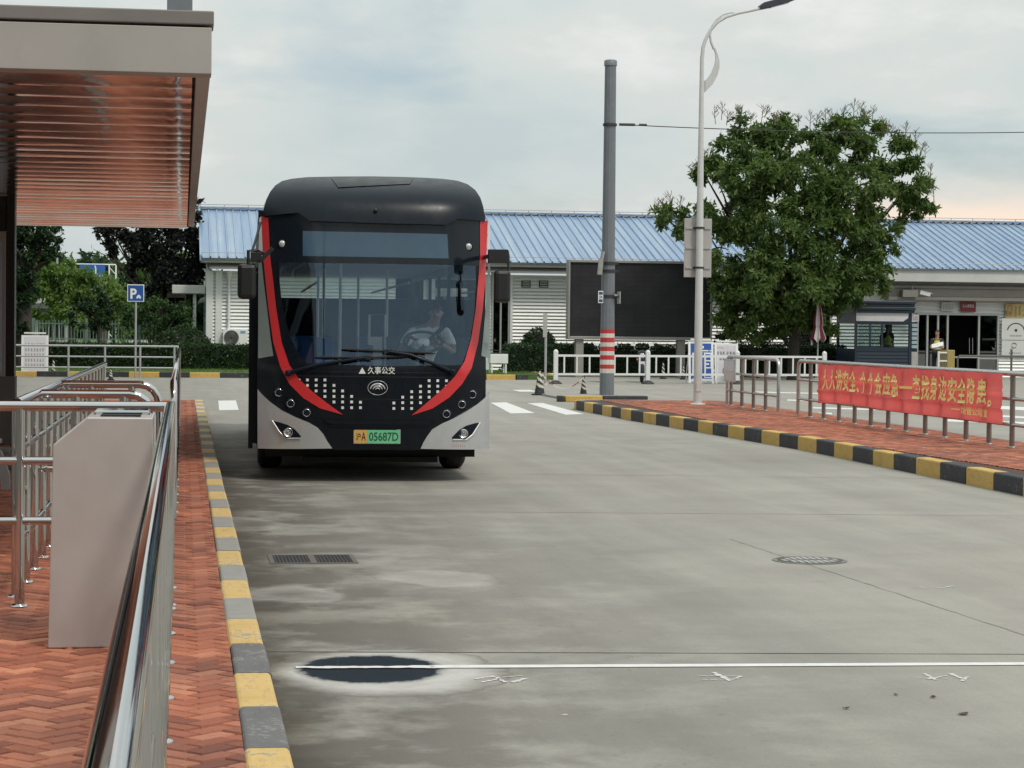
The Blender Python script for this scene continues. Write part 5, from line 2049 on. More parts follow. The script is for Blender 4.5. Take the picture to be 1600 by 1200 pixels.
tag(o, 'out-of-frame dark trees added beside the platform to darken the handrail reflection', 'treeline', kind='stuff')


# ---- clipped hedges and domes
def hedge(name, label, x0, x1, y0, y1, z0, z1, dens, seed, mat='leafhedge', cat='hedge', dome=False):
    rs = np.random.RandomState(seed)
    t = thing(name, ((x0 + x1) / 2, (y0 + y1) / 2, z0), label, cat)
    cx_, cy_ = (x0 + x1) / 2, (y0 + y1) / 2
    hx, hy = (x1 - x0) / 2, (y1 - y0) / 2
    H_ = z1 - z0
    mb = MB()
    if dome:
        prof = [(1.0, .0), (1.0, .2), (.95, .45), (.80, .72), (.55, .9), (.28, .98), (0, 1.0)]
        n_ = 28
        vs = [(cx_ + hx * .93 * r * math.cos(2 * math.pi * k / n_), cy_ + hy * .93 * r * math.sin(2 * math.pi * k / n_), z0 + H_ * .95 * h) for (r, h) in prof for k in range(n_)]
        mb.add(vs, [(i * n_ + k, i * n_ + (k + 1) % n_, (i + 1) * n_ + (k + 1) % n_, (i + 1) * n_ + k) for i in range(len(prof) - 1) for k in range(n_)], 0, True)
        m = int(dens * hx * hy * 4)
        th, ph = rs.uniform(0, 2 * math.pi, m), rs.uniform(0, 1, m)
        r_ = np.sqrt(1 - ph ** 2.2)
        P = np.stack([cx_ + hx * r_ * np.cos(th), cy_ + hy * r_ * np.sin(th), z0 + H_ * ph], 1)
        out = np.stack([np.cos(th) * r_, np.sin(th) * r_, ph], 1)
    else:
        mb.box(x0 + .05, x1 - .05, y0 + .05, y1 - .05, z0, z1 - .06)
        m1, m2 = int(dens * (x1 - x0) * H_), int(dens * (x1 - x0) * (y1 - y0))
        me_ = int(dens * (y1 - y0) * H_)
        F_ = np.stack([rs.uniform(x0, x1, m1), np.full(m1, y0) + .03, rs.uniform(z0, z1, m1)], 1)
        T_ = np.stack([rs.uniform(x0, x1, m2), rs.uniform(y0, y1, m2), np.full(m2, z1) - .02], 1)
        E0 = np.stack([np.where(rs.uniform(size=me_) < .5, x0, x1), rs.uniform(y0, y1, me_), rs.uniform(z0, z1, me_)], 1)
        P = np.concatenate([F_, T_, E0])
        wav = np.array([mnoise.noise(Vector((p[0] * 1.3, p[1], 4))) for p in P])
        P[:, 2] += wav * .05 * (P[:, 2] > z1 - .15)
        P[:, 1] += np.array([mnoise.noise(Vector((p[0] * 1.7, p[2] * 2, 9))) for p in P]) * .07
        out = np.concatenate([np.tile([0, -1, .2], (m1, 1)), np.tile([0, 0, 1.0], (m2, 1)), np.tile([0, 0, .3], (me_, 1))])
        P += rs.normal(size=P.shape) * .03
    mb.build('shade_core', simple(name + '_shade', (.012, .022, .010), .9), t)  # solid core; the shade between the leaves is put into its dark colour
    leaf_cloud('foliage', P, .085, 4, M[mat], t, seed + 1, .1, spread=.35, aspect=.55, out=out)
    return t


YH = 76.6
GZ = .12
hedge('clipped_hedge', 'long clipped box hedge in front of the purple tree and the white wall', V(-30, 560, YH).x, V(400, 560, YH).x, YH, YH + 1.0, GZ, V(300, 541, YH).z, 260, 41)
hedge('clipped_hedge', 'dark clipped hedge between the bus and the white fence', V(792, 560, YH - 1).x, V(893, 560, YH - 1).x, YH - 1, YH, GZ, V(840, 541, YH - 1).z, 260, 43, mat='leafdeep')
hedge('clipped_hedge', 'dark hedge behind the parked motorcycles under the message board', V(894, 560, YH).x, V(1118, 560, YH).x, YH, YH + .8, GZ, V(1000, 541, YH).z, 170, 45, mat='leafdeep')
hedge('clipped_hedge', 'low dark hedge behind the white fence under the big tree', V(1150, 560, YH).x, V(1322, 560, YH).x, YH, YH + .8, GZ, V(1230, 541, YH).z, 170, 47, mat='leafdeep')
yd = YH + 1.7
hedge('clipped_shrub', 'clipped dome-shaped shrub by the air-conditioning unit', V(231, 530, yd).x, V(339, 530, yd).x, yd - .6, yd + .6, GZ, V(285, 511, yd).z, 420, 49, cat='shrub', dome=True)
yd = YH + .9
hedge('clipped_shrub', 'clipped dome-shaped shrub below the wall vents', V(807, 530, yd).x, V(875, 530, yd).x, yd - .6, yd + .6, GZ, V(842, 514.5, yd).z, 420, 51, cat='shrub', dome=True)
# lawn strips
gm = NT('lawn_grass')
P_ = gm.pos()
gm.p(color=gm.ramp(gm.noise(P_, 9, 6, .7), [(.3, (.05, .10, .02)), (.55, (.085, .15, .035)), (.8, (.13, .19, .05))]), rough=.9)
gm.bump(gm.noise(P_, 40, 4), .8, .03)
lw = MB()
lw.box(-30, 12.1, FKY + .101, YW + 3, -.05, GZ + .02)
tag(lw.build('lawn', gm.mat), kind='structure')
lw = MB()
lw.box(V(888, 560, 76.4).x, 20.6, 76.45, 77.6, -.05, .11)
lw.quad((-900, YW + 3, .006), (XA - 6, YW + 3, .006), (XA - 6, 900, .006), (-900, 900, .006))
lw.quad((-90, 82.9, .008), (XA - .1, 82.9, .008), (XA - .1, 140, .008), (-90, 140, .008))
tag(lw.build('lawn', gm.mat), kind='structure')
rs = np.random.RandomState(5)
n_ = 9000
P_ = np.stack([rs.uniform(-8, 12.0, n_), rs.uniform(FKY + .12, 76.4, n_), np.full(n_, GZ + .02)], 1)
out = np.tile([0, 0, 2.0], (n_, 1))
o = leaf_cloud('grass', P_, .075, 2, M['leaflight'], None, 6, -.6, spread=.1, aspect=.12, out=out)
tag(o, 'short mown grass on the strip behind the striped kerb', 'grass', kind='stuff')
# ================================================================== POLES, RAILS, SIGNS, FENCE
# ---- big tapered pole with striped band
pb = G(948, 620)
PYY = pb.y
pole = thing('mast_pole', (pb.x, PYY, 0), 'tall tapered grey steel mast with red and white warning bands near its foot', 'pole')
r0 = 11.6 * PYY / FPX
r1 = 9.0 * PYY / FPX
zt_ = V(960, 97, PYY).z
mb = MB()
n_ = 12
mb.lathe([(r0, 0), (r1, zt_)], (pb.x, PYY, 0), n=n_, smooth=False)
mb.build('shaft', M['polegrey'], pole)


def pr_(z):
    return r0 + (r1 - r0) * z / zt_


mb = MB()
mb.lathe([(r1 + .02, zt_ - .1), (r1 + .02, zt_ + .03), (r1 - .02, zt_ + .05)], (pb.x, PYY, 0), n=n_)
mb.build('cap', M['polegrey'], pole)
mb = MB()
zs = [V(949, y, PYY).z for y in (514.5, 521, 527.5, 535, 541.5, 548.5, 555, 562, 569.5, 576, 583)]
for k in range(10):
    za, zb_ = zs[k + 1], zs[k]
    mb.lathe([(pr_(za) + .004, za), (pr_(zb_) + .004, zb_)], (pb.x, PYY, 0), n=n_, mi=k % 2, smooth=False)
mb.build('warning_band', [simple('band_red', (.50, .035, .04), .5, dirt=.2), simple('band_white', (.62, .60, .55), .5, dirt=.35)], pole)
M['clampdark'] = simple('clamp_dark', (.03, .03, .032), .5)
for y in (411.5, 423.5, 463):
    z = V(950, y, PYY).z
    mb = MB()
    mb.lathe([(pr_(z) + .022, z - .035), (pr_(z) + .022, z + .035)], (pb.x, PYY, 0), n=16)
    mb.bar((pb.x + pr_(z), PYY - .03, z), (pb.x + pr_(z) + .09, PYY - .03, z), .05, .06)
    mb.build('clamp', M['clampdark'], pole)
a, b = V(936, 429, PYY - .2), V(942.5, 393, PYY - .2)
mb = MB()
mb.bar((a.x - .02, PYY - .25, a.z), (b.x, PYY - .2, b.z), .09, .05)
mb.bar((a.x + .01, PYY - .24, a.z), (a.x + .04, PYY - .24, a.z + .40), .09, .11)
mb.build('cable_guard', simple('cable_guard_grey', (.30, .30, .29), .5), pole)
z = V(950, 195, PYY).z
mb = MB()
mb.lathe([(pr_(z) + .03, z - .03), (pr_(z) + .03, z + .03)], (pb.x, PYY, 0), n=16)
mb.build('clamp', M['clampdark'], pole)
# number tags clamped to it
tg = V(938.5, 464, PYY - .25)
t = thing('number_sign', (tg.x, PYY - .25, tg.z), 'tiny blue and white number plate clamped to the left side of the grey mast', 'sign')
hw, hh_ = 5 * PYY / FPX * .85, 9.5 * PYY / FPX
ux = Vector((.95, .3, 0)).normalized()
mb = MB()
mb.obox((tg.x, PYY - .25, tg.z), ux * hw, Vector((-ux.y, ux.x, 0)) * .008, (0, 0, hh_))
bd_ = mb.build('plate', M['white'], t)
mb = MB()
nn = ux.cross(Vector((0, 0, 1)))
for s in (-1, 1):
    mb.obox(Vector((tg.x, PYY - .25, tg.z + s * hh_ * .62)) + nn * .009, ux * hw * .82, nn * .002, (0, 0, hh_ * .24))
mb.text('04', Vector((tg.x, PYY - .25, tg.z)) + nn * .009 - ux * hw * .7 + Vector((0, 0, -hh_ * .3)), ux, (0, 0, 1), hw * 1.4, hh_ * .6, .003, 0, .02)
mb.build('lettering', simple('sign_navy', (.03, .06, .17), .5), bd_)
tg = V(967, 465, PYY - .1)
t = thing('number_sign', (tg.x, PYY - .1, tg.z), 'tiny grey plate seen edge-on, clamped to the right side of the grey mast', 'sign')
mb = MB()
mb.obox((tg.x, PYY - .1, tg.z), (.012, 0, 0), (0, .16, 0), (0, 0, hh_))
mb.bar((pb.x + r1, PYY - .1, tg.z + .06), (tg.x, PYY - .1, tg.z + .06), .05, .05)
mb.build('plate', M['galv'], t)
# span wire to the east
z1_ = V(968, 194.5, PYY)
far = V(1640, 206, PYY + 3)
t = thing('span_wire', (z1_.x, PYY, z1_.z), 'thin overhead wire running from the grey mast past the street lamp and tree', 'wire')
mb = MB()
pts = []
for k in range(25):
    u = k / 24
    p = z1_.lerp(Vector((far.x, far.y, far.z)), u)
    p.z -= .10 * 4 * u * (1 - u) - .0
    pts.append(p)
mb.tube(pts, .013, 6)
mb.build('wire', M['clampdark'], t)
mb = MB()
mb.tube([z1_, z1_ + (far - z1_).normalized() * .42], .035, 8)
mb.tube([z1_ + (far - z1_).normalized() * .55, z1_ + (far - z1_).normalized() * .75], .03, 8)
mb.build('tensioner', M['clampdark'], t)
# kerb blocks round its foot
bb = [(873, 883.5, 'k'), (883.5, 943, 'y'), (943, 1013.5, 'k')]
for (x0, x1, k) in bb:
    a, b = G(x0, 628), G(x1, 628.5)
    mb = MB()
    mb.box(a.x + .005, b.x - .005, a.y, a.y + .35, 0, .14)
    tag(mb.build('kerb_block', M['ypaint'] if k == 'y' else M['kpaint'], bevel=.015),
        {'k873': 'short black kerb block at the cone end of the row before the grey mast', 'y883.5': 'yellow kerb block in front of the grey mast', 'k943': 'long black kerb block in front of the grey mast'}[k + str(x0)], 'kerb block', 'painted kerb blocks around the mast foot')
mb = MB()
a, b = G(885, 626), G(1005, 626)
mb.box(a.x, b.x, a.y + .36, PYY + .6, 0, .05)
tag(mb.build('footing_slab', M['concrete']), kind='structure')

# ---- street lamp
lb = G(1090, 632, HP)
LY = lb.y
lamp = thing('street_lamp', (lb.x, LY, HP), 'pale grey street lamp post with a curved arm and a blade-shaped ornament', 'street lamp')
s_ = LY / FPX
zj = V(1094, 88, LY)
mb = MB()
mb.tube([(lb.x, LY, HP), (lb.x, LY, V(1091, 340, LY).z), (lb.x, LY, V(1093, 150, LY).z), (lb.x, LY, zj.z)], [7.0 * s_, 5.6 * s_, 3.8 * s_, 3.2 * s_], 16)
mb.lathe([(.16, 0), (.16, .015), (.10, .03)], (lb.x, LY, HP), n=16)
mb.build('post', M['lampgrey'], lamp)
z_d = V(1091, 610, LY).z
mb = MB()
mb.box(lb.x - .05, lb.x + .05, LY - 7.0 * s_ - .006, LY, z_d - .02, z_d + .16)
mb.build('hatch', M['lampgrey'], lamp)
xo = lb.x


def LV(px, py):
    p = V(px, py, LY)
    base = V(1093.5, 100, LY)
    return Vector((xo + (p.x - base.x), LY, p.z))


arm = [LV(1094, 90), LV(1095, 75), LV(1099, 62), LV(1106, 48), LV(1117, 35), LV(1132, 26), LV(1150, 20.5), LV(1168, 17), LV(1186, 13)]
MB().tube(arm, [3.2 * s_, 3.1 * s_, 2.9 * s_, 2.7 * s_, 2.6 * s_, 2.5 * s_, 2.4 * s_, 2.3 * s_, 2.2 * s_], 12).build('arm', M['lampgrey'], lamp)
fin = [LV(1150, 20), LV(1138, 19.5), LV(1126, 23), LV(1116, 31), LV(1109, 42), LV(1106, 54), LV(1108, 66), LV(1112.5, 77)]
MB().tube(fin, [.012, .016, .018, .02, .022, .026, .028, .03], 8).build('ornament', M['lampgrey'], lamp)
bladeL = [LV(1112, 75), LV(1114.5, 84), LV(1115, 92), LV(1113, 102), LV(1109, 112), LV(1103, 121), LV(1098, 126)]
bladeR = [LV(1114, 75), LV(1118, 85), LV(1120.5, 95), LV(1120.5, 106), LV(1117, 119), LV(1110, 132), LV(1098, 144)]
mb = MB()
for k in range(6):
    a_, b_, c_, d_ = bladeL[k], bladeR[k], bladeR[k + 1], bladeL[k + 1]
    mb.add([p + Vector((0, y, 0)) for y in (-.03, .03) for p in (a_, b_, c_, d_)], [(0, 1, 2, 3), (7, 6, 5, 4), (1, 5, 6, 2), (0, 3, 7, 4)])
mb.build('ornament_blade', M['lampgrey'], lamp)
h0, h1 = LV(1184, 13.5), LV(1243, -2)
dd = (h1 - h0).normalized()
uu = Vector((0, 1, 0))
ww = dd.cross(uu) * -1
if ww.z < 0:
    ww = -ww
poly = [(0, -.02), (.0, .06), (.10, .10), (.55, .10), ((h1 - h0).length, .03), ((h1 - h0).length, .0), (.5, -.035), (.2, -.03)]
mb = MB()
mb.prism([h0 + dd * a_ + ww * b_ + uu * -.13 for (a_, b_) in poly], uu * .26)
lh = mb.build('lamp_head', simple('lamp_head_dark', (.035, .04, .055), .4), lamp, bevel=.015)
mb = MB()
mb.obox(h0 + dd * .42 - ww * .036, dd * .2, uu * .09, ww * .006)
mb.build('lens', M['lens'], lh)
# sign board on the lamp post, seen from behind
y_ = LY + .12
a, b = V(1068.5, 433, y_), V(1112.5, 342, y_)
t = thing('traffic_sign', ((a.x + b.x) / 2, y_, a.z), 'back of a pale grey double sign board strapped to the street lamp post', 'sign')
mb = MB()
zm_ = V(1090, 387.5, y_).z
mb.box(a.x, b.x, y_, y_ + .02, a.z, zm_ - .006)
mb.box(a.x, b.x, y_, y_ + .02, zm_ + .006, b.z)
M['signback'] = simple('aluminium_sign_back', (.42, .41, .40), .5, .25, .06, 3)
mb.build('board', M['signback'], t, bevel=.006)
mb = MB()
for y in (356.5, 387.5, 418.5):
    z = V(1090, y, y_).z
    mb.box(a.x + .03, b.x - .03, y_ - .025, y_ - .001, z - .018, z + .018)
mb.build('rib', M['signback'], t)
mb = MB()
for y in (356.5, 418.5):
    z = V(1090, y, y_).z
    mb.lathe([(.085, z - .02), (.085, z + .02)], (lb.x, LY, 0), n=16)
    mb.box(lb.x - .12, lb.x + .12, y_ - .05, y_ - .026, z - .02, z + .02)
mb.build('strap', M['clampdark'], t)

# ---- island rails
M['islrail'] = simple('weathered_steel_rail', (.50, .49, .48), .25, .9, .1, 6)
M['islpost'] = simple('brownish_steel_post', (.26, .22, .20), .35, .7, .12, 6)
a, b = G(1134, 632, HP), G(1215, 645, HP)
rx_ = (a.x + b.x) / 2
zr_ = HP + 1.0


def island_rail(label, ya, yb, ys, end0, end1, x_=rx_):
    t_ = thing('barrier_railing', (x_, ya, HP), label, 'railing', 'steel railings on the brick island')
    e = .14
    pts = []
    if end0:
        pts += [Vector((x_, ya, HP + .02)), Vector((x_, ya, zr_ - e))] + [Vector((x_, ya - e * (1 - math.cos(q)), zr_ - e + e * math.sin(q))) for q in (.5, 1.0)]
    pts += [Vector((x_, ya - e * end0, zr_)), Vector((x_, yb + e * end1, zr_))]
    if end1:
        pts += [Vector((x_, yb + e * (1 - math.sin(q)), zr_ - e + e * math.cos(q))) for q in (.5, 1.0)] + [Vector((x_, yb, zr_ - e)), Vector((x_, yb, HP + .02))]
    MB().tube(pts, .036, 12).build('handrail', M['islrail'], t_)
    for f_ in (.66, .31):
        MB().tube([(x_, ya, HP + f_), (x_, yb, HP + f_)], .027, 10).build('mid_rail', M['islrail'], t_)
    for y in ys:
        m = MB()
        m.tube([(x_, y, HP), (x_, y, zr_)], .036, 12)
        m.lathe([(.075, HP), (.075, HP + .012), (.036, HP + .025)], (x_, y, 0), n=14)
        m.build('post', M['islpost'], t_)
    return t_


def yat(px):
    """Where the rail line x = rx_ is seen at this column."""
    d = ray(px, 640)
    return rx_ / d.x * d.y


island_rail('short three-bar steel rail on the island with a paper notice at its end', yat(1136), yat(1216), [yat(p) for p in (1142, 1159, 1177, 1196)], 1, 1)
p1y, p2y = yat(1283 - 5.5), yat(1578)
ys2 = [yat(p) for p in (1266, 1287, 1311, 1335.5, 1361, 1388, 1416, 1446, 1477, 1510, 1546, 1582)]
island_rail('long three-bar steel rail on the island with a red banner tied to it', yat(1247), yat(1582) - 6, ys2 + [ys2[-1] - 1.0 * k for k in range(1, 6)], 1, 0)
# paper notice on the short rail, facing the road
ya_, yb_ = yat(1134.5), yat(1152)
ntc = thing('paper_notice', (rx_ - .06, yb_, HP + .3), 'pale sheet in a holder tied to the end of the short island rail', 'notice')
za, zb_ = V(1150, 597.5, yb_).z, V(1150, 561.5, yb_).z
mb = MB()
mb.box(rx_ - .060, rx_ - .045, yb_, ya_, za, zb_)
mb.build('holder', simple('holder_grey', (.50, .50, .51), .4), ntc, bevel=.005)
mb = MB()
mb.box(rx_ - .064, rx_ - .0605, yb_ + .06, ya_ - .06, za + (zb_ - za) * .48, zb_ - .04)
mb.box(rx_ - .064, rx_ - .0605, yb_ + .06, ya_ - .06, za + .03, za + (zb_ - za) * .42, 1)
mb.build('sheet', [simple('paper', (.62, .66, .68), .6), simple('paper_cream', (.58, .57, .57), .6)], ntc)

# ---- red banner, hung along the rail towards the road
yA, yB = yat(1283), yat(1573)
bn = thing('banner', (rx_ - .05, yA, HP + .5), 'long red cloth banner with yellow Chinese slogan tied along the island railing', 'banner')


def clothmat():
    t_ = NT('red_banner_cloth')
    P = t_.pos()
    n = t_.noise(P, 1.6, 5, .6)
    c = t_.ramp(n, [(.3, (.93, .15, .14)), (.7, (.97, .20, .19))])
    t_.p(color=c, rough=.55)
    tl = t_.n.new('ShaderNodeBsdfTranslucent')
    t_.l.new(c, tl.inputs[0])
    mx = t_.n.new('ShaderNodeMixShader')
    mx.inputs[0].default_value = .55
    t_.l.new(t_.b.outputs[0], mx.inputs[1])
    t_.l.new(tl.outputs[0], mx.inputs[2])
    t_.l.new(mx.outputs[0], t_.out.inputs[0])
    return t_.mat


zbA, zbB = V(1283, 630, yA).z, V(1570, 663, yB).z
ztA, ztB = V(1283, 568.5, yA).z, V(1573, 583, yB).z


def banner_pt(u, v, off=0.0):
    """u along the banner from the far end, v up from the hem (0..1)."""
    y = yA + (yB - yA) * u
    sagb = .03 * math.sin(u * 9) + .045 * math.sin(math.pi * u)
    zb_ = zbA + (zbB - zbA) * u ** 1.1 + sagb * (1 - u)
    zt2 = ztA + (ztB - ztA) * u - .012 * math.sin(math.pi * ((u * 7) % 1))
    z = zb_ + (zt2 - zb_) * v
    wob = .010 * math.sin(u * 40 + v * 2) * (1 - v) * .5 + .006 * math.sin(v * 13 + 1.0 * math.sin(u * 6)) + .004 * mnoise.noise(Vector((u * 22, v * 5, 2)))
    fold = -.020 * math.exp(-((v - .66) / .035) ** 2) - .026 * math.exp(-((v - .31) / .035) ** 2)       # where it lies on the bars behind
    return Vector((rx_ - .062 + wob + fold - off, y, z))


nu, nv = 150, 30
mb = MB()
vs = [banner_pt(i / nu, j / nv) for i in range(nu + 1) for j in range(nv + 1)]
mb.add(vs, [(i * (nv + 1) + j, (i + 1) * (nv + 1) + j, (i + 1) * (nv + 1) + j + 1, i * (nv + 1) + j + 1) for i in range(nu) for j in range(nv)], 0, True)
cloth = mb.build('cloth', clothmat(), bn)


def banner_text(mb_, body, u0, u1, v0, v1, offset=.02):
    vs_, fs_ = glyphs(body, offset)
    x0 = min(v[0] for v in vs_); x1 = max(v[0] for v in vs_)
    y0 = min(v[1] for v in vs_); y1 = max(v[1] for v in vs_)
    bm = bmesh.new()
    bv = [bm.verts.new((u0 + (v[0] - x0) / (x1 - x0) * (u1 - u0), v0 + (v[1] - y0) / (y1 - y0) * (v1 - v0), 0)) for v in vs_]
    for f_ in fs_:
        try:
            bm.faces.new([bv[i] for i in f_])
        except ValueError:
            pass
    for k in range(1, nv):
        bmesh.ops.bisect_plane(bm, geom=bm.verts[:] + bm.edges[:] + bm.faces[:], plane_co=(0, k / nv, 0), plane_no=(0, 1, 0), dist=1e-6)
    bm.verts.ensure_lookup_table()
    bm.verts.index_update()
    mb_.add([banner_pt(v.co.x, v.co.y, .022) for v in bm.verts], [tuple(v.index for v in f_.verts) for f_ in bm.faces])
    bm.free()


def ub(px):
    return (yat(px) - yA) / (yB - yA)


mb = MB()
chars = [('人', 1291.5, 1301), ('人', 1302.5, 1312), ('讲', 1313, 1322.5), ('安', 1323.5, 1333), ('全', 1334, 1345), ('、', 1345.5, 1350), ('个', 1351.5, 1361), ('个', 1363, 1373), ('会', 1374.5, 1385), ('应', 1387, 1398.5), ('急', 1399.5, 1411),
         ('—', 1412, 1432.5), ('查', 1433.5, 1446), ('找', 1447, 1460), ('身', 1461, 1473), ('边', 1475.5, 1487), ('安', 1489, 1503), ('全', 1504, 1518), ('隐', 1520, 1532), ('患', 1535, 1550), ('。', 1552, 1558)]
for (ch, a_, b_) in chars:
    v0, v1 = .34, .875
    if ch == '、':
        v0, v1 = .34, .45
    if ch == '。':
        v0, v1 = .33, .46
    if ch == '—':
        v0, v1 = .545, .60
    banner_text(mb, ch, ub(a_), ub(b_), v0, v1)
for (ch, a_, b_) in [('—', 1494, 1507.5), ('场', 1509, 1517.5), ('管', 1518, 1527), ('公', 1527.5, 1536), ('司', 1536.5, 1543), ('宣', 1545.5, 1551)]:
    v0, v1 = (.085, .26) if ch != '—' else (.165, .19)
    banner_text(mb, ch, ub(a_), ub(b_), v0 + .02, v1 + .02, .016)
mb.build('lettering', simple('banner_yellow', (.95, .84, .28), .5, var=.06), bn)

# ---- white street fence
a, b = G(868, 600), G(1018, 601)
fY = a.y
sp_ = b.x - a.x
fn = thing('street_fence', (a.x, fY, 0), 'white municipal fence of upright bars on dark feet behind the island', 'fence')
M['fencewhite'] = simple('white_fence_paint', (.70, .71, .71), .4, 0, .06, 6, dirt=.12)
ft = 54 * fY / FPX
dYf = .55
for k in range(4):
    x_ = a.x + sp_ * k
    y_ = fY + dYf * k
    m = MB()
    m.box(x_ - .065, x_ + .065, y_ - .065, y_ + .065, .08, ft - .07)
    m.lathe([(.075, ft - .07), (.075, ft - .04), (.055, ft - .01), (.02, ft + .02)], (x_, y_, 0), n=12)
    po = m.build('post', M['fencewhite'], fn, bevel=.01)
    m = MB()
    m.lathe([(.21, 0), (.20, .03), (.10, .10), (.075, .12)], (x_, y_, 0), n=16)
    m.build('foot', M['kpaint'], po)
for k in range(3):
    x0_, x1_ = a.x + sp_ * k + .066, a.x + sp_ * (k + 1) - .066
    y0_, y1_ = fY + dYf * k, fY + dYf * (k + 1)
    m = MB()
    for z_ in (ft - .17, .30):
        m.bar((x0_, y0_, z_), (x1_, y1_, z_), .045, .065)
    for q in range(7):
        u = (q + .5) / 7 + .0
        x_ = x0_ + (x1_ - x0_) * u
        m.bar((x_, y0_ + (y1_ - y0_) * u, .33), (x_, y0_ + (y1_ - y0_) * u, ft - .20), .045, .045, upv=(0, 1, 0))
    m.build('bar_panel', M['fencewhite'], fn)


# ---- cones
def cone(label, px, py_base, h_px, w_px, chain=False, Y=None, copies=None, top='w'):
    p = G(px, py_base) if Y is None else V(px, py_base, Y)
    p.z = 0
    s = p.y / FPX
    h, w = h_px * s, w_px * s / 2
    t_ = thing('traffic_cone', (p.x, p.y, 0), label, 'traffic cone', 'black and white striped cones')
    m = MB()
    m.box(-w * 1.3, w * 1.3, -w * 1.3, w * 1.3, 0, .035)
    m.build('base', M['rubber'], t_, bevel=.012, world=False)
    m = MB()
    n__, rows = 20, 26
    vs_, fs_, ms = [], [], []
    for j in range(rows + 1):
        u = j / rows
        r = w * (.92 - .62 * u)
        for i in range(n__):
            q = 2 * math.pi * i / n__
            vs_.append((r * math.cos(q), r * math.sin(q), .035 + (h - .035) * u))
    for j in range(rows):
        for i in range(n__):
            st_ = ((j / rows) * 3.6 + i / n__ * 2) % 1
            low = j / rows < .24
            m_ = 1 if (low or st_ < .5) else 0
            fs_.append(((j * n__ + i, j * n__ + (i + 1) % n__, (j + 1) * n__ + (i + 1) % n__, (j + 1) * n__ + i), m_))
    b0 = len(m.v)
    m.v += vs_
    for f_, mi in fs_:
        m.f.append(f_)
        m.m.append(mi)
        m.s.append(True)
    m.f.append(tuple(rows * n__ + i for i in range(n__)))
    m.m.append(1)
    m.s.append(False)
    m.build('body', [simple('cone_pale', (.60, .57, .47), .6, dirt=.3), M['kpaint']], t_, world=False)
    m = MB()
    m.tube([(0.03 * math.cos(q), 0, h + .02 + .03 * math.sin(q)) for q in [2 * math.pi * k / 12 for k in range(13)]], .008, 6, cap=False)
    m.build('ring', M['dark'], t_, world=False)
    return p, h


ca, ha = cone('striped cone at the left end of the drooping plastic chain', 843, 617.5, 36, 18)
cb_, hb = cone('striped cone at the right end of the drooping plastic chain', 911.5, 617.5, 27, 12)
cone('striped cone behind the white fence, nearer the motorcycles', 1036, 592, 25, 8)
cone('striped cone behind the white fence, beside the blue notice stand', 1067.5, 593, 21, 7.5)
cone('yellowish striped cone beside the white notice stand near the hedge', 83.5, 587, 23, 9)
cone('small striped cone between the railing and the hedge kerb', 173, 594, 16, 8)
ch = thing('plastic_chain', (ca.x, ca.y, .5), 'red and white plastic chain drooping between two striped cones', 'chain')
mb = MB()
p, q = Vector((ca.x, ca.y, ha + .03)), Vector((cb_.x, cb_.y, hb + .03))
n_ = 40
pts = []
for k in range(n_ + 1):
    u = k / n_
    v = p.lerp(q, u)
    v.z -= .36 * 4 * u * (1 - u) * (1.0)
    pts.append(v)
for k in range(n_):
    mb.bar(pts[k], pts[k + 1], .028 if k % 2 else .014, .014 if k % 2 else .028, mi=1 if (k // 6) % 4 == 1 else 0)
mb.build('links', [M['white'], simple('chain_red', (.45, .10, .07), .5)], ch)
bs = G(857, 600)


# ---- notice stands
def notice_stand(label, px0, px1, py_top, py_bot, Y, facemat, feet=True, seed=1, kind=''):
    a_, b_ = V(px0, py_bot, Y), V(px1, py_top, Y)
    t_ = thing('notice_stand', ((a_.x + b_.x) / 2, Y, 0), label, 'notice stand')
    lean = .10
    m = MB()

    def P(x, z, o=0):
        return Vector((x, Y + lean * z - o, z))
    w_ = .035
    for x_ in (a_.x + w_, b_.x - w_):
        m.bar(P(x_, .03), P(x_, b_.z), w_ * 2, .03, upv=(0, 1, 0))
        m.bar(Vector((x_, Y + .55, .02)), P(x_, b_.z * .9), .03, .03, upv=(0, 1, 0))
        m.bar((x_, Y - .12, .02), (x_, Y + .55, .02), .05, .035)
    m.bar(P(a_.x + w_ * 2, b_.z - .03), P(b_.x - w_ * 2, b_.z - .03), .03, .06)
    m.bar(P(a_.x + w_ * 2, a_.z + .02), P(b_.x - w_ * 2, a_.z + .02), .03, .06)
    m.bar(P(a_.x + .08, b_.z + .07), P(b_.x - .08, b_.z + .07), .03, .05)
    m.build('frame', M['white'], t_)
    m = MB()
    m.quad(P(a_.x + .07, a_.z + .05, .012), P(b_.x - .07, a_.z + .05, .012), P(b_.x - .07, b_.z - .06, .012), P(a_.x + .07, b_.z - .06, .012))
    m.quad(P(a_.x + .07, a_.z + .05, -.006), P(b_.x - .07, a_.z + .05, -.006), P(b_.x - .07, b_.z - .06, -.006), P(a_.x + .07, b_.z - .06, -.006))
    board = m.build('board', facemat, t_)
    upd = Vector((0, lean, 1)).normalized()
    return t_, a_, b_, P, upd


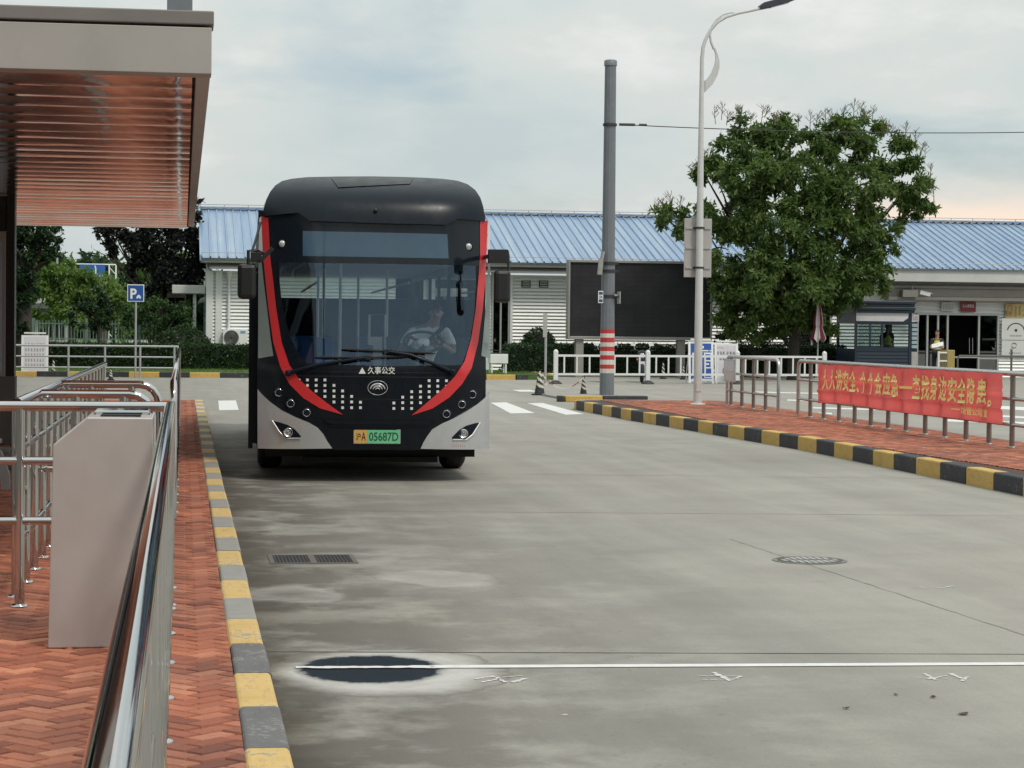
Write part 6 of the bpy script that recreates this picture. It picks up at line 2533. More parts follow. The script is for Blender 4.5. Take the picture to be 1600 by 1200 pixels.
rnd = random.Random(31)
M['paperwhite'] = simple('notice_paper', (.62, .62, .66), .5, 0, .04, 3)
t, a, b, P, upd = notice_stand('white notice stand with five rows of small dark red writing near the far railing', 33, 75.5, 524, 581, G(55, 588).y, M['paperwhite'])
W_, H_ = b.x - a.x, b.z - a.z
mb = MB()
mb.strokes(P(a.x + W_ * .14, a.z + H_ * .14, .012), (1, 0, 0), upd, W_ * .74, H_ * .70, 5, 7, rnd, fill=.62)
mb.build('lettering', simple('faded_red_ink', (.20, .10, .14), .6), t)
Yn = fY + 1.6
t, a, b, P, upd = notice_stand('blue notice stand with white printing behind the white fence', 1076, 1116, 534, 595, Yn, simple('notice_blue', (.02, .09, .36), .45))
W_, H_ = b.x - a.x, b.z - a.z
mb = MB()
Q = lambda u, v, o=.016: P(a.x + W_ * u, a.z + H_ * v, o)
for (u0, u1, v0, v1) in ((.55, .62, .83, .89), (.50, .80, .755, .785), (.84, .90, .755, .785), (.14, .26, .66, .70), (.14, .28, .58, .62), (.14, .30, .50, .54), (.14, .24, .40, .43), (.14, .22, .26, .29), (.62, .92, .68, .72), (.62, .66, .34, .68),
                         (.88, .92, .34, .68), (.72, .84, .60, .64), (.66, .88, .50, .53), (.70, .82, .41, .45), (.62, .92, .32, .35), (.62, .92, .14, .155), (.62, .92, .08, .10), (.62, .64, .10, .32), (.90, .92, .10, .32), (.14, .92, .04, .055)):
    mb.quad(Q(u0, v0), Q(u1, v0), Q(u1, v1), Q(u0, v1))
mb.strokes(P(a.x + W_ * .16, a.z + H_ * .70, .014), (1, 0, 0), upd, W_ * .72, H_ * .05, 1, 8, rnd)
mb.build('lettering', M['white'], t)
t, a, b, P, upd = notice_stand('white notice stand with dark writing and a round symbol behind the white fence', 1117, 1154.5, 537, 596, Yn + .05, simple('notice_pale', (.60, .58, .61), .5))
W_, H_ = b.x - a.x, b.z - a.z
mb = MB()
mb.strokes(P(a.x + W_ * .10, a.z + H_ * .71, .012), (1, 0, 0), upd, W_ * .36, H_ * .10, 1, 3, rnd, fill=.8)
mb.strokes(P(a.x + W_ * .50, a.z + H_ * .71, .012), (1, 0, 0), upd, W_ * .40, H_ * .10, 1, 3, rnd, fill=.8)
mb.strokes(P(a.x + W_ * .10, a.z + H_ * .87, .012), (1, 0, 0), upd, W_ * .30, H_ * .03, 1, 6, rnd, fill=.8)
mb.strokes(P(a.x + W_ * .20, a.z + H_ * .56, .012), (1, 0, 0), upd, W_ * .40, H_ * .07, 1, 3, rnd, fill=.7)
cx_, cz_ = a.x + W_ * .58, a.z + H_ * .27
R_ = H_ * .16
for k in range(24):
    q0, q1 = 2 * math.pi * k / 24, 2 * math.pi * (k + 1) / 24
    mb.quad(P(cx_ + R_ * math.cos(q0), cz_ + R_ * math.sin(q0), .014), P(cx_ + R_ * math.cos(q1), cz_ + R_ * math.sin(q1), .014), P(cx_ + R_ * .86 * math.cos(q1), cz_ + R_ * .86 * math.sin(q1), .014), P(cx_ + R_ * .86 * math.cos(q0), cz_ + R_ * .86 * math.sin(q0), .014))
mb.strokes(P(cx_ - R_ * .5, cz_ - R_ * .45, .012), (1, 0, 0), upd, R_, R_ * .9, 2, 2, rnd, fill=.8)
mb.build('lettering', M['ink'], t)

# ---- parking sign
pp = G(212, 590)
t = thing('parking_sign', (pp.x, pp.y - .4, 0), 'square blue parking sign with white P and car symbol on a thin grey pole', 'sign')
y_ = pp.y - .4
MB().tube([(pp.x, y_, 0), (pp.x, y_, V(212, 447, y_).z)], .035, 10).build('pole', M['galv'], t)
a, b = V(198.7, 471.3, y_ - .06), V(225.3, 444.7, y_ - .06)
mb = MB()
mb.box(a.x, b.x, y_ - .06, y_ - .045, a.z, b.z)
brd = mb.build('board', M['white'], t, bevel=.03)
mb = MB()
mb.box(a.x + .025, b.x - .025, y_ - .064, y_ - .0605, a.z + .025, b.z - .025)
brb = mb.build('blue_field', simple('sign_blue', (.015, .085, .33), .4), t)
mb = MB()
S_ = b.x - a.x
mb.text('P', (a.x + S_ * .19, y_ - .065, a.z + S_ * .17), (1, 0, 0), (0, 0, 1), S_ * .37, S_ * .62, .003, 0, .03)
cx_, cz_ = a.x + S_ * .68, a.z + S_ * .27
mb.box(cx_ - S_ * .13, cx_ + S_ * .13, y_ - .069, y_ - .0645, cz_ - .02, cz_ + .03)
mb.prism([(cx_ - S_ * .09, y_ - .069, cz_ + .031), (cx_ + S_ * .09, y_ - .069, cz_ + .031), (cx_ + S_ * .06, y_ - .069, cz_ + .075), (cx_ - S_ * .06, y_ - .069, cz_ + .075)], (0, .0045, 0))
for s in (-1, 1):
    mb.box(cx_ + s * S_ * .09 - .016, cx_ + s * S_ * .09 + .016, y_ - .0685, y_ - .064, cz_ - .045, cz_ - .0205)
mb.build('lettering', M['white'], brb)

# ---- thin stop post before the domed shrub
sp0 = G(852, 601)
t = thing('stop_post', (sp0.x, sp0.y, 0), 'thin grey post with a narrow upright plate in front of the domed shrub', 'post')
MB().tube([(sp0.x, sp0.y, 0), (sp0.x, sp0.y, V(852, 489, sp0.y).z)], .038, 10).build('pole', M['galv'], t)
a, b = V(848.3, 527, sp0.y - .05), V(854, 490, sp0.y - .05)
mb = MB()
mb.box(a.x, b.x, sp0.y - .06, sp0.y - .04, a.z, b.z)
mb.build('plate', M['signback'], t, bevel=.006)
mb = MB()
mb.lathe([(.11, 0), (.11, .02), (.05, .04)], (sp0.x, sp0.y, 0), n=16)
mb.build('foot', M['galv'], t)

# ---- box planter by the bus
yq = FKY + 2.5
a, b = V(766, 579, yq), V(794, 551, yq)
t = thing('equipment_box', ((a.x + b.x) / 2, yq, GZ), 'white metal box on short legs on the grass beside the bus', 'box')
mb = MB()
zl_ = V(780, 568, yq).z
mb.box(a.x, b.x, yq, yq + .6, zl_, b.z - .05)
mb.build('case', M['white'], t, bevel=.012)
mb = MB()
for x_ in (a.x + .04, b.x - .09):
    for y__ in (yq + .02, yq + .53):
        mb.box(x_, x_ + .05, y__, y__ + .05, GZ, zl_)
mb.build('legs_frame', M['white'], t)
mb = MB()
mb.box(a.x + .02, b.x - .02, yq + .05, yq + .55, b.z - .049, b.z - .01)
mb.bar((a.x + .0, yq + .2, b.z + .10), (b.x + .05, yq + .2, b.z + .02), .35, .03)
mb.build('lid', M['clampdark'], t)

# ---- guard booth
yk = 73.6
bx0, bx1 = V(1336, 520, yk).x, V(1424, 520, yk).x
zr0, zr1 = V(1380, 489, yk).z, V(1380, 470, yk).z
bt = thing('guard_booth', ((bx0 + bx1) / 2, yk, 0), 'dark blue guard booth with ribbed panels and sliding windows at the station entrance', 'booth')
M['booth'] = simple('dark_blue_booth_paint', (.014, .027, .047), .4, 0, .1, 3, dirt=.1)
dpt = 2.2
zw0, zw1 = V(1380, 545, yk).z, V(1380, 505, yk).z
fr_ = .09
mb = MB()
siding(mb, bx0 + fr_, bx1 - fr_, 0.05, zw0 - .09, yk, .12, .02)
mb.box(bx0 + fr_, bx1 - fr_, yk, yk + .08, zw0 - .089, zw0)
for x_ in (bx0, bx1 - fr_):
    mb.box(x_, x_ + fr_, yk - .02, yk + .09, 0, zr0)
    mb.box(x_, x_ + fr_, yk + dpt - .09, yk + dpt, 0, zr0)
mb.box(bx0 + fr_, bx1 - fr_, yk - .01, yk + .08, zw1, zr0)
for (xa2, xb2) in ((bx0 + .005, bx0 + .06), (bx1 - .06, bx1 - .005)):
    mb.box(xa2, xb2, yk + .091, yk + dpt - .091, 0.05, zw0)
    mb.box(xa2, xb2, yk + .091, yk + dpt - .091, zw1, zr0)
mb.box(bx0 + fr_, bx1 - fr_, yk + dpt - .08, yk + dpt - .01, .05, zw0 - .1)
mb.box(bx0 + fr_, bx1 - fr_, yk + dpt - .08, yk + dpt - .01, zw1, zr0)
mb.box(bx0 + .07, bx1 - .07, yk + .1, yk + dpt - .1, .02, .06)
mb.build('wall', M['booth'], bt)
mb = MB()
x0_, x1_ = bx0 - .10, bx1 + .10
zc0 = zr0
rows = 4
hh2 = (zr1 - zr0) / rows
for k in range(rows):
    o = .06 if k % 2 else .0
    mb.box(x0_ + .02 - o * .2, x1_ - .02 + o * .2, yk - .12 - o, yk + dpt + .12, zc0 + hh2 * k, zc0 + hh2 * (k + 1) - .006)
mb.build('roof', M['booth'], bt, bevel=.015)
mb = MB()
a, b = V(1337.5, 501.5, yk - .03), V(1420, 489.5, yk - .03)
mb.prism([(a.x, yk - .04, a.z), (b.x - .2, yk - .04, a.z), (b.x - .03, yk - .04, a.z + .12), (b.x, yk - .04, b.z), (a.x, yk - .04, b.z)], (0, .025, 0))
mb.build('name_panel', simple('booth_panel_pale', (.58, .58, .61), .4), bt)
mb = MB()
xw = [bx0 + fr_, V(1360, 520, yk).x, V(1378.5, 520, yk).x, bx1 - fr_]
for x_ in xw[1:-1]:
    mb.box(x_ - .03, x_ + .03, yk, yk + .06, zw0, zw1)
mb.box(bx0 + fr_, bx1 - fr_, yk + .002, yk + .058, zw0, zw0 + .05)
mb.box(bx0 + fr_, bx1 - fr_, yk + .002, yk + .058, zw1 - .05, zw1)
wfr = mb.build('window_frame', M['booth'], bt)
M['boothglass'] = tinted_glass('booth_glass', (.62, .68, .68), 1.0)
for a_, b_ in zip(xw[:-1], xw[1:]):
    mb = MB()
    mb.box(a_ + .031, b_ - .031, yk + .025, yk + .031, zw0 + .051, zw1 - .051)
    mb.build('pane', M['boothglass'], wfr)
mb = MB()
mb.box(bx0 + fr_ + .002, bx1 - fr_ - .002, yk + dpt - .05, yk + dpt - .045, zw0 + .002, zw1 - .002)
mb.build('rear_pane', M['boothglass'], bt)
a, b = V(1425, 502, yk - .05), V(1436, 492, yk - .05)
t = thing('booth_sign', (b.x, yk - .05, a.z), 'small pale sign sticking out beside the booth window', 'sign')
mb = MB()
mb.box(bx1 + .002, b.x, yk - .05, yk - .02, a.z, b.z)
mb.build('plate', simple('booth_sign_pale', (.48, .45, .47), .5), t)
mb = MB()
mb.strokes((bx1 + .03, yk - .05, a.z + .04), (1, 0, 0), (0, 0, 1), b.x - bx1 - .06, b.z - a.z - .08, 2, 3, rnd)
mb.build('lettering', simple('maroon_ink', (.22, .04, .06), .6), t)
# slatted louvre cabinet beside the booth
a, b = V(1424.5, 545, yk + .3), V(1433.5, 505, yk + .3)
t = thing('louvre_panel', (a.x, yk + .3, 0), 'narrow pale blue louvred panel on a grey pedestal beside the booth', 'panel')
mb = MB()
mb.box(a.x, b.x, yk + .3, yk + .5, 0, V(1429, 550, yk).z)
mb.build('pedestal', simple('pedestal_grey', (.42, .40, .39), .6), t)
mb = MB()
nl = 6
for k in range(nl):
    z_ = a.z + (b.z - a.z) * k / nl
    mb.box(a.x, b.x, yk + .3, yk + .36, z_ + .02, z_ + (b.z - a.z) / nl - .02)
mb.build('louvre', simple('louvre_pale', (.36, .45, .50), .4), t)
mb = MB()
mb.box(a.x - .03, b.x + .03, yk + .37, yk + .42, V(1429, 549.9, yk).z, b.z + .05)
mb.build('back_plate', M['booth'], t)

# ---- entrance gate: yellow turnstile cabinet, posts and rail
yg = 75.5
a, b = V(1532, 573, yg), V(1541.5, 547.5, yg)
t = thing('turnstile', ((a.x + b.x) / 2, yg, 0), 'mustard-coloured turnstile cabinet with a pale frame before the entrance doors', 'turnstile')
x0_ = V(1481, 560, yg).x
xc0, xc1 = V(1480, 560, yg).x, V(1492, 560, yg).x
mb = MB()
mb.box(xc0, xc1, yg, yg + .8, 0, V(1486, 547, yg).z)
mb.build('body', simple('mustard_metal', (.38, .29, .10), .5), t, bevel=.02)
mb = MB()
xp = V(1465.5, 560, yg).x
mb.box(xp, xp + .07, yg, yg + .07, 0, V(1466, 549, yg).z)
mb.box(xp + .071, xc0 - .002, yg, yg + .07, V(1472, 551, yg).z - .03, V(1472, 551, yg).z + .03)
mb.box(xp + .071, xc0 - .002, yg, yg + .07, V(1472, 564, yg).z - .03, V(1472, 564, yg).z + .03)
mb.build('frame', M['white'], t, bevel=.01)
t = thing('entrance_railing', (xc1 + .1, yg, 0), 'two-tone grey handrail leading from the turnstile across the entrance doors', 'railing')
mb = MB()
pts = [V(1494, 573, yg), V(1496, 553, yg), V(1493, 551, yg)]
z_ = V(1500, 556, yg).z
mb.tube([(xc1 + .14, yg + .1, 0), (xc1 + .14, yg + .1, z_ - .1), (xc1 + .2, yg + .1, z_), (44, yg + .1, z_)], .035, 10)
for k in range(6):
    x_ = V(1582 + 62 * k, 560, yg).x
    mb.tube([(x_, yg + .1, 0), (x_, yg + .1, V(1582, 547, yg).z)], .04, 10)
    mb.lathe([(.055, V(1582, 547, yg).z - .02), (.03, V(1582, 547, yg).z + .05)], (x_, yg + .1, 0), n=10)
mb.build('tube_rail', simple('entrance_rail_dark', (.16, .15, .15), .4, .5), t)

# ---- closed parasol
ypz = 71.6
c = V(1277.5, 560, ypz)
t = thing('parasol', (c.x, ypz, 0), 'closed white and maroon parasol standing under the big tree', 'parasol')
zt_, zb_, zm_ = V(1277, 473, ypz).z, V(1277, 532, ypz).z, V(1277, 510, ypz).z
MB().tube([(c.x, ypz, 0), (c.x, ypz, zt_ + .05)], .025, 8).build('pole', M['galv'], t)
mb = MB()
n_ = 32
vs, fs, ms = [], [], []
prof = [(.03, zt_), (.09, zt_ - .2), (.13, zt_ - .5), (.15, zm_ + .08), (.12, zm_ - .02), (.19, zm_ - .25), (.24, zb_)]
for (r, z_) in prof:
    for k in range(n_):
        q = 2 * math.pi * k / n_
        rr = r * (1 + .22 * math.cos(8 * q))
        vs.append((c.x + rr * math.cos(q), ypz + rr * math.sin(q), z_ + (.08 * math.cos(8 * q) if z_ == zb_ else 0)))
for i in range(len(prof) - 1):
    for k in range(n_):
        mb.f.append((i * n_ + k, i * n_ + (k + 1) % n_, (i + 1) * n_ + (k + 1) % n_, (i + 1) * n_ + k))
        mb.m.append(1 if (k // 4) % 2 == 0 else 0)
        mb.s.append(True)
mb.v += vs
mb.build('cover', [simple('parasol_white', (.50, .46, .46), .8), simple('parasol_maroon', (.13, .015, .035), .8)], t)
mb = MB()
mb.lathe([(.28, 0), (.28, .08), (.05, .12)], (c.x, ypz, 0), n=20)
mb.build('base', M['concrete'], t)

# ---- drain grate and manhole
a, b = G(420, 874.5), G(556, 874.5)
y0_, y1_ = G(490, 881).y, G(490, 867.5).y
t = thing('drain_grate', ((a.x + b.x) / 2, (y0_ + y1_) / 2, 0), 'long two-bay iron drain grate in the concrete near the bus', 'drain')
mb = MB()
e = .035
zt_ = .006
for (p, q, r, s) in ((a.x, b.x, y0_, y0_ + e), (a.x, b.x, y1_ - e, y1_), (a.x, a.x + e, y0_ + e, y1_ - e), (b.x - e, b.x, y0_ + e, y1_ - e), ((a.x + b.x) / 2 - e * .7, (a.x + b.x) / 2 + e * .7, y0_ + e, y1_ - e)):
    mb.box(p, q, r, s, -.01, zt_)
mb.build('frame', simple('iron_frame', (.16, .14, .12), .6, .4), t)
mb = MB()
mb.box(a.x + e, b.x - e, y0_ + e, y1_ - e, .0005, .0015)
pit = mb.build('pit', M['dark'], t)
mb = MB()
n_ = 22
for k in range(n_):
    x_ = a.x + e + (b.x - a.x - 2 * e) * (k + .5) / n_
    if abs(x_ - (a.x + b.x) / 2) > e * .8:
        mb.box(x_ - .006, x_ + .006, y0_ + e, y1_ - e, .0016, zt_ - .001)
mb.build('bar_grating', simple('iron_bar', (.055, .05, .048), .5, .5), t)
c = G(1265, 876)
rm = (G(1322, 876).x - G(1207, 876).x) / 2
t = thing('manhole_cover', (c.x, c.y, 0), 'round cast-iron manhole cover with a worn rim in the concrete roadway', 'manhole cover')
mb = MB()
mb.lathe([(rm, .0), (rm, .005), (rm * .86, .005), (rm * .86, .001)], (c.x, c.y, 0), n=48, smooth=False)
rim_ = simple('worn_iron_rim', (.22, .20, .18), .7, .2, .2, 14)
mb2 = MB()
for i in range(48):
    q0, q1 = 2 * math.pi * i / 48, 2 * math.pi * (i + 1) / 48
    for (ra, rb, z_) in ((rm * .90, rm, .0042),):
        mb2.quad(*[(c.x + r * math.cos(q), c.y + r * math.sin(q), z_) for (q, r) in ((q0, ra), (q0, rb), (q1, rb), (q1, ra))])
mb2.build('rim', rim_, t)
mb = MB()
mb.lathe([(rm * .86, .0), (rm * .86, .0035)], (c.x, c.y, 0), n=48, smooth=False)
ld = mb.build('lid', simple('manhole_iron', (.10, .095, .088), .65, .3, .25, 14), t)
mb = MB()
for i in range(9):
    x_ = c.x + rm * .80 * (i - 4) / 4.6
    hl_ = math.sqrt(max(0, (rm * .72) ** 2 - (x_ - c.x) ** 2))
    for s in (-1, 1):
        if hl_ > .05:
            ya_, yb_ = sorted((c.y + s * hl_ * .15, c.y + s * hl_))
            mb.box(x_ - .018, x_ + .018, ya_, yb_, .0036, .0075)
mb.build('tread', simple('worn_iron_tread', (.42, .41, .40), .5, .4, .2, 14), ld)

# ---- fallen leaves on the slab
lfm = simple('fallen_leaf_brown', (.085, .045, .03), .8)
for (px, py, sz, rz, lab) in ((1505, 1117, .06, .4, 'curled dark fallen leaf, largest of those on the concrete'), (1458, 1090.5, .04, 1.2, 'small brown fallen leaf beyond the largest leaf, towards the white line'),
                              (1400, 1087, .03, 2.0, 'tiny brown fallen leaf next to the white chalk mark by the line'), (1322, 1108, .04, .2, 'reddish fallen leaf lying alone in the middle of the slab')):
    p = G(px, py)
    mb = MB()
    u_, v_ = Vector((math.cos(rz), math.sin(rz), 0)), Vector((-math.sin(rz), math.cos(rz), 0))
    vs = []
    for k in range(7):
        s = k / 6
        w_ = math.sin(math.pi * s) ** .8 * .35 * sz
        cz = .004 + .005 * abs(s - .5) * 2
        vs += [p + u_ * (s - .5) * sz + v_ * w_ + Vector((0, 0, cz + .002)), p + u_ * (s - .5) * sz + Vector((0, 0, cz)), p + u_ * (s - .5) * sz - v_ * w_ + Vector((0, 0, cz + .002))]
    mb.add(vs, [(3 * k + q, 3 * k + q + 1, 3 * k + q + 4, 3 * k + q + 3) for k in range(6) for q in range(2)], 0, True)
    tag(mb.build('fallen_leaf', lfm), lab, 'leaf', 'fallen leaves on the concrete')

# ================================================================== BEHIND THE HEDGE ON THE WEST SIDE
yf = 84.5
xa_, xb_ = V(52, 510, yf).x, V(300, 510, yf).x
fe = thing('iron_fence', ((xa_ + xb_) / 2, yf, 0), 'slim pale green iron paling fence between the hedge and the willow', 'fence')
mb = MB()
z0_, z1_ = V(150, 536, yf).z, V(150, 501, yf).z
M['fencegreen'] = simple('green_iron', (.15, .23, .19), .5)
for z_ in (z0_ + .15, z1_ - .12):
    mb.bar((xa_, yf, z_), (xb_, yf, z_), .03, .04)
k = xa_
while k < xb_:
    mb.bar((k, yf, 0), (k, yf, z1_), .028, .028, upv=(0, 1, 0))
    k += .118
mb.build('paling', M['fencegreen'], fe)
for k in range(4):
    m = MB()
    x_ = xa_ + (xb_ - xa_) * k / 3
    m.box(x_ - .05, x_ + .05, yf - .05, yf + .05, 0, z1_ + .08)
    m.build('post', M['fencegreen'], fe)
# pale box behind the fence
# low guard house with a red-topped parapet
yh = 118.0
a, b = V(55, 512, yh), V(105, 466, yh)
gh = thing('gate_house', ((a.x + b.x) / 2, yh, 0), 'small flat-roofed gatehouse with dark bands behind the iron fence', 'building')
mb = MB()
z1_ = V(80, 487, yh).z
mb.box(a.x, b.x, yh, yh + 6, 0, z1_)
mb.build('wall', simple('gatehouse_wall', (.38, .36, .34), .7, dirt=.3), gh)
mb = MB()
zz = [V(80, y, yh).z for y in (487, 482.5, 478.5, 474)]
for k in range(3):
    mb.box(a.x - .3 - .25 * (k % 2), b.x + .3 + .25 * (k % 2), yh - .4 - .3 * (k % 2), yh + 6.4, zz[k] + .004, zz[k + 1])
mb.build('roof', simple('gatehouse_band', (.10, .10, .11), .6), gh)
mb = MB()
for k in range(14):
    x_ = V(76 + 2.2 * k, 470, yh).x
    mb.box(x_ - .03, x_ + .03, yh - .2, yh - .14, zz[3], zz[3] + .32)
mb.build('railing', simple('gatehouse_rail', (.20, .06, .06), .6), gh)
mb = MB()
a2, b2 = V(56, 474, yh + 1), V(86, 464, yh + 1)
mb.box(a2.x, b2.x, yh + 1, yh + 3, zz[3], b2.z)
mb.build('roof_box', simple('roof_box_pale', (.45, .45, .45), .6), gh)
mb = MB()
for k in range(5):
    x_ = V(60 + 8.5 * k, 495, yh).x
    mb.box(x_, x_ + .22, yh - .02, yh + .05, .8, z1_ - .3)
mb.build('window', M['winglass'], gh)
# direction sign on a gantry
ys_ = 150.0
a, b = V(124.5, 438, ys_), V(164.5, 413.5, ys_)
gt = thing('road_sign', ((a.x + b.x) / 2, ys_, 0), 'blue highway direction sign on a white lattice gantry above the willow', 'sign')
mb = MB()
mb.box(a.x, b.x, ys_ - .1, ys_, a.z, b.z)
mb.build('board', simple('highway_blue', (.02, .11, .42), .5), gt)
mb = MB()
c0 = V(147, 431, ys_ - .12)
pts = [V(x, y, ys_ - .12) for (x, y) in ((134, 432), (138, 427), (143, 426), (148, 427))]
mb.tube(pts, .07, 6)
mb.tube([V(x, y, ys_ - .12) for (x, y) in ((149, 434), (149.5, 420), (148, 415))], .06, 6)
mb.strokes(V(150, 434, ys_ - .1), (1, 0, 0), (0, 0, 1), .55, .4, 1, 3, rnd, th=.02)
mb.build('lettering', simple('highway_white', (.62, .68, .75), .5), gt)
mb = MB()
z_a, z_b = b.z + .1, V(150, 408, ys_).z
xl_, xr_ = V(100, 410, ys_).x, V(181, 410, ys_).x
zg_ = V(150, 413, ys_).z
mb.tube([(xl_, ys_ + .2, zg_), (xr_, ys_ + .2, zg_)], .05, 6)
for s in (0, .45):
    mb.tube([(xr_ - s, ys_ + .2, 0), (xr_ - s, ys_ + .2, zg_)], .06, 6)
k = 0
while k < zg_ - .5:
    mb.tube([(xr_, ys_ + .2, k), (xr_ - .45, ys_ + .2, k + .5)], .03, 5)
    k += .5
mb.build('gantry', M['white'], gt)
# far street light
yl_ = 130.0
p = V(89.5, 400, yl_)
fl = thing('street_lamp', (p.x, yl_, 0), 'distant double-armed street light seen through the trees beyond the willow', 'street lamp')
zt_ = V(89, 373, yl_).z
MB().tube([(p.x, yl_, 0), (p.x, yl_, zt_)], .06, 8).build('post', M['galv'], fl)
mb = MB()
a2, b2 = V(78, 372, yl_), V(95, 372, yl_)
mb.box(a2.x, b2.x, yl_ - .1, yl_ + .1, zt_, zt_ + .12)
mb.build('lamp_head', M['clampdark'], fl)
# ================================================================== PEOPLE AND MOTORCYCLES
M['skin'] = simple('skin', (.36, .20, .135), .55, world=False, var=.05, ns=20)
M['hair'] = simple('black_hair', (.010, .009, .009), .55, world=False)


def skin_mesh(name, chains, mat, parent, sub=1):
    """chains: list of [(point, radius), ...]; a point shared by two chains joins them. First point = root."""
    verts, rad, edges, idx = [], [], [], {}
    for ch_ in chains:
        prev_ = None
        for (p, r) in ch_:
            k = tuple(round(c_, 4) for c_ in p)
            if k not in idx:
                idx[k] = len(verts)
                verts.append(Vector(p))
                rad.append(r)
            if prev_ is not None and prev_ != idx[k]:
                edges.append((prev_, idx[k]))
            prev_ = idx[k]
    me = bpy.data.meshes.new(name)
    me.from_pydata(verts, edges, [])
    o = link(bpy.data.objects.new(name, me))
    md = o.modifiers.new('skin', 'SKIN')
    md.branch_smoothing = .4
    md.use_smooth_shade = True
    for i, v in enumerate(me.skin_vertices[0].data):
        rr = rad[i]
        v.radius = rr if isinstance(rr, tuple) else (rr, rr)
        v.use_root = i == 0
    sb = o.modifiers.new('sub', 'SUBSURF')
    sb.levels = sub
    sb.render_levels = sub
    dg = bpy.context.evaluated_depsgraph_get()
    m2 = bpy.data.meshes.new_from_object(o.evaluated_get(dg))
    bpy.data.objects.remove(o)
    bpy.data.meshes.remove(me)
    m2.name = name
    m2.materials.clear()
    m2.materials.append(mat)
    for p in m2.polygons:
        p.use_smooth = True
    r_ = link(bpy.data.objects.new(name, m2))
    r_.parent = parent
    return r_


def hand(wr, d, side, chains, curl, s=1.0):
    """Palm, four bent fingers of unequal length and a thumb, from the wrist along d."""
    d = Vector(d).normalized()
    sdv = Vector(side).normalized()
    dn = d.cross(sdv).normalized()
    wr = Vector(wr)
    palm = wr + d * .05 * s
    chains.append([(wr, .024), (palm, (.030, .017))])
    kn = wr + d * .085 * s
    for i, L in enumerate((.068, .076, .070, .055)):
        b = kn + sdv * (.030 - .020 * i) * s
        p1 = b + (d * math.cos(curl * .5) + dn * math.sin(curl * .5)) * L * .45 * s
        p2 = p1 + (d * math.cos(curl * 1.4) + dn * math.sin(curl * 1.4)) * L * .33 * s
        p3 = p2 + (d * math.cos(curl * 2.1) + dn * math.sin(curl * 2.1)) * L * .24 * s
        chains.append([(palm, (.030, .017)), (b, .010), (p1, .009), (p2, .0085), (p3, .0075)])
    t0 = wr + d * .035 * s + sdv * .032 * s
    t1 = t0 + (d * .6 + sdv * .7 + dn * .35).normalized() * .035 * s
    t2 = t1 + (d * .9 + sdv * .2 + dn * .45).normalized() * .03 * s
    chains.append([(wr, .024), (t0, .013), (t1, .011), (t2, .009)])


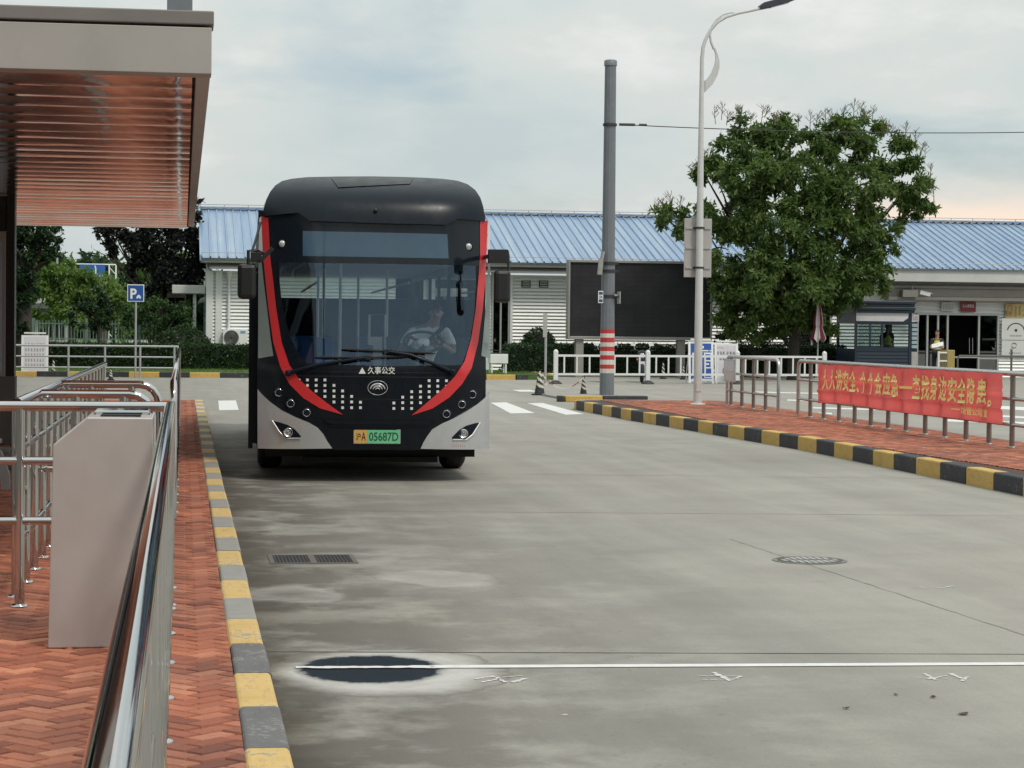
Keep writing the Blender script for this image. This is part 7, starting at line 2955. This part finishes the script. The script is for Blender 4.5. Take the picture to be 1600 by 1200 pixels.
def person(label, loc, rz, J, shirt, pants, hair_len=.0, curl=.5, extra=None, shoe=None):
    """J: joints in the person's own frame (x to their left as seen from the front, -y forward, z up)."""
    t_ = thing('person', loc, label, 'person', rz=rz)
    j = {k: Vector(v) for k, v in J.items()}
    ch_ = []
    ch_.append([(j['pelvis'], (.15, .11)), (j['waist'], (.135, .10)), (j['chest'], (.165, .115)), (j['neck'], (.058, .060)), (j['jaw'], (.062, .072)), (j['head'], (.078, .095)), (j['crown'], (.062, .075))])
    hd = j['head']
    fwd = Vector(J.get('face', (0, -1, 0)))
    for s in ('l', 'r'):
        sh_, el, wr = j['sh_' + s], j['el_' + s], j['wr_' + s]
        ch_.append([(j['chest'], (.165, .115)), (sh_, .062), (sh_.lerp(el, .5), .052), (el, .042), (el.lerp(wr, .4), .042), (wr, .027)])
        hand(wr, (wr - el), (fwd if s == 'l' else fwd) + Vector((0, 0, .2)), ch_, curl)
        hp, kn, an = j['hip_' + s], j['kn_' + s], j['an_' + s]
        ch_.append([(j['pelvis'], (.15, .11)), (hp, .095), (hp.lerp(kn, .5), .080), (kn, .058), (kn.lerp(an, .4), .058), (an, .038), (an + fwd * .12 + Vector((0, 0, -.05)), (.042, .028)), (an + fwd * .20 + Vector((0, 0, -.055)), (.034, .02))])
    ch_.append([(hd, (.078, .095)), (hd + fwd * .098 + Vector((0, 0, -.012)), .013), (hd + fwd * .112 + Vector((0, 0, -.028)), .011)])          # nose
    rt_ = fwd.cross(Vector((0, 0, 1)))
    for s in (-1, 1):
        ch_.append([(hd, (.078, .095)), (hd + rt_ * s * .080 + Vector((0, 0, -.005)), .014), (hd + rt_ * s * .090 + Vector((0, 0, .012)), .012)])   # ears
    skin_mesh('body', ch_, M['skin'], t_, 1)
    m = MB()
    for s in (-1, 1):
        m.lathe([(.011, 0), (.008, .004), (.0, .006)], hd + fwd * .087 + rt_ * s * .032 + Vector((0, 0, .018)), fwd, 10)
        m.bar(hd + fwd * .092 + rt_ * s * .018 + Vector((0, 0, .040)), hd + fwd * .084 + rt_ * s * .048 + Vector((0, 0, .040)), .008, .007)
    m.build('eye', M['hair'], t_, world=False)
    m = MB()
    m.bar(j['jaw'] + fwd * .073 - rt_ * .022 + Vector((0, 0, .012)), j['jaw'] + fwd * .073 + rt_ * .022 + Vector((0, 0, .012)), .008, .008)
    m.build('mouth', simple('lips', (.22, .08, .07), .5, world=False), t_, world=False)
    # clothes
    top = [[(j['pelvis'] + Vector((0, 0, .02)), (.165, .125)), (j['waist'], (.152, .118)), (j['chest'], (.182, .132)), (j['neck'] + (j['chest'] - j['neck']) * .28, (.085, .08))]]
    for s in ('l', 'r'):
        sh_, el = j['sh_' + s], j['el_' + s]
        top.append([(j['chest'], (.182, .132)), (sh_, .078), (sh_.lerp(el, .45), .072), (sh_.lerp(el, .75), .066)])
    skin_mesh('shirt', top, shirt, t_, 1)
    bot = []
    for s in ('l', 'r'):
        hp, kn, an = j['hip_' + s], j['kn_' + s], j['an_' + s]
        bot.append([(j['pelvis'], (.165, .122)), (hp, .108), (hp.lerp(kn, .5), .092), (kn, .073), (an.lerp(kn, .08), .058)])
    skin_mesh('trousers', bot, pants, t_, 1)
    m = MB()
    up_ = (j['crown'] - hd).normalized()
    c_ = hd + up_ * .020 - fwd * .018
    n1, n2 = 18, 8
    vs_, fs_ = [], []
    for a in range(n2 + 1):
        th = (math.pi * .55) * a / n2
        for b in range(n1):
            ph = 2 * math.pi * b / n1
            dirv = rt_ * math.sin(th) * math.cos(ph) * .084 + fwd * math.sin(th) * math.sin(ph) * .098 + up_ * math.cos(th) * .100
            if math.sin(ph) > .3 and th > .8:
                dirv = dirv * (1.0) + up_ * .05 * (th - .8)
            vs_.append(c_ + dirv)
    for a in range(n2):
        for b in range(n1):
            fs_.append((a * n1 + b, a * n1 + (b + 1) % n1, (a + 1) * n1 + (b + 1) % n1, (a + 1) * n1 + b))
    m.add(vs_, fs_, 0, True)
    m.build('hair', M['hair'], t_, world=False)
    m = MB()
    for s in ('l', 'r'):
        an = j['an_' + s]
        m.obox(an + fwd * .08 + Vector((0, 0, -.055)), rt_ * .05, fwd * .15, Vector((0, 0, .032)))
    m.build('shoe', M['rubber'], t_, bevel=.02, world=False)
    return t_, j, fwd, rt_


# ---- bus driver, seated, leaning a little over the wheel
hp_ = BPY(683, 489, 1.42)
sx0 = (B_M @ Vector((sw.x + .03, 1.70, 0)))
M['shirtwhite'] = simple('white_shirt', (.86, .87, .88), .8, world=False, var=.04)
M['navy'] = simple('navy_trousers', (.015, .018, .03), .8, world=False)
seat_z = 1.05
hx = hp_.x - (sw.x + .03)
hz = hp_.z
J = dict(pelvis=(0, 0, seat_z + .12), waist=(.0, .0, seat_z + .30), chest=(hx * .55, -.06, hz - .27), neck=(hx * .9, -.10, hz - .125), jaw=(hx, -.13, hz - .055), head=(hx, -.13, hz), crown=(hx, -.12, hz + .075),
         sh_l=(.20 + hx * .6, -.08, hz - .215), el_l=(.30 + hx * .4, -.24, hz - .46), wr_l=(.165, -.52, sw.z - .01),
         sh_r=(-.20 + hx * .6, -.08, hz - .215), el_r=(-.33 + hx * .4, -.24, hz - .46), wr_r=(-.19, -.50, sw.z + .02),
         hip_l=(.10, -.03, seat_z + .10), kn_l=(.15, -.45, seat_z + .10), an_l=(.14, -.62, .52), hip_r=(-.10, -.03, seat_z + .10), kn_r=(-.15, -.45, seat_z + .10), an_r=(-.14, -.62, .52), face=(-.10, -.98, -.1))
drv, j, fwd, rt_ = person('bus driver in a white short-sleeved shirt and seat belt, holding the steering wheel', sx0, B_RZ, J, M['shirtwhite'], M['navy'], curl=1.1)
m = MB()
p0_, p1_ = j['sh_l'] + Vector((-.03, -.05, .07)), j['waist'] + Vector((-.12, -.13, -.02))
pts = [p0_, (p0_ + p1_) / 2 + Vector((0, -.10, .02)), p1_]
for a_, b_ in zip(pts[:-1], pts[1:]):
    m.bar(a_, b_, .05, .012, upv=(0, -1, .3))
m.build('seat_belt', M['black'], drv, world=False)

# ---- guard in the booth
M['uniform'] = simple('dark_uniform', (.012, .014, .018), .8, world=False)
M['hivis'] = simple('hi_vis_yellow', (.50, .62, .04), .6, world=False, var=.06)
M['reflect'] = simple('reflective_tape', (.60, .62, .58), .4, world=False)


def stand(h, arm=0):
    J_ = dict(pelvis=(0, 0, .53 * h), waist=(0, 0, .62 * h), chest=(0, .01, .74 * h), neck=(0, .0, .845 * h), jaw=(0, -.02, .885 * h), head=(0, -.01, .93 * h), crown=(0, 0, .975 * h))
    for s, k in (('l', 1), ('r', -1)):
        J_['sh_' + s] = (k * .19, .01, .80 * h)
        J_['el_' + s] = (k * .24, .03, .63 * h)
        J_['wr_' + s] = (k * .23, -.06, .50 * h)
        J_['hip_' + s] = (k * .09, 0, .51 * h)
        J_['kn_' + s] = (k * .10, -.02, .28 * h)
        J_['an_' + s] = (k * .10, .01, .09)
    if arm:
        J_['el_l'] = (.22, -.14, .62 * h)
        J_['wr_l'] = (.05, -.34, .66 * h)
        J_['el_r'] = (-.22, -.14, .62 * h)
        J_['wr_r'] = (-.05, -.34, .66 * h)
    return J_


def vest(t_, j, name='vest'):
    ch_ = [[(j['pelvis'] + Vector((0, 0, .06)), (.178, .138)), (j['waist'], (.170, .134)), (j['chest'], (.196, .145)), (j['neck'] + (j['chest'] - j['neck']) * .45, (.10, .09))]]
    v_ = skin_mesh(name, ch_, M['hivis'], t_, 1)
    for z_ in (j['waist'].z - .01, j['waist'].z + .15):
        m_ = MB()
        n__ = 24
        m_.add([(j['waist'].x + .183 * math.cos(q) * (1.0 if z_ < j['waist'].z else 1.07), j['waist'].y + .150 * math.sin(q) * (1.0 if z_ < j['waist'].z else 1.05), z_ + dz_) for dz_ in (-.025, .025) for q in [2 * math.pi * k / n__ for k in range(n__)]],
               [(k, (k + 1) % n__, n__ + (k + 1) % n__, n__ + k) for k in range(n__)], 0, True)
        m_.build('reflective_strip', M['reflect'], v_, world=False)


yk2 = yk + .8
gp_ = V(1386, 540, yk2)
zh_ = V(1386.5, 510, yk2).z
t, j, f_, r_ = person('guard in dark uniform and yellow reflective vest inside the blue booth', (gp_.x, yk2, .06), .15, stand((zh_ - .06) / .93, 0), M['uniform'], M['uniform'])
vest(t, j)
# ---- guard at the entrance, looking at a sheet in the hands
yg2 = 76.8
gp_ = V(1464, 540, yg2)
zh_ = V(1465, 520.5, yg2).z
t, j, f_, r_ = person('guard with yellow reflective vest bending over a white sheet at the entrance doors', (gp_.x, yg2, 0), -.3, dict(stand(zh_ / .93, 1), face=(-.3, -.9, -.25)), M['uniform'], M['uniform'], curl=.9)
vest(t, j)
px_ = Matrix.Rotation(-.3, 3, 'Z') @ Vector((0, -.46, .69 * zh_ / .93))
mb = MB()
c = Vector((gp_.x, yg2, 0)) + px_
mb.obox(c, (.20, -.06, .05), (.03, .10, .07), (-.0008, -.001, .002))
tag(mb.build('paper_sheet', M['white']), 'white sheet of paper held by the guard at the entrance doors', 'paper')


# ---- motorcycles parked nose-out behind the fence
def motorcycle(label, px, Y, rz, bodymat):
    p = V(px, 590, Y)
    t_ = thing('motorcycle', (p.x, Y, 0), label, 'motorcycle', 'motorcycles parked behind the white fence', rz=rz)
    for y in (0, 1.25):
        m = MB()
        m.lathe([(.20, -.05), (.255, -.055), (.285, -.035), (.292, 0), (.285, .035), (.255, .055), (.20, .05)], (0, y, .292), (1, 0, 0), 28)
        w_ = m.build('wheel', M['rubber'], t_, world=False)
        m = MB()
        m.lathe([(.20, -.03), (.04, -.05), (.04, .05), (.20, .03)], (0, y, .292), (1, 0, 0), 20)
        m.build('rim', M['galv'], w_, world=False)
    m = MB()
    for s in (-1, 1):
        m.tube([(s * .085, -.0, .30), (s * .085, .06, .62), (s * .07, .16, .92)], .025, 8)
    m.build('fork', M['galv'], t_, world=False)
    m = MB()
    m.prism([(-.06, -.16, .50), (-.06, -.05, .60), (-.06, .18, .60), (-.06, .28, .50), (-.06, .18, .56), (-.06, -.04, .55)], (.12, 0, 0))
    m.build('mudguard', bodymat, t_, world=False, bevel=.01)
    m = MB()
    m.prism([(-.17, .02, .70), (-.13, -.02, .98), (0, -.04, 1.03), (.13, -.02, .98), (.17, .02, .70), (.08, .0, .56), (-.08, .0, .56)], (0, .16, .02))
    m.build('fairing', bodymat, t_, world=False, bevel=.025)
    m = MB()
    m.lathe([(.085, .0), (.085, -.03), (.06, -.05), (.0, -.055)], (0, -.03, .86), (0, 1, 0), 18)
    m.build('headlight', M['lens'], t_, world=False)
    for s in (-1, 1):
        m = MB()
        m.lathe([(.035, .0), (.03, -.03), (.0, -.04)], (s * .15, .02, .74), (0, 1, 0), 12)
        m.build('indicator', simple('indicator_amber', (.5, .18, .03), .3, world=False), t_, world=False)
    m = MB()
    m.tube([(-.36, .30, 1.02), (-.22, .22, 1.04), (0, .16, .98), (.22, .22, 1.04), (.36, .30, 1.02)], .016, 8)
    m.build('handlebar', M['black'], t_, world=False)
    for s in (-1, 1):
        m = MB()
        m.tube([(s * .22, .22, 1.04), (s * .27, .19, 1.17)], .007, 6)
        m.obox((s * .29, .19, 1.21), (s * .075, 0, .012), (0, .015, 0), (-.008 * s, 0, .042))
        m.build('mirror', M['white'], t_, world=False, bevel=.012)
    m = MB()
    m.prism([(-.12, .25, .45), (-.12, .30, .80), (-.12, .55, .62), (-.12, .72, .74), (-.12, 1.35, .80), (-.12, 1.40, .62), (-.12, .9, .40)], (.24, 0, 0))
    m.build('body', bodymat, t_, world=False, bevel=.03)
    m = MB()
    m.prism([(-.13, .66, .75), (-.13, .72, .83), (-.13, 1.38, .88), (-.13, 1.40, .82)], (.26, 0, 0))
    m.build('seat', M['black'], t_, world=False, bevel=.02)
    m = MB()
    m.box(-.09, .09, -.035, -.02, .56, .68)
    m.build('number_plate', M['whitedecal'], t_, world=False)
    return t_


bm1 = gloss('motorcycle_dark_purple', (.035, .03, .05), .25, .4)
bm2 = gloss('motorcycle_grey', (.06, .055, .06), .3, .4)
motorcycle('dark motorcycle with round pale mirrors, in full view between two fence posts', 1003, fY + 2.2, -.20, bm1)
motorcycle('dark motorcycle half hidden behind the striped foot of the grey mast', 946, fY + 2.2, -.16, bm2)
